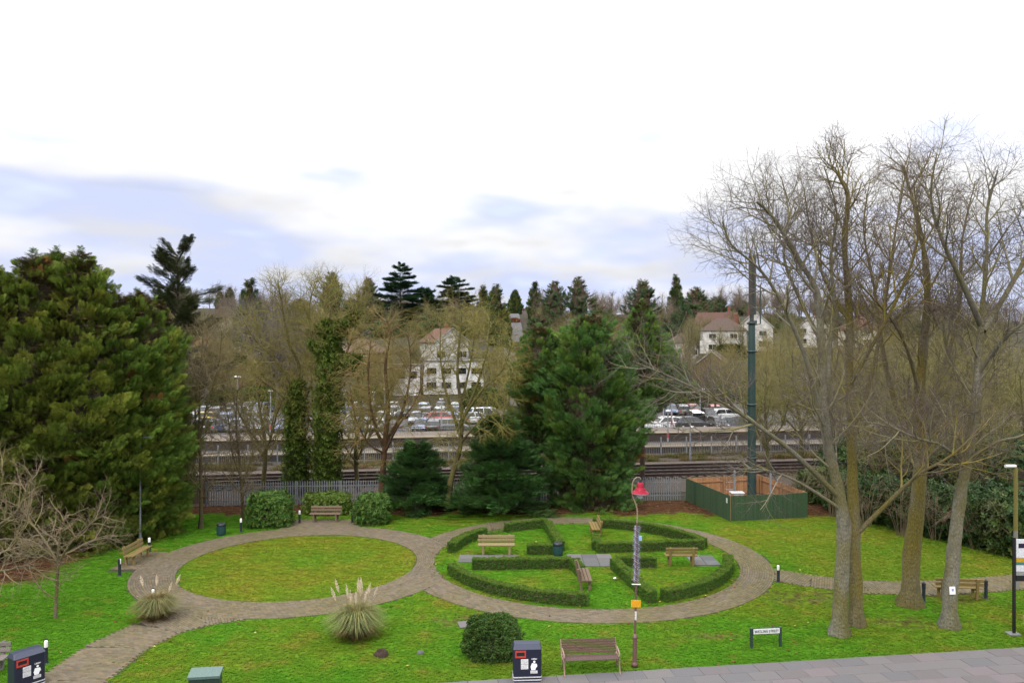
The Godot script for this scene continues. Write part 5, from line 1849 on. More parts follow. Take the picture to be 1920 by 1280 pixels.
func build_shrubs() -> void:
	var lau := Color(0.060, 0.125, 0.022)
	bush("clipped_shrub", "square clipped laurel shrub beside the bollard light by the fence", Vector3(-13.46, 0.00, -43.41), Vector3(1.15, 1.75, 0.95), 60, lau, 2600, 0.16, leaf_mesh, "", 3.4)
	bush("clipped_shrub", "low wide clipped shrub behind the park bench at the fence", Vector3(-10.96, 0.00, -46.38), Vector3(1.35, 1.15, 0.7), 61, Color(0.085, 0.14, 0.022), 2200, 0.15, leaf_mesh, "", 3.2)
	bush("clipped_shrub", "round clipped shrub at the path bend near the rusty trunk", Vector3(-7.86, 0.00, -43.92), Vector3(0.95, 1.55, 0.85), 62, lau, 2200, 0.16, leaf_mesh, "", 2.8)
	bush("round_bush", "broad rounded evergreen bush behind the navy litter bin", Vector3(-0.66, 0.00, -25.40), Vector3(0.95, 1.3, 0.85), 63, Color(0.050, 0.100, 0.024), 5200, 0.085, small_leaf_mesh)
	# laurels at the foot of the thicket
	var spots := [[19.98, -50.00, 1.7, 2.0], [20.55, -47.00, 1.8, 2.3], [21.28, -44.50, 2.0, 2.6], [22.21, -42.50, 1.9, 2.4], [23.24, -41.00, 1.9, 2.6], [24.01, -39.50, 2.0, 2.9], [24.53, -38.00, 1.9, 2.7], [25.27, -37.00, 2.0, 3.0], [24.26, -48.00, 2.6, 4.2], [26.97, -47.00, 2.6, 4.6], [28.89, -45.00, 2.6, 4.8], [23.17, -53.00, 2.4, 3.6]]
	for i in spots.size():
		var s: Array = spots[i]
		bush("laurel_bush", "dark glossy laurel bush in the thicket edging the lawn" if i < 8 else "tall ivy covered bush inside the thicket", Vector3(s[0], 0, s[1]), Vector3(s[2], s[3], s[2] * 0.8), 70 + i, Color(0.024, 0.056, 0.014) if i % 3 else Color(0.040, 0.064, 0.016), 1500, 0.24, leaf_mesh, "laurels edging the thicket" if i < 8 else "ivy bushes in the thicket")
	# bramble tangles: arching bare stems
	var T := [lv(0, 4, 3.0, 0.15, 0, 0, 0, 0, 0), lv(4, 3, 5.0, 0.1, 1.1, 0.014, 0.8, -0.1, 0.25), lv(1, 3, 0, 0, 0.5, 0.007, 0.8, -0.1, 0.4)]
	var tang := [[17.52, -47.50, 1.0], [18.65, -45.50, 1.0], [19.53, -43.00, 1.0], [20.44, -41.00, 1.0], [21.72, -40.00, 1.0], [22.88, -38.50, 1.0], [-21.52, -50.00, 0.8], [-21.30, -38.50, 0.7], [-20.06, -40.50, 0.6]]
	for i in tang.size():
		var t := new_tree(640 + i, T)
		t.bark = Color(0.13, 0.09, 0.06)
		t.twig = Color(0.135, 0.09, 0.065)
		t.mossy = 0.1
		t.split = 0
		for j in 12:
			var an = t.r.randf() * TAU
			var d = Vector3(cos(an), 0, sin(an)) * t.r.randf_range(0.6, 1.5)
			var y = t.r.randf_range(1.4, 2.6)
			t.limb(smooth_line([d * 0.15, d * 0.5 + Vector3(0, y * 0.75, 0), d * 1.0 + Vector3(0, y, 0), d * 1.6 + Vector3(0, y * 0.75, 0)], 2), 0.018, 0.006, 0)
		var o := thing("bramble", "tangle of bare brown bramble stems before the laurels" if i < 6 else ["leafless bramble clump by the timber fence", "leafless brown shrub under the tall conifers", "leafless twiggy shrub beside the grey pole"][i - 6], "bramble", Vector3(tang[i][0], 0, tang[i][1]), 0.0, "brambles before the laurels" if i < 6 else "")
		o.scale = Vector3.ONE * tang[i][2]
		part(t.trunk, "stem", mats.twig, o)
		part(t.crown, "twig", mats.twig, o)
	# ivy on the two trunks and in the limbs
	var leaf_c := Color(0.075, 0.115, 0.018)
	var iv := [
		["ivy", "ivy sleeve climbing the slim trunk at the fence", [Vector3(-14.29, 0.10, -51.90), Vector3(-14.36, 3.11, -51.90), Vector3(-14.46, 5.58, -52.00), Vector3(-14.28, 7.54, -52.00)], [0.95, 0.88, 0.7, 0.4], 4000],
		["ivy", "thick ivy column covering the trunk next to the lattice mast", [Vector3(-12.03, 0.40, -50.90), Vector3(-12.06, 3.59, -50.90), Vector3(-11.98, 6.72, -51.00), Vector3(-11.84, 9.50, -51.00), Vector3(-11.91, 11.59, -51.00)], [1.0, 1.0, 0.9, 0.85, 0.5], 5600],
		["ivy", "green ivy tuft hanging high in the limbs over the ivy column", [Vector3(-13.04, 10.20, -51.60), Vector3(-12.07, 9.50, -51.20), Vector3(-10.93, 8.47, -50.80), Vector3(-10.26, 9.17, -50.40)], [0.5, 0.9, 0.9, 0.5], 1800],
		["ivy", "spray of ivy reaching out along the upper bough", [Vector3(-12.59, 11.26, -51.50), Vector3(-11.89, 10.55, -51.20), Vector3(-10.60, 11.40, -50.40), Vector3(-9.99, 12.08, -50.10)], [0.4, 0.7, 0.6, 0.3], 1000],
	]
	for i in iv.size():
		rng.seed = 660 + i
		var e: Array = iv[i]
		var at: Vector3 = e[2][0]
		var t := thing("ivy", e[1], "ivy", at)
		var k := Crowd.new()
		var pts := []
		for q in e[2]:
			pts.append(q - at)
		var m := pts.size()
		for j in e[4]:
			var f := rng.randf() * (m - 1)
			var a := mini(int(f), m - 2)
			var p: Vector3 = pts[a].lerp(pts[a + 1], f - a)
			var rad: float = lerpf(e[3][a], e[3][a + 1], f - a)
			var d := rvec().normalized()
			d.y *= 0.4
			var lump := 1.0 + nz.get_noise_3d(p.x * 1.2 + d.x, p.y * 1.2, p.z + d.z) * 0.8
			p += d * rad * lump * rng.randf_range(0.55, 1.0)
			k.add(facing(d + Vector3(0, -0.4, 0) + rvec() * 0.5, Vector3.UP + rvec() * 0.4, rng.randf_range(0.16, 0.27)), p, tone(leaf_c, 0.35))
		crowd_node(k, leaf_mesh, "leaves", t)
		var stem := MB.new()
		stem.col = Color(0.10, 0.075, 0.05)
		var radii := PackedFloat32Array()
		for q in e[3]:
			radii.append(q * 0.35)
		stem.tube(PackedVector3Array(pts), radii, 7)
		part(stem, "stem", mats.bark, t)
	pampas("pampas grass clump with many pale plumes before the round lawn", Vector3(-5.39, 0.00, -26.95), 1.25, 31, Color(0.30, 0.26, 0.12))
	pampas("smaller pampas grass clump with four ragged plumes at the path fork", Vector3(-13.10, 0.00, -28.72), 1.02, 32, Color(0.26, 0.19, 0.10))

func pampas(label: String, at: Vector3, size: float, sd: int, straw: Color) -> void:
	rng.seed = sd
	var t := thing("pampas_grass", label, "ornamental grass", at)
	var b := MB.new()
	var low := MB.new()
	for i in 2400:
		var an := rng.randf() * TAU
		var d := Vector3(cos(an), 0, sin(an))
		var L := rng.randf_range(0.7, 1.35) * size
		var out := pow(rng.randf(), 0.6) * 1.0 * size
		var p0 := d * rng.randf() * 0.22 * size
		var p1 := p0 + d * out * 0.4 + Vector3(0, L * 0.62, 0)
		var p2 := p0 + d * out * 0.95 + Vector3(0, L * (0.9 - 0.52 * out / size), 0)
		var w := d.cross(Vector3.UP) * 0.0065
		var c := straw.lerp(Color(0.10, 0.14, 0.05), 0.25 + 0.75 * rng.randf() if out > 0.45 * size else rng.randf() * 0.45)
		b.col = tone(c, 0.3)
		b.quad(p0 - w, p1 - w, p1 + w, p0 + w)
		b.tri(p1 - w, p2, p1 + w)
	part(b, "leaf_blades", mats.grass, t)
	for i in 300:
		var an := rng.randf() * TAU
		var d := Vector3(cos(an), 0, sin(an))
		low.col = tone(Color(0.20, 0.11, 0.05), 0.3)
		var p0 := d * rng.randf_range(0.05, 0.4) * size
		low.tri(p0 - d.cross(Vector3.UP) * 0.012, p0 + d * 0.5 * size + Vector3(0, rng.randf_range(0.1, 0.4), 0) * size, p0 + d.cross(Vector3.UP) * 0.012)
	part(low, "dead_blades", mats.grass, t)
	var spots := [[-0.55, 1.62], [-0.70, 1.35], [0.02, 1.55], [0.12, 1.62], [0.22, 1.6], [0.1, 1.45], [0.62, 1.45], [-0.3, 1.4], [0.35, 1.4], [-0.15, 1.3], [0.28, 1.3], [0.0, 1.25]] if size > 1.1 else [[-0.62, 1.5], [0.0, 1.55], [0.75, 1.5], [0.55, 1.3]]
	for s in spots:
		var pl := MB.new()
		pl.col = Color(0.30, 0.25, 0.13)
		var z := rng.randf_range(-0.35, 0.35)
		var foot := Vector3(s[0] * 0.25, 0, z * 0.3) * size
		var head := Vector3(s[0], s[1], z) * size
		var dir := (head - foot).normalized()
		pl.tube(PackedVector3Array([foot, head - dir * 0.35]), PackedFloat32Array([0.008, 0.006]), 4)
		for i in 150:
			var f := rng.randf()
			var p := head - dir * 0.4 * (1.0 - f) * size
			var side := rvec()
			side = (side - dir * side.dot(dir)).normalized()
			var wd := 0.065 * sin(PI * clampf(f * 0.86 + 0.12, 0, 1))
			pl.col = tone(Color(0.60, 0.50, 0.40), 0.15)
			var e := p + side * wd + dir * 0.06
			pl.tri(p - dir * 0.012, e, p + dir * 0.016)
		part(pl, "plume", mats.grass, t)

# ---------------------------------------------------------------- clipped box hedges
func hedge(label: String, pts: Array, h := 0.47, w := 0.40) -> void:
	var at: Vector3 = pts[0]
	var t := thing("box_hedge", label, "hedge", at, 0.0, "clipped hedges of the hedge garden")
	var line := []
	for i in pts.size() - 1:
		var n := maxi(1, int(pts[i].distance_to(pts[i + 1]) / 0.3))
		for k in n:
			line.append(pts[i].lerp(pts[i + 1], k / float(n)) - at)
	line.append(pts[pts.size() - 1] - at)
	var core := MB.new()
	core.col = Color(0.10, 0.08, 0.048)
	var rings := []
	var k := Crowd.new()
	for i in line.size():
		var d: Vector3 = (line[mini(i + 1, line.size() - 1)] - line[maxi(i - 1, 0)]).normalized()
		var s := d.cross(Vector3.UP) * (w * 0.5 - 0.05)
		var y := Vector3(0, h - 0.05, 0)
		rings.append([line[i] + s, line[i] + s + y, line[i] - s + y, line[i] - s])
	for i in line.size() - 1:
		for j in 3:
			var o: Vector3 = [rings[i][0] - rings[i][3], Vector3.UP, rings[i][3] - rings[i][0]][j]
			core.face(rings[i][j], rings[i][j + 1], rings[i + 1][j + 1], rings[i + 1][j], o)
	for e in [0, line.size() - 1]:
		core.face(rings[e][0], rings[e][1], rings[e][2], rings[e][3], (line[e] - line[1 if e == 0 else e - 1]))
	part(core, "inner_branches", mats.bark, t)
	for i in line.size() - 1:
		var d: Vector3 = line[i + 1] - line[i]
		var L := d.length()
		d /= L
		var s := d.cross(Vector3.UP)
		var ends := (0.35 if i == 0 or i == line.size() - 2 else 0.0)
		for q in int(900 * (L + ends)):
			var f := rng.randf()
			var c: Vector3 = line[i] + d * L * f
			var lum := nz.get_noise_2d((c.x + at.x) * 1.6, (c.z + at.z) * 1.6)
			var hh := h * (1.0 + lum * 0.12)
			var ww := w * (1.0 + lum * 0.14)
			var z := rng.randf()
			var nrm: Vector3
			var p: Vector3
			if ends > 0.0 and rng.randf() < ends / (L + ends):
				nrm = d if i > 0 else -d
				p = (line[i + 1] if i > 0 else line[0]) + s * rng.randf_range(-0.5, 0.5) * ww + Vector3(0, rng.randf() * hh, 0) + nrm * 0.02
			elif z < 0.38:
				nrm = Vector3.UP
				p = c + s * rng.randf_range(-0.5, 0.5) * ww + Vector3(0, hh, 0)
			else:
				var sg := 1.0 if z < 0.69 else -1.0
				nrm = s * sg
				p = c + s * sg * ww * 0.5 + Vector3(0, rng.randf() * hh, 0)
			p -= nrm * rng.randf() * 0.06
			var cc := tone(Color(0.070, 0.146, 0.025), 0.3)
			if rng.randf() < (0.55 if nrm.y > 0.5 else 0.08):
				cc = cc.lerp(Color(0.150, 0.195, 0.032), 0.75)     # paler yellow-green leaves, far more of them on the top
			k.add(facing(nrm + rvec() * 0.7, Vector3.UP + rvec() * 0.5, rng.randf_range(0.045, 0.075)), p, cc)
	crowd_node(k, small_leaf_mesh, "leaves", t)

func arc(a0: float, a1: float, R: float) -> Array:
	var o := []
	for i in 15:
		var a := deg_to_rad(lerpf(a0, a1, i / 14.0))
		o.append(Vector3(RING.x + cos(a) * R, 0, RING.y - sin(a) * R))
	return o

func build_hedges() -> void:
	rng.seed = 55
	hedge("long curved hedge on the pavement side of the garden ending near the slatted bench", arc(201, 266, 6.5))
	hedge("curved hedge along the outer path beside the bench turned to the walk", arc(293, 351, 6.55))
	hedge("curved hedge of the garden quarter nearest to the green enclosure", arc(17, 80, 6.35))
	hedge("short curved hedge next to the fork of the two loops", arc(171, 139, 6.4))
	hedge("short curved hedge between the withered plants and the garden bench quarter", arc(126, 104, 6.3))
	hedge("short straight hedge behind the green barrel bin", [Vector3(0.75, 0, -37.5), Vector3(2.35, 0, -37.5)])
	hedge("slanting hedge running back from the green barrel bin", [Vector3(2.35, 0, -38.0), Vector3(1.95, 0, -42.4)])
	hedge("long straight hedge facing the bench across the middle walk", [Vector3(4.15, 0, -37.75), Vector3(9.4, 0, -38.4)])
	hedge("stub of hedge beside the bench at the back of the crossing walk", [Vector3(4.1, 0, -38.1), Vector3(4.25, 0, -39.4)])
	hedge("straight hedge in front of the pale garden bench", [Vector3(-1.75, 0, -35.0), Vector3(2.65, 0, -35.2)])
	hedge("stub of hedge at the end of the low slatted bench", [Vector3(2.8, 0, -35.0), Vector3(3.0, 0, -33.9)])
	hedge("short straight hedge between the stone slabs and the turned bench", [Vector3(4.75, 0, -35.35), Vector3(6.5, 0, -35.3)])
	hedge("slanting hedge behind the decorated lamp post", [Vector3(4.6, 0, -35.0), Vector3(5.45, 0, -30.4)])
	# withered remains in the gap of the quarter
	for i in 3:
		var t := new_tree(680 + i, [lv(0, 4, 8.0, 0.15, 0, 0, 0, 0, 0), lv(2, 3, 10.0, 0.1, 0.3, 0.008, 0.8, 0.1, 0.3), lv(1, 3, 0, 0, 0.12, 0.005, 0.8, 0, 0.4)])
		t.bark = Color(0.15, 0.12, 0.08)
		t.twig = Color(0.16, 0.13, 0.08)
		t.split = 0
		for j in 8:
			var an = t.r.randf() * TAU
			var d := Vector3(cos(an), 0, sin(an)) * 0.2
			t.limb(smooth_line([d * 0.3, d + Vector3(0, 0.3, 0), d * 1.2 + Vector3(0, 0.5, 0)], 2), 0.012, 0.005, 0)
		var a := deg_to_rad(136.0 - i * 4.0)
		var o := thing("withered_plant", "withered leafless hedge plant in the gap of the hedge", "plant", Vector3(RING.x + cos(a) * 6.4, 0, RING.y - sin(a) * 6.4), 0.0, "withered plants in the hedge gap")
		part(t.trunk, "stem", mats.twig, o)
		part(t.crown, "twig", mats.twig, o)

# ---------------------------------------------------------------- fences
func build_fences() -> void:
	# steel palisade between the park and the railway
	var a := Vector3(-18.95, 0, -48.2)
	var e := Vector3(10.9, 0, -50.0)
	var t := thing("palisade_fence", "grey steel palisade fence between the lawn and the railway", "fence", a, atan2(-(e.z - a.z), e.x - a.x))
	var L := a.distance_to(e)
	var pale := MB.new()
	pale.col = Color(0.33, 0.35, 0.38)
	pale.prism(PackedVector2Array([Vector2(-0.034, 0.0), Vector2(-0.012, 0.012), Vector2(0.012, 0.012), Vector2(0.034, 0.0), Vector2(0.0, -0.006)]), 0.06, 1.45)
	pale.tri(Vector3(-0.034, 1.45, 0.006), Vector3(0, 1.58, 0.006), Vector3(0.034, 1.45, 0.006))
	var pm := pale.mesh(mats.steel)
	var n := int(L / 0.15)
	for i in n:
		put(pm, "pale", t, Transform3D(Basis(), Vector3((i + 0.5) * 0.15, rng.randf_range(-0.01, 0.01), 0.03)))
	for y in [0.35, 1.2]:
		var r := MB.new()
		r.col = Color(0.30, 0.32, 0.35)
		r.plank(Vector3(L * 0.5, y, 0.0), Vector3(L, 0.05, 0.03), 0.006)
		part(r, "rail", mats.steel, t)
	var post := MB.new()
	post.col = Color(0.28, 0.30, 0.33)
	post.plank(Vector3(0, 0.75, -0.05), Vector3(0.1, 1.5, 0.06), 0.01)
	var pom := post.mesh(mats.steel)
	for i in int(L / 2.75) + 1:
		put(pom, "post", t, Transform3D(Basis(), Vector3(i * 2.75 + 0.02, 0, 0)))
	# old timber fence where the conifers end
	var tf := thing("timber_fence", "weathered brown timber board fence at the end of the conifers", "fence", Vector3(-22.6, 0, -48.6), 0.12)
	var bd := []
	for i in 3:
		var b := MB.new()
		b.col = [Color(0.14, 0.09, 0.055), Color(0.17, 0.11, 0.07), Color(0.115, 0.075, 0.05)][i]
		b.plank(Vector3(0, 0.78, 0), Vector3(0.125, 1.56, 0.02), 0.004)
		bd.append(b.mesh(mats.timber))
	for i in 26:
		put(bd[rng.randi() % 3], "board", tf, Transform3D(Basis(Vector3.FORWARD, rng.randf_range(-0.006, 0.006)), Vector3(0.07 + i * 0.134, rng.randf_range(-0.02, 0.02), 0.03)))
	for x in [0.05, 1.75, 3.45]:
		var p := MB.new()
		p.col = Color(0.17, 0.13, 0.085)
		p.plank(Vector3(x, 0.85, -0.05), Vector3(0.12, 1.7, 0.1), 0.01)
		part(p, "post", mats.timber, tf)
	for y in [0.4, 1.25]:
		var p := MB.new()
		p.col = Color(0.13, 0.09, 0.06)
		p.plank(Vector3(1.75, y, 0.0), Vector3(3.5, 0.08, 0.03), 0.006)
		part(p, "rail", mats.timber, tf)
	# station fence of thin bars on tall posts
	var sf := thing("station_fence", "grey bar fence on tall posts along the near platform", "fence", Vector3.ZERO)
	sf.transform = rail_frame(67.2)
	var bar := MB.new()
	bar.col = Color(0.30, 0.31, 0.33)
	bar.box(Vector3(0, 0.75, 0), Vector3(0.035, 1.3, 0.02))
	var bm := bar.mesh(mats.steel)
	var bk := Crowd.new()
	for i in 480:
		bk.add(Basis(), Vector3(-36.0 + i * 0.16, 0, 0), Color.WHITE)
	crowd_node(bk, bm, "bar", sf).set_meta("kind", "stuff")
	for y in [0.25, 1.25]:
		var r := MB.new()
		r.col = Color(0.34, 0.35, 0.37)
		r.box(Vector3(2.4, y, 0), Vector3(77, 0.06, 0.03))
		part(r, "rail", mats.steel, sf)
	for i in 34:
		var p := MB.new()
		p.col = Color(0.42, 0.44, 0.47)
		p.plank(Vector3(-36.0 + i * 2.35, 0.85, 0.05), Vector3(0.11, 1.75, 0.09), 0.01)
		part(p, "post", mats.steel, sf)
	# dark railings behind the far platform
	var cf := thing("car_park_railing", "dark iron railing between the far platform and the parked cars", "fence", Vector3.ZERO)
	cf.transform = rail_frame(82.2)
	var bar2 := MB.new()
	bar2.col = Color(0.03, 0.032, 0.035)
	bar2.box(Vector3(0, 0.8, 0), Vector3(0.03, 1.1, 0.03))
	var b2 := bar2.mesh(mats.paint)
	var k2 := Crowd.new()
	for i in 420:
		k2.add(Basis(), Vector3(-42.0 + i * 0.2, 0, 0), Color.WHITE)
	crowd_node(k2, b2, "bar", cf).set_meta("kind", "stuff")
	for y in [0.3, 1.32]:
		var r := MB.new()
		r.col = Color(0.03, 0.032, 0.035)
		r.box(Vector3(0, y, 0), Vector3(84, 0.05, 0.05))
		part(r, "rail", mats.paint, cf)

func build_mast() -> void:
	# green boarded compound
	var p := [Vector3(12.4, 0, -44.3), Vector3(17.15, 0, -45.3), Vector3(16.3, 0, -51.2), Vector3(11.2, 0, -50.1)]
	var green := [Color(0.032, 0.080, 0.030), Color(0.036, 0.088, 0.034), Color(0.028, 0.070, 0.028), Color(0.040, 0.084, 0.034)]
	var raw := [Color(0.42, 0.21, 0.09), Color(0.47, 0.25, 0.11), Color(0.36, 0.17, 0.075), Color(0.44, 0.24, 0.12)]
	var t := thing("timber_compound", "green painted board compound with bare orange timber inside", "fence", p[0])
	var gm := []
	var rm := []
	for i in 4:
		var g := MB.new()
		g.col = green[i]
		g.plank(Vector3(0, 0.72, 0.022), Vector3(0.118, 1.44, 0.02), 0.004)
		gm.append(g.mesh(mats.timber))
		var r := MB.new()
		r.col = raw[i]
		r.plank(Vector3(0, 0.72, -0.0), Vector3(0.118, 1.43, 0.018), 0.004)
		rm.append(r.mesh(mats.timber))
	for s in 4:
		var a: Vector3 = p[s] - p[0]
		var e: Vector3 = p[(s + 1) % 4] - p[0]
		var L := a.distance_to(e)
		var d := (e - a) / L
		var fr := Transform3D(Basis(d, Vector3.UP, d.cross(Vector3.UP)), a)
		var n := int(L / 0.122)
		for i in n:
			var w := Transform3D(Basis(Vector3.FORWARD, rng.randf_range(-0.004, 0.004)), Vector3((i + 0.5) * L / n, rng.randf_range(-0.012, 0.012), 0))
			var kind := rng.randi() % 4
			var o := put(gm[kind], "board", t, fr * w)
			put(rm[(kind + i) % 4], "inner_face", o)
		for y in [0.35, 1.15]:
			var r := MB.new()
			r.xf = fr
			r.col = Color(0.38, 0.19, 0.085)
			r.plank(Vector3(L * 0.5, y, -0.045), Vector3(L - 0.1, 0.09, 0.04), 0.006)
			part(r, "rail", mats.timber, t)
		for i in 3:
			var q := MB.new()
			q.xf = fr
			q.col = Color(0.40, 0.22, 0.10)
			q.plank(Vector3(L * (0.04 + i * 0.46), 0.75, -0.08), Vector3(0.09, 1.5, 0.07), 0.01)
			part(q, "post", mats.timber, t)
	# gate panel in the side that faces the lawn
	var sd: Vector3 = (p[3] - p[0]).normalized()
	var sx := Transform3D(Basis(-sd, Vector3.UP, Vector3(-sd.x, 0, -sd.z).cross(Vector3.UP)), p[3] - p[0])
	var lk := MB.new()
	lk.xf = sx
	lk.col = Color(0.030, 0.076, 0.036)
	lk.plank(Vector3(1.35, 0.74, 0.05), Vector3(0.34, 1.3, 0.03), 0.005)
	part(lk, "gate_panel", mats.paint, t)
	var nt := MB.new()
	nt.xf = Transform3D(Basis(sd, Vector3.UP, sd.cross(Vector3.UP)), Vector3.ZERO)
	nt.xf.basis = sx.basis
	nt.xf.origin = Vector3.ZERO
	nt.col = Color(0.75, 0.76, 0.78)
	nt.plank(Vector3(-0.3, 1.12, 0.06), Vector3(0.16, 0.28, 0.01), 0.002)
	part(nt, "notice", mats.paint, t)
	# mast
	var m := thing("telecom_mast", "dark green telecom mast rising from the boarded compound", "mast", Vector3(14.45, 0, -47.0))
	var c := MB.new()
	c.col = Color(0.016, 0.05, 0.045)
	c.lathe(PackedVector2Array([Vector2(0.0, 0.0), Vector2(0.36, 0.0), Vector2(0.36, 0.06), Vector2(0.27, 0.08), Vector2(0.245, 4.0), Vector2(0.22, 9.0), Vector2(0.20, 11.4), Vector2(0.0, 11.42)]), 20)
	part(c, "column", mats.paint, m)
	for y in [3.2, 6.4, 9.6, 11.3]:
		var f := MB.new()
		f.col = Color(0.014, 0.042, 0.038)
		f.lathe(PackedVector2Array([Vector2(0.2, y - 0.06), Vector2(0.3, y - 0.05), Vector2(0.3, y + 0.05), Vector2(0.2, y + 0.06)]), 16)
		part(f, "flange", mats.paint, m)
	for i in 3:
		var an := i * TAU / 3.0 + 0.4
		var o := Vector3(cos(an), 0, sin(an)) * 0.16
		var h := MB.new()
		h.col = [Color(0.045, 0.058, 0.052), Color(0.06, 0.05, 0.04), Color(0.04, 0.055, 0.055)][i]
		h.plank(o + Vector3(0, 13.6, 0), Vector3(0.17, 3.6, 0.14), 0.04)
		part(h, "antenna", mats.paint, m)
		var w := MB.new()
		w.col = Color(0.05, 0.055, 0.06)
		w.tube(PackedVector3Array([o * 1.1 + Vector3(0, 15.3, 0), o * 1.1 + Vector3(0, 16.0 - 0.15 * i, 0)]), PackedFloat32Array([0.025, 0.02]), 6)
		part(w, "rod", mats.paint, m)
	var core := MB.new()
	core.col = Color(0.045, 0.05, 0.045)
	core.tube(PackedVector3Array([Vector3(0, 11.4, 0), Vector3(0, 15.4, 0)]), PackedFloat32Array([0.13, 0.1]), 10)
	part(core, "spigot", mats.paint, m)
	var side := MB.new()
	side.col = Color(0.02, 0.055, 0.05)
	side.tube(PackedVector3Array([Vector3(0.2, 11.2, 0), Vector3(0.5, 11.25, 0), Vector3(0.52, 11.3, 0), Vector3(0.52, 13.6, 0)]), PackedFloat32Array([0.03, 0.03, 0.04, 0.04]), 6)
	part(side, "side_arm", mats.paint, m)
	for q in [[-1.15, 0.4, "steel gantry with three rungs"], [1.0, 0.5, "plain steel gantry post"]]:
		var g := thing("cable_gantry", q[2] + " standing inside the boarded compound", "gantry", Vector3(14.45 + q[0], 0, -46.6))
		var b := MB.new()
		b.col = Color(0.36, 0.37, 0.40)
		b.plank(Vector3(0, 1.25, 0), Vector3(0.11, 2.5, 0.09), 0.01)
		part(b, "post", mats.steel, g)
		if q[0] < 0:
			for i in 3:
				var r := MB.new()
				r.col = Color(0.36, 0.37, 0.40)
				r.plank(Vector3(-0.28, 0.9 + i * 0.45, 0), Vector3(0.5, 0.05, 0.05), 0.008)
				part(r, "rung", mats.steel, g)
	for q in [[-1.75, -45.6, "pale equipment cabinet with flat lid by the front boards"], [-0.55, -46.1, "black cable loop box at the foot of the mast"]]:
		var g := thing("equipment_cabinet", q[2], "cabinet", Vector3(14.9 + q[0], 0, q[1]))
		var b := MB.new()
		b.col = Color(0.45, 0.46, 0.47) if q[0] < -1.0 else Color(0.03, 0.03, 0.035)
		b.prism(PackedVector2Array([Vector2(-0.35, -0.25), Vector2(0.35, -0.25), Vector2(0.35, 0.25), Vector2(-0.35, 0.25)]), 0.0, 1.35 if q[0] < -1.0 else 0.9, 0.03)
		part(b, "body", mats.paint, g)
		var l := MB.new()
		l.col = Color(0.62, 0.63, 0.64) if q[0] < -1.0 else Color(0.05, 0.05, 0.055)
		l.plank(Vector3(0, 1.38 if q[0] < -1.0 else 0.93, 0), Vector3(0.78, 0.06, 0.58), 0.02)
		part(l, "lid", mats.paint, g)

# ---------------------------------------------------------------- park furniture
func timber_bench(label: String, at: Vector3, turn: float, c: Color, len := 1.75, group := "timber park benches") -> Node3D:
	# front towards +z
	var t := thing("park_bench", label, "bench", at, turn, group)
	for x in [-len * 0.36, len * 0.36]:
		var p := MB.new()
		p.col = tone(c, 0.08)
		p.plank(Vector3(x, 0.2, 0.13), Vector3(0.1, 0.42, 0.1), 0.01)
		part(p, "leg", mats.timber, t)
		var q := MB.new()
		q.col = tone(c, 0.08)
		q.xf = Transform3D(Basis(Vector3.RIGHT, -0.16), Vector3(x, 0.0, -0.2))
		q.plank(Vector3(0, 0.42, 0), Vector3(0.1, 0.88, 0.09), 0.01)
		part(q, "back_post", mats.timber, t)
		var r := MB.new()
		r.col = tone(c, 0.08)
		r.plank(Vector3(x, 0.38, -0.03), Vector3(0.08, 0.08, 0.46), 0.01)
		part(r, "bearer", mats.timber, t)
	for i in 3:
		var s := MB.new()
		s.col = tone(c, 0.12)
		s.plank(Vector3(0, 0.445, 0.15 - i * 0.15), Vector3(len, 0.045, 0.13), 0.01)
		part(s, "seat_slat", mats.timber, t)
	for i in 2:
		var s := MB.new()
		s.col = tone(c, 0.12)
		s.xf = Transform3D(Basis(Vector3.RIGHT, -0.16), Vector3(0, 0.0, -0.2))
		s.plank(Vector3(0, 0.60 + i * 0.17, 0.07), Vector3(len, 0.13, 0.04), 0.01)
		part(s, "back_slat", mats.timber, t)
	return t

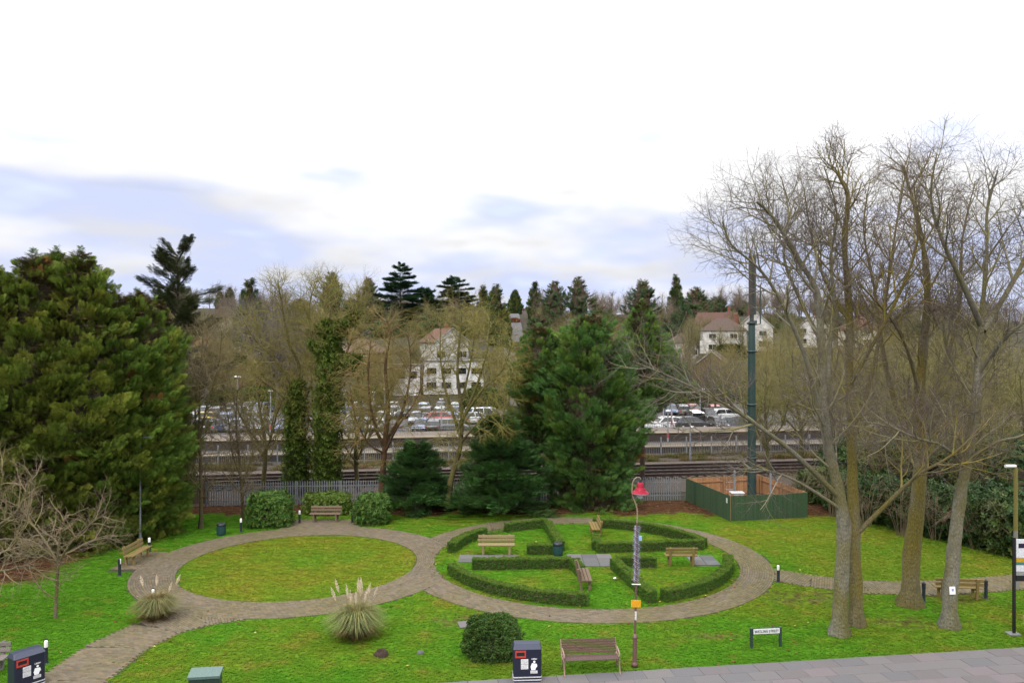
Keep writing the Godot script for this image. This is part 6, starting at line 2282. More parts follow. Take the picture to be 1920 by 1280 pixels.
func build_furniture() -> void:
	rng.seed = 909
	var pale := Color(0.30, 0.225, 0.115)
	var mossy := Color(0.26, 0.185, 0.06)
	var dull := Color(0.19, 0.13, 0.085)
	timber_bench("weathered timber bench at the edge of the round path under the grey pole", Vector3(-17.35, 0.03, -36.2), PI / 2.0, mossy, 1.9)
	timber_bench("timber bench between clipped shrubs at the fence", Vector3(-10.55, 0.03, -44.1), 0.0, dull, 1.75)
	timber_bench("pale timber bench on the grass inside the hedge garden", Vector3(-0.75, 0.03, -37.4), 0.0, pale, 1.75)
	timber_bench("timber bench with its back to the clipped quarter lawn", Vector3(7.7, 0.03, -35.6), PI, mossy, 1.45)
	timber_bench("timber bench at the back of the crossing walk by the hedge stub", Vector3(4.35, 0.03, -41.2), -PI / 2.0, mossy, 1.8)
	timber_bench("low slatted bench along the crossing walk", Vector3(3.05, 0.03, -32.6), PI / 2.0, dull, 1.8)
	timber_bench("mossy plank bench between two bollards by the side path", Vector3(17.75, 0.0, -31.1), PI - 0.12, mossy, 1.8)
	timber_bench("grey timber bench behind the corner litter bin", Vector3(-16.51, 0.00, -24.01), 0.1, Color(0.2, 0.17, 0.16), 1.8)
	timber_bench("pale timber bench past the information sign", Vector3(18.32, 0.00, -26.67), 0.3, pale, 1.6)
	iron_bench()
	litter_bin("navy twin litter bin with red slot standing on the pavement", Vector3(0.45, 0.03, -23.5), 0.06)
	litter_bin("navy twin litter bin with red slot beside the path bollard", Vector3(-14.33, 0.00, -23.01), 0.95)
	lamp_post()
	barrel_bin("dark green barrel bin beside the slim bare trees", Vector3(-15.34, 0.00, -41.14), 0.3)
	barrel_bin("green barrel bin standing against the short hedge", Vector3(2.19, 0.00, -37.24), 1.2)
	var bol := [
		["bollard light with white lens beside the corner litter bin", Vector3(-14.80, 0.00, -24.76), 0.9], ["bollard light at the mouth of the side path", Vector3(11.31, 0.00, -33.11), -1.0], ["bollard light next to the square clipped shrub by the path", Vector3(-14.54, 0.00, -41.83), 0.0], ["bollard light behind the end of the weathered bench", Vector3(-17.54, 0.00, -37.71), 0.5], ["bollard light in the grass before the weathered bench", Vector3(-17.12, 0.00, -34.02), 2.2],
		["bollard light peeping over the smaller pampas grass", Vector3(-13.75, 0.00, -29.87), 0.2], ["bollard light between the square shrub and the fence bench", Vector3(-11.93, 0.00, -43.79), 0.4], ["bollard light between the fence bench and the round shrub", Vector3(-9.00, 0.00, -43.92), 2.8], ["bollard light by the thick mossy trunk", Vector3(16.19, 0.00, -30.66), 2.8], ["bollard light at the end of the mossy plank bench", Vector3(18.83, 0.00, -30.98), 3.2],
	]
	for i in bol.size():
		bollard(bol[i][0], bol[i][1], bol[i][2])
	# lamp column in the conifers
	var t := thing("lamp_column", "plain grey steel column standing under the conifers", "lamp post", Vector3(-18.59, 0.00, -38.99))
	var b := MB.new()
	b.col = Color(0.30, 0.33, 0.38)
	b.lathe(PackedVector2Array([Vector2(0.075, 0.0), Vector2(0.075, 0.9), Vector2(0.05, 0.95), Vector2(0.042, 5.4), Vector2(0.0, 5.41)]), 14)
	part(b, "column", mats.steel, t)
	var h := MB.new()
	h.col = Color(0.35, 0.36, 0.38)
	h.plank(Vector3(0.28, 5.4, 0), Vector3(0.6, 0.1, 0.16), 0.04)
	part(h, "lamp_head", mats.steel, t)
	street_sign()
	info_sign()
	utility_cabinet()

func iron_bench() -> void:
	var t := thing("iron_bench", "brown slatted bench with cast iron ends on the pavement", "bench", Vector3(2.42, 0.03, -24.1), 0.1)
	var L := 1.72
	for s in [-1.0, 1.0]:
		var e := MB.new()
		e.col = Color(0.33, 0.22, 0.17)
		var x: float = s * L * 0.5
		# swept back, arm scroll, front and rear legs in one casting
		e.tube(PackedVector3Array([Vector3(x, 0.88, -0.36), Vector3(x, 0.7, -0.28), Vector3(x, 0.5, -0.2), Vector3(x, 0.42, -0.12), Vector3(x, 0.41, 0.1), Vector3(x, 0.42, 0.28)]), PackedFloat32Array([0.022, 0.026, 0.03, 0.03, 0.028, 0.03]), 8, true)
		e.tube(PackedVector3Array([Vector3(x, 0.64, -0.26), Vector3(x, 0.68, -0.1), Vector3(x, 0.65, 0.1), Vector3(x, 0.60, 0.24), Vector3(x, 0.52, 0.27), Vector3(x, 0.47, 0.2), Vector3(x, 0.5, 0.12)]), PackedFloat32Array([0.02, 0.024, 0.026, 0.024, 0.022, 0.02, 0.014]), 8, true)
		part(e, "end_casting", mats.paint, t)
		for z in [[0.26, 0.36, 0.24], [-0.14, -0.26, -0.12]]:
			var g := MB.new()
			g.col = Color(0.31, 0.21, 0.16)
			g.tube(PackedVector3Array([Vector3(x, 0.41, z[0]), Vector3(x, 0.26, z[2]), Vector3(x, 0.1, (z[0] + z[1]) * 0.5), Vector3(x, 0.0, z[1])]), PackedFloat32Array([0.028, 0.024, 0.022, 0.03]), 8, true)
			part(g, "leg", mats.paint, t)
	for i in 6:
		var f := i / 5.0
		var b := MB.new()
		b.col = tone(Color(0.115, 0.058, 0.048), 0.16)
		b.xf = Transform3D(Basis(Vector3.RIGHT, -0.36), Vector3(0, lerpf(0.52, 0.85, f), lerpf(-0.185, -0.325, f)))
		b.plank(Vector3.ZERO, Vector3(L, 0.058, 0.022), 0.006)
		part(b, "back_slat", mats.timber, t)
	for i in 5:
		var b := MB.new()
		b.col = tone(Color(0.125, 0.075, 0.07), 0.16)
		b.plank(Vector3(0, 0.452, -0.1 + i * 0.088), Vector3(L, 0.024, 0.072), 0.006)
		part(b, "seat_slat", mats.timber, t)

func sysfont() -> SystemFont:
	var f := SystemFont.new()
	f.font_names = PackedStringArray(["Droid Sans"])
	f.font_weight = 700
	return f

func lettering(s: String, h: float, m: Material) -> TextMesh:
	var t := TextMesh.new()
	t.text = s
	t.font = sysfont()
	t.font_size = 32
	t.pixel_size = h / 23.0
	t.depth = 0.004
	t.material = m
	return t

func flat_material(c: Color, rough := 0.5) -> StandardMaterial3D:
	var m := StandardMaterial3D.new()
	m.albedo_color = c.linear_to_srgb()
	m.roughness = rough
	return m

func litter_bin(label: String, at: Vector3, turn: float) -> void:
	var t := thing("litter_bin", label, "litter bin", at, turn, "navy twin litter bins")
	var navy := Color(0.012, 0.017, 0.042)
	var w := 0.42
	var d := 0.25
	var o := PackedVector2Array()
	for c in [[w - 0.05, d - 0.05, 0.0], [-(w - 0.05), d - 0.05, PI / 2.0], [-(w - 0.05), -(d - 0.05), PI], [w - 0.05, -(d - 0.05), PI * 1.5]]:
		for i in 4:
			var a: float = c[2] + i * PI / 6.0
			o.append(Vector2(c[0] + cos(a) * 0.05, c[1] + sin(a) * 0.05))
	var b := MB.new()
	b.col = navy
	b.prism(o, 0.0, 1.0)
	part(b, "body", mats.paint, t)
	var plinth := MB.new()
	plinth.col = Color(0.22, 0.21, 0.2)
	var po := PackedVector2Array()
	for q in o:
		po.append(q * 1.05)
	plinth.prism(po, -0.02, 0.025)
	part(plinth, "plinth", mats.stone, t)
	for y in [0.07, 0.155]:
		var s := MB.new()
		s.col = Color(0.72, 0.73, 0.76)
		var so := PackedVector2Array()
		for q in o:
			so.append(q + q.normalized() * 0.006)
		s.prism(so, y, y + 0.03)
		part(s, "band", mats.paint, t)
	# sloping lid
	var lid := MB.new()
	lid.col = Color(0.030, 0.038, 0.075)
	var lo := []
	var hi := []
	for q in o:
		lo.append(Vector3(q.x * 1.035, 0.995, q.y * 1.05))
		hi.append(Vector3(q.x * 0.93, 1.12, q.y * 0.55 - 0.03))
	for i in o.size():
		var j := (i + 1) % o.size()
		lid.face(lo[i], lo[j], hi[j], hi[i], Vector3(o[i].x, 0.3, o[i].y))
		lid.tri(Vector3(0, 1.125, -0.03), hi[j], hi[i]) if (hi[j] - Vector3(0, 1.125, -0.03)).cross(hi[i] - Vector3(0, 1.125, -0.03)).y < 0.0 else lid.tri(Vector3(0, 1.125, -0.03), hi[i], hi[j])
	part(lid, "lid", mats.paint, t)
	var plate := MB.new()
	plate.col = Color(0.75, 0.76, 0.78)
	plate.xf = Transform3D(Basis(Vector3.RIGHT, 0.55), Vector3(0.22, 1.085, 0.09))
	plate.plank(Vector3.ZERO, Vector3(0.12, 0.012, 0.06), 0.002)
	part(plate, "lid_plate", mats.paint, t)
	for s in [[0.0, -0.21, true], [PI, -0.21, true], [0.0, 0.2, false]]:
		var fx := Transform3D(Basis(Vector3.UP, s[0]), Vector3.ZERO)
		if s[2]:
			var red := MB.new()
			red.xf = fx
			red.col = Color(0.56, 0.055, 0.04)
			for e in [[Vector3(s[1], 0.94, d + 0.008), Vector3(0.32, 0.05, 0.016)], [Vector3(s[1], 0.78, d + 0.008), Vector3(0.32, 0.05, 0.016)], [Vector3(s[1] - 0.14, 0.86, d + 0.008), Vector3(0.04, 0.11, 0.016)], [Vector3(s[1] + 0.14, 0.86, d + 0.008), Vector3(0.04, 0.11, 0.016)]]:
				red.box(e[0], e[1])
			var ro := part(red, "slot_frame", mats.paint, t)
			var hole := MB.new()
			hole.xf = fx
			hole.col = Color(0.006, 0.005, 0.005)
			hole.box(Vector3(s[1], 0.86, d + 0.003), Vector3(0.24, 0.11, 0.005))
			part(hole, "slot", mats.rubber, ro)
	var black := flat_material(Color(0.02, 0.02, 0.02))
	var white := flat_material(Color(0.78, 0.78, 0.79))
	for e in [[-0.09, 0.64, 0.22, 0.145], [-0.09, 0.485, 0.22, 0.145], [0.19, 0.325, 0.21, 0.085]]:
		var s := MB.new()
		s.col = Color(0.78, 0.79, 0.80)
		s.plank(Vector3(e[0], e[1], d + 0.004), Vector3(e[2], e[3], 0.006), 0.002)
		var so := part(s, "sticker", mats.paint, t)
		for i in 3:
			var ln := MB.new()
			ln.col = Color(0.35, 0.36, 0.40)
			ln.box(Vector3(e[0] - 0.01, e[1] + e[3] * (0.25 - 0.25 * i), d + 0.0085), Vector3(e[2] * 0.78, 0.010, 0.002))
			part(ln, "print_line", mats.plain, so)
	var word := put(lettering("Litter", 0.045, white), "lettering", t)
	word.position = Vector3(0.2, 0.715, d + 0.006)
	# figure dropping rubbish into a basket
	var fig := MB.new()
	fig.col = Color(0.78, 0.79, 0.80)
	fig.xf = Transform3D(Basis(Vector3.RIGHT, PI / 2.0), Vector3(0.19, 0.0, d + 0.004))
	var disc := PackedVector2Array()
	for i in 12:
		disc.append(Vector2(0.01, -0.63) + Vector2(cos(i * TAU / 12), sin(i * TAU / 12)) * 0.035)
	fig.prism(disc, 0.0, 0.004)
	fig.prism(PackedVector2Array([Vector2(-0.06, -0.59), Vector2(0.08, -0.57), Vector2(0.10, -0.50), Vector2(0.03, -0.41), Vector2(-0.08, -0.40), Vector2(-0.10, -0.48)]), 0.0, 0.004)
	fig.prism(PackedVector2Array([Vector2(-0.09, -0.47), Vector2(0.06, -0.47), Vector2(0.04, -0.385), Vector2(-0.08, -0.385)]), 0.001, 0.005)
	part(fig, "pictogram", mats.plain, t)

func barrel_bin(label: String, at: Vector3, turn: float) -> void:
	var t := thing("barrel_bin", label, "litter bin", at, turn, "green barrel bins")
	var b := MB.new()
	b.col = Color(0.014, 0.060, 0.062)
	b.lathe(PackedVector2Array([Vector2(0.0, 0.0), Vector2(0.2, 0.0), Vector2(0.215, 0.05), Vector2(0.23, 0.3), Vector2(0.22, 0.48), Vector2(0.2, 0.485), Vector2(0.2, 0.3)]), 18)
	part(b, "body", mats.paint, t)
	for i in 18:
		var an := i * TAU / 18.0
		var s := MB.new()
		s.xf = Transform3D(Basis(Vector3.UP, an), Vector3.ZERO)
		s.col = Color(0.017, 0.068, 0.07)
		s.plank(Vector3(0, 0.27, 0.228), Vector3(0.055, 0.4, 0.014), 0.004)
		part(s, "stave", mats.paint, t)
	var l := MB.new()
	l.col = Color(0.012, 0.02, 0.028)
	l.lathe(PackedVector2Array([Vector2(0.2, 0.47), Vector2(0.235, 0.48), Vector2(0.235, 0.56), Vector2(0.2, 0.62), Vector2(0.14, 0.635), Vector2(0.12, 0.58), Vector2(0.0, 0.56)]), 18)
	part(l, "lid", mats.paint, t)

func bollard(label: String, at: Vector3, turn: float) -> void:
	var t := thing("bollard_light", label, "bollard", at, turn, "bollard lights along the paths")
	var b := MB.new()
	b.col = Color(0.018, 0.024, 0.036)
	b.lathe(PackedVector2Array([Vector2(0.11, 0.0), Vector2(0.11, 0.02), Vector2(0.062, 0.025), Vector2(0.062, 0.5), Vector2(0.066, 0.51), Vector2(0.0, 0.51)]), 14)
	part(b, "post", mats.paint, t)
	var g := MB.new()
	g.col = Color(0.72, 0.72, 0.70)
	g.lathe(PackedVector2Array([Vector2(0.054, 0.505), Vector2(0.060, 0.52), Vector2(0.060, 0.68), Vector2(0.045, 0.72), Vector2(0.0, 0.73)]), 14)
	part(g, "lens", mats.gloss, t)
	var h := MB.new()
	h.col = Color(0.016, 0.022, 0.034)
	# hood round the back half of the lens
	for i in 8:
		var a0 := PI * 0.98 + i * PI * 1.04 / 8.0
		var a1 := PI * 0.98 + (i + 1) * PI * 1.04 / 8.0
		var p0 := Vector3(cos(a0), 0, sin(a0)) * 0.072
		var p1 := Vector3(cos(a1), 0, sin(a1)) * 0.072
		h.face(p0 + Vector3(0, 0.5, 0), p1 + Vector3(0, 0.5, 0), p1 + Vector3(0, 0.72, 0), p0 + Vector3(0, 0.72, 0), p0 + p1)
		h.face(p0 + Vector3(0, 0.72, 0), p1 + Vector3(0, 0.72, 0), p1 * 0.3 + Vector3(0, 0.77, 0), p0 * 0.3 + Vector3(0, 0.77, 0), p0 + p1 + Vector3(0, 0.3, 0))
	part(h, "hood", mats.paint, t)

func lamp_post() -> void:
	var t := thing("street_lamp", "maroon street lamp with red bell shade and tinsel wound column", "street lamp", Vector3(3.84, 0.00, -24.44))
	t.position.y = 0.03
	t.rotation.z = -0.018
	var mar := Color(0.155, 0.085, 0.078)
	var b := MB.new()
	b.col = mar
	b.lathe(PackedVector2Array([Vector2(0.0, 0.0), Vector2(0.095, 0.0), Vector2(0.1, 0.06), Vector2(0.1, 0.1), Vector2(0.075, 0.13), Vector2(0.07, 0.16), Vector2(0.068, 0.84), Vector2(0.075, 0.87), Vector2(0.085, 0.9), Vector2(0.085, 0.94), Vector2(0.05, 0.98), Vector2(0.04, 1.02), Vector2(0.0, 1.03)]), 18)
	part(b, "pedestal", mats.paint, t)
	var c := MB.new()
	c.col = mar
	c.tube(PackedVector3Array([Vector3(0, 0.95, 0), Vector3(0, 2.5, 0), Vector3(0, 4.5, 0)]), PackedFloat32Array([0.036, 0.033, 0.028]), 12)
	part(c, "column", mats.paint, t)
	var n := MB.new()
	n.col = Color(0.33, 0.25, 0.17)
	n.tube(smooth_line([Vector3(0, 4.45, 0), Vector3(0.0, 4.85, 0), Vector3(-0.06, 5.1, 0), Vector3(-0.16, 5.35, 0), Vector3(-0.17, 5.65, 0), Vector3(-0.13, 5.82, 0), Vector3(-0.04, 5.91, 0), Vector3(0.05, 5.91, 0), Vector3(0.08, 5.86, 0)], 4), PackedFloat32Array(_ramp(33, 0.024, 0.016)), 8)
	part(n, "swan_neck", mats.paint, t)
	var s := MB.new()
	s.col = Color(0.27, 0.010, 0.030)
	s.xf = Transform3D(Basis(), Vector3(0.08, 5.42, 0))
	s.lathe(PackedVector2Array([Vector2(0.275, 0.0), Vector2(0.265, 0.03), Vector2(0.2, 0.075), Vector2(0.17, 0.1), Vector2(0.175, 0.12), Vector2(0.14, 0.165), Vector2(0.11, 0.19), Vector2(0.11, 0.3), Vector2(0.06, 0.34), Vector2(0.035, 0.345)]), 24)
	var so := part(s, "shade", mats.enamel, t)
	var cap := MB.new()
	cap.col = Color(0.02, 0.02, 0.03)
	cap.xf = s.xf
	cap.lathe(PackedVector2Array([Vector2(0.04, 0.335), Vector2(0.04, 0.42), Vector2(0.025, 0.45), Vector2(0.0, 0.455)]), 12)
	part(cap, "cap", mats.paint, so)
	var rim := MB.new()
	rim.col = Color(0.45, 0.24, 0.28)
	rim.xf = s.xf
	rim.lathe(PackedVector2Array([Vector2(0.1, 0.0), Vector2(0.27, -0.008), Vector2(0.28, 0.0), Vector2(0.277, 0.012)]), 24)
	part(rim, "rim", mats.gloss, so)
	var g := MB.new()
	g.xf = s.xf
	g.lathe(PackedVector2Array([Vector2(0.0, -0.17), Vector2(0.06, -0.155), Vector2(0.1, -0.1), Vector2(0.11, -0.01)]), 18)
	part(g, "glass_bowl", mats.clear, t)
	# yellow notice and white number plate
	var y := MB.new()
	y.col = Color(0.80, 0.40, 0.012)
	y.plank(Vector3(0.0, 1.98, 0.05), Vector3(0.30, 0.23, 0.012), 0.003)
	var yo := part(y, "yellow_notice", mats.paint, t)
	for i in 3:
		var ln := MB.new()
		ln.col = Color(0.55, 0.24, 0.01)
		ln.box(Vector3(0.0, 2.04 - i * 0.05, 0.0575), Vector3(0.2, 0.012, 0.003))
		part(ln, "print_line", mats.plain, yo)
	var w := MB.new()
	w.col = Color(0.75, 0.74, 0.68)
	w.plank(Vector3(0.0, 1.6, 0.042), Vector3(0.06, 0.27, 0.012), 0.003)
	part(w, "number_plate", mats.paint, t)
	# tinsel: wound strands with short bristles
	rng.seed = 321
	var strands := [Color(0.42, 0.43, 0.48), Color(0.24, 0.17, 0.23), Color(0.22, 0.24, 0.36)]
	for q in 3:
		var m := MB.new()
		var pts := PackedVector3Array()
		var rad := PackedFloat32Array()
		for i in 160:
			var f := i / 159.0
			var an := f * TAU * 9.0 + q * 2.1
			var rr := 0.048 + 0.012 * sin(f * 40.0 + q)
			pts.append(Vector3(cos(an) * rr, lerpf(2.65, 4.4, f), sin(an) * rr))
			rad.append(0.009)
		m.col = strands[q]
		m.tube(pts, rad, 5)
		for i in 900:
			var f := rng.randf()
			var p := pts[int(f * 159.0)]
			var d := (Vector3(p.x, 0, p.z).normalized() + rvec() * 0.7).normalized()
			m.col = tone(strands[(q + rng.randi() % 2) % 3], 0.3)
			var L := rng.randf_range(0.03, 0.07) if rng.randf() < 0.94 else rng.randf_range(0.1, 0.17)
			m.tri(p - Vector3(0, 0.006, 0), p + d * L, p + Vector3(0, 0.006, 0))
		part(m, "tinsel_strand", mats.gloss, t)
	for e in [[Vector3(0.10, 4.02, 0.03), Vector3(0.1, 0.14, 0.05), Color(0.25, 0.42, 0.75), "blue_star"], [Vector3(0.0, 2.58, 0.04), Vector3(0.28, 0.03, 0.05), Color(0.6, 0.62, 0.62), "ribbon"]]:
		var m := MB.new()
		m.col = e[2]
		m.plank(e[0], e[1], 0.012)
		part(m, e[3], mats.gloss, t)

func _ramp(n: int, a: float, b: float) -> Array:
	var o := []
	for i in n:
		o.append(lerpf(a, b, i / float(n - 1)))
	return o

func street_sign() -> void:
	var a := Vector3(7.98, 0.00, -26.02)
	var e := Vector3(8.99, 0.00, -25.97)
	var t := thing("street_name_sign", "low white street name sign on two dark posts", "sign", Vector3((a.x + e.x) * 0.5, 0, a.z), 0.12)
	var L := (e.x - a.x)
	for s in [-0.5, 0.5]:
		var p := MB.new()
		p.col = Color(0.03, 0.05, 0.05)
		p.plank(Vector3(s * L, 0.33, -0.03), Vector3(0.085, 0.66, 0.085), 0.012)
		part(p, "post", mats.paint, t)
	var bk := MB.new()
	bk.col = Color(0.02, 0.05, 0.055)
	bk.plank(Vector3(0, 0.555, 0.0), Vector3(L - 0.04, 0.22, 0.025), 0.004)
	part(bk, "backing_board", mats.paint, t)
	var b := MB.new()
	b.col = Color(0.76, 0.78, 0.78)
	b.plank(Vector3(0, 0.555, 0.022), Vector3(L - 0.1, 0.175, 0.014), 0.006)
	part(b, "name_plate", mats.paint, t)
	var w := put(lettering("WATLING STREET", 0.085, flat_material(Color(0.015, 0.015, 0.02))), "lettering", t)
	w.position = Vector3(0, 0.552, 0.031)
	var bb: AABB = w.mesh.get_aabb()
	w.scale = Vector3((L - 0.17) / maxf(bb.size.x, 0.01), 1.0, 1.0)

func info_sign() -> void:
	var t := thing("information_sign", "tall black post sign with striped white yellow green board", "sign", Vector3(17.48, 0.00, -27.20))
	var f := MB.new()
	f.col = Color(0.22, 0.22, 0.24)
	f.prism(PackedVector2Array([Vector2(-0.2, -0.16), Vector2(0.2, -0.16), Vector2(0.2, 0.16), Vector2(-0.2, 0.16)]), 0.0, 0.05, 0.02)
	part(f, "foot", mats.stone, t)
	for x in [0.03, 1.25]:
		var p := MB.new()
		p.col = Color(0.012, 0.012, 0.014)
		p.plank(Vector3(x, 1.7, 0), Vector3(0.09, 3.36, 0.09), 0.012)
		part(p, "post", mats.paint, t)
	var bands := [[2.68, 3.32, Color(0.72, 0.74, 0.78)], [2.52, 2.68, Color(0.55, 0.33, 0.02)], [2.42, 2.52, Color(0.05, 0.20, 0.17)], [2.20, 2.42, Color(0.68, 0.70, 0.74)], [2.06, 2.20, Color(0.28, 0.29, 0.28)], [1.86, 2.06, Color(0.012, 0.012, 0.014)]]
	for q in bands:
		var b := MB.new()
		b.col = q[2]
		b.plank(Vector3(0.64, (q[0] + q[1]) * 0.5, 0.03), Vector3(1.12, q[1] - q[0] - 0.004, 0.05), 0.003)
		part(b, "board_panel", mats.paint, t)
	var m := MB.new()
	m.col = Color(0.02, 0.015, 0.04)
	m.plank(Vector3(0.3, 3.1, 0.062), Vector3(0.3, 0.16, 0.006), 0.002)
	part(m, "dark_emblem", mats.paint, t)
	# concrete lamp column behind it
	var c := thing("concrete_column", "old concrete lamp column with mossy shaft behind the information sign", "lamp post", Vector3(20.8, 0, -32.2))
	var b := MB.new()
	b.col = Color(0.24, 0.23, 0.21)
	b.lathe(PackedVector2Array([Vector2(0.13, 0.0), Vector2(0.12, 1.2), Vector2(0.085, 1.25), Vector2(0.08, 3.0)]), 8)
	part(b, "shaft", mats.stone, c)
	var u := MB.new()
	u.col = Color(0.21, 0.18, 0.045)
	u.lathe(PackedVector2Array([Vector2(0.084, 2.4), Vector2(0.078, 4.6), Vector2(0.07, 5.0), Vector2(0.0, 5.02)]), 8)
	part(u, "mossy_shaft", mats.stone, c)
	var l := MB.new()
	l.col = Color(0.72, 0.72, 0.72)
	l.plank(Vector3(-0.22, 5.06, 0), Vector3(0.42, 0.12, 0.16), 0.04)
	part(l, "lamp_head", mats.gloss, c)

func utility_cabinet() -> void:
	var t := thing("utility_cabinet", "green roadside utility cabinet with sloping lid", "cabinet", Vector3(-8.55, -0.02, -21.75), 0.14)
	var b := MB.new()
	b.col = Color(0.026, 0.055, 0.036)
	b.prism(PackedVector2Array([Vector2(-0.40, -0.2), Vector2(0.40, -0.2), Vector2(0.40, 0.2), Vector2(-0.40, 0.2)]), 0.0, 0.98, 0.01)
	part(b, "body", mats.paint, t)
	var l := MB.new()
	l.col = Color(0.10, 0.17, 0.15)
	var f := [Vector3(-0.43, 0.98, 0.24), Vector3(0.43, 0.98, 0.24), Vector3(0.43, 1.06, -0.23), Vector3(-0.43, 1.06, -0.23)]
	l.face(f[0], f[1], f[2], f[3], Vector3.UP)
	for i in 4:
		var p: Vector3 = f[i]
		var q: Vector3 = f[(i + 1) % 4]
		l.face(p, q, q - Vector3(0, 0.07, 0), p - Vector3(0, 0.07, 0), p + q - Vector3(0, 2.0, 0))
	part(l, "lid", mats.paint, t)
	for x in [-0.2, 0.2]:
		var d := MB.new()
		d.col = Color(0.022, 0.050, 0.033)
		d.plank(Vector3(x, 0.48, 0.206), Vector3(0.375, 0.84, 0.014), 0.005)
		part(d, "door", mats.paint, t)

# ---------------------------------------------------------------- station lamps and posts
func lamp_on_pole(label: String, at: Vector3, h: float, heads: Array, group := "station lamps", red_band := false) -> void:
	var t := thing("station_lamp", label, "lamp post", at, 0.0, group)
	var b := MB.new()
	b.col = Color(0.44, 0.47, 0.52)
	b.lathe(PackedVector2Array([Vector2(0.1, 0.0), Vector2(0.1, 0.9), Vector2(0.075, 0.95), Vector2(0.06, h), Vector2(0.0, h + 0.02)]), 10)
	part(b, "column", mats.steel, t)
	for q in heads:
		var m := MB.new()
		m.col = Color(0.74, 0.75, 0.76)
		m.plank(Vector3(q[0], q[1], 0.05), Vector3(q[2], 0.16, 0.24), 0.05)
		part(m, "lamp_head", mats.gloss, t)
	if red_band:
		var r := MB.new()
		r.col = Color(0.45, 0.08, 0.09)
		r.lathe(PackedVector2Array([Vector2(0.104, 0.4), Vector2(0.104, 0.85)]), 10)
		part(r, "red_band", mats.paint, t)

func build_station_posts() -> void:
	lamp_on_pole("tall mast lamp with heads at two heights beyond the forked tree", Vector3(-32.36, 6.05, -92.00) - Vector3(0, 6.05, 0), 6.0, [[0.0, 6.05, 0.7], [0.12, 3.2, 0.5]])
	lamp_on_pole("single headed platform lamp with red band near the ivy trees", Vector3(-24.3, 0.95, -78.5), 4.3, [[0.05, 4.32, 0.5]], "station lamps", true)
	lamp_on_pole("plain platform post with red band behind the rusty tree", Vector3(-12.9, 0.95, -79.0), 4.4, [[0.0, 4.42, 0.3]], "station lamps", true)
	lamp_on_pole("small globe lamp in the car park by the white cars", Vector3(-17.9, 0.03, -101.0), 3.6, [[0.0, 3.6, 0.4]])
	lamp_on_pole("small globe lamp near the weeping tree", Vector3(-7.5, 0.95, -83.0), 3.1, [[0.0, 3.12, 0.4]])
	lamp_on_pole("hooked platform lamp with red band standing by the dark railing", Vector3(17.0, 0.95, -83.0), 4.4, [[-0.18, 4.42, 0.5]], "station lamps", true)
	lamp_on_pole("tall lamp with crossbar head behind the white van", Vector3(23.4, 0.03, -97.0), 4.2, [[0.0, 4.25, 1.0]])
	lamp_on_pole("short platform lamp with red band next to the olive bush", Vector3(14.9, 0.62, -74.5), 2.9, [[0.0, 2.95, 0.45]], "station lamps", true)
	lamp_on_pole("greenish lamp with pointed shelter beside the hooked platform lamp", Vector3(17.5, 0.03, -90.0), 4.1, [[-0.16, 4.12, 0.45]])
	lamp_on_pole("slim signal post on the verge in front of the compound", Vector3(15.2, 0.02, -66.5), 3.2, [[0.15, 2.9, 0.25]])
	# lattice gantry mast
	var t := thing("lattice_mast", "grey twin leg lattice mast with loudspeakers above the tracks", "mast", Vector3(-14.6, 0.02, -66.0))
	for x in [-0.62, 0.0]:
		var b := MB.new()
		b.col = Color(0.42, 0.46, 0.55)
		b.plank(Vector3(x, 2.7, 0), Vector3(0.09, 5.4, 0.09), 0.01)
		part(b, "leg", mats.steel, t)
	for i in 11:
		var b := MB.new()
		b.col = Color(0.42, 0.46, 0.55)
		var y := 0.35 + i * 0.46
		b.tube(PackedVector3Array([Vector3(-0.62 if i % 2 else 0.0, y, 0), Vector3(0.0 if i % 2 else -0.62, y + 0.44, 0)]), PackedFloat32Array([0.025, 0.025]), 5)
		part(b, "brace", mats.steel, t)
	for q in [[-0.35, 5.6, 0.5, 0.6], [0.28, 5.75, 0.45, 0.7], [0.5, 4.9, 0.16, 1.6]]:
		var b := MB.new()
		b.col = Color(0.45, 0.49, 0.57)
		b.plank(Vector3(q[0], q[1], 0.05), Vector3(q[2], q[3], 0.3), 0.06)
		part(b, "loudspeaker", mats.steel, t)

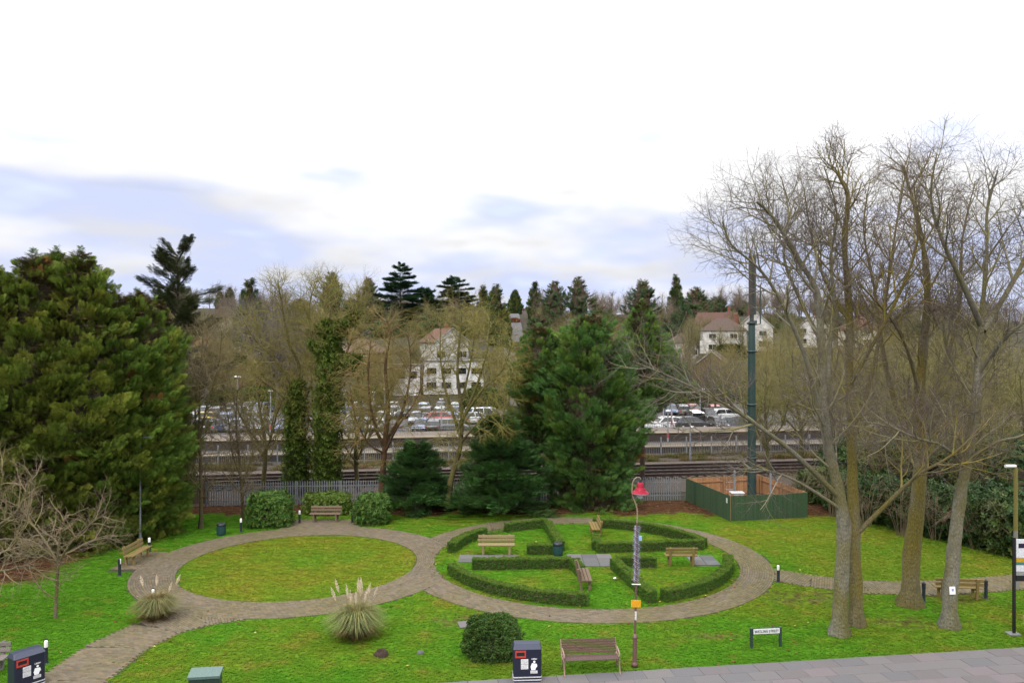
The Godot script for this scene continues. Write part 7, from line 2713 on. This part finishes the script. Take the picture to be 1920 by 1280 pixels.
func build_small_things() -> void:
	# stump hole, stone, cover, paper notice, litter
	var t := thing("tree_stump", "small rotten brown stump with a hollow in the lawn", "stump", Vector3(-4.26, 0.00, -25.35))
	var b := MB.new()
	b.col = Color(0.055, 0.032, 0.020)
	var pr := PackedVector2Array([Vector2(0.24, 0.0), Vector2(0.21, 0.08), Vector2(0.16, 0.15), Vector2(0.11, 0.16), Vector2(0.09, 0.06), Vector2(0.0, 0.03)])
	b.lathe(pr, 11)
	for i in b.v.size():
		var p := b.v[i]
		b.v[i] = p * (1.0 + nz.get_noise_3d(p.x * 9.0, p.y * 9.0, p.z * 9.0) * 0.5)
	part(b, "wood", mats.bark, t)
	var st := MB.new()
	st.col = Color(0.10, 0.11, 0.10)
	st.lathe(PackedVector2Array([Vector2(0.13, 0.0), Vector2(0.12, 0.05), Vector2(0.07, 0.09), Vector2(0.0, 0.1)]), 9)
	for i in st.v.size():
		var p := st.v[i]
		st.v[i] = p * (1.0 + nz.get_noise_3d(p.x * 7.0, p.y * 7.0, p.z * 7.0) * 0.4)
	var so := part(st, "stone", mats.stone, self)
	so.position = Vector3(-3.00, 0.00, -25.53)
	tag(so, "small grey stone lying in the lawn near the stump", "stone")
	var c := MB.new()
	c.col = Color(0.16, 0.15, 0.15)
	c.plank(Vector3.ZERO, Vector3(0.95, 0.05, 0.6), 0.01)
	var co := part(c, "drain_cover", mats.stone, self)
	co.position = Vector3(-1.46, 0.00, -28.12) + Vector3(0, 0.025, 0)
	co.rotation.y = 0.25
	tag(co, "grey rectangular drain cover set in the grass by the round bush", "cover")
	var pn := MB.new()
	pn.col = Color(0.75, 0.76, 0.82)
	pn.plank(Vector3.ZERO, Vector3(0.2, 0.28, 0.006), 0.001)
	pn.col = Color(0.25, 0.26, 0.5)
	pn.box(Vector3(0.01, 0.02, 0.005), Vector3(0.07, 0.09, 0.002))
	var po := part(pn, "paper_notice", mats.plain, self)
	po.position = Vector3(15.60, 1.39, -27.62)
	po.rotation = Vector3(0.02, -0.1, 0.06)
	tag(po, "white paper notice pinned to the pale leaning trunk", "notice")
	var cup := MB.new()
	cup.col = Color(0.75, 0.75, 0.75)
	cup.xf = Transform3D(Basis(Vector3.FORWARD, 1.4), Vector3.ZERO)
	cup.lathe(PackedVector2Array([Vector2(0.0, 0.0), Vector2(0.03, 0.0), Vector2(0.045, 0.12), Vector2(0.04, 0.12)]), 12)
	var cu := part(cup, "paper_cup", mats.plain, self)
	cu.position = Vector3(4.34, 0.00, -33.41) + Vector3(0, 0.06, 0)
	tag(cu, "white paper cup dropped on the grass of the crossing walk", "cup")
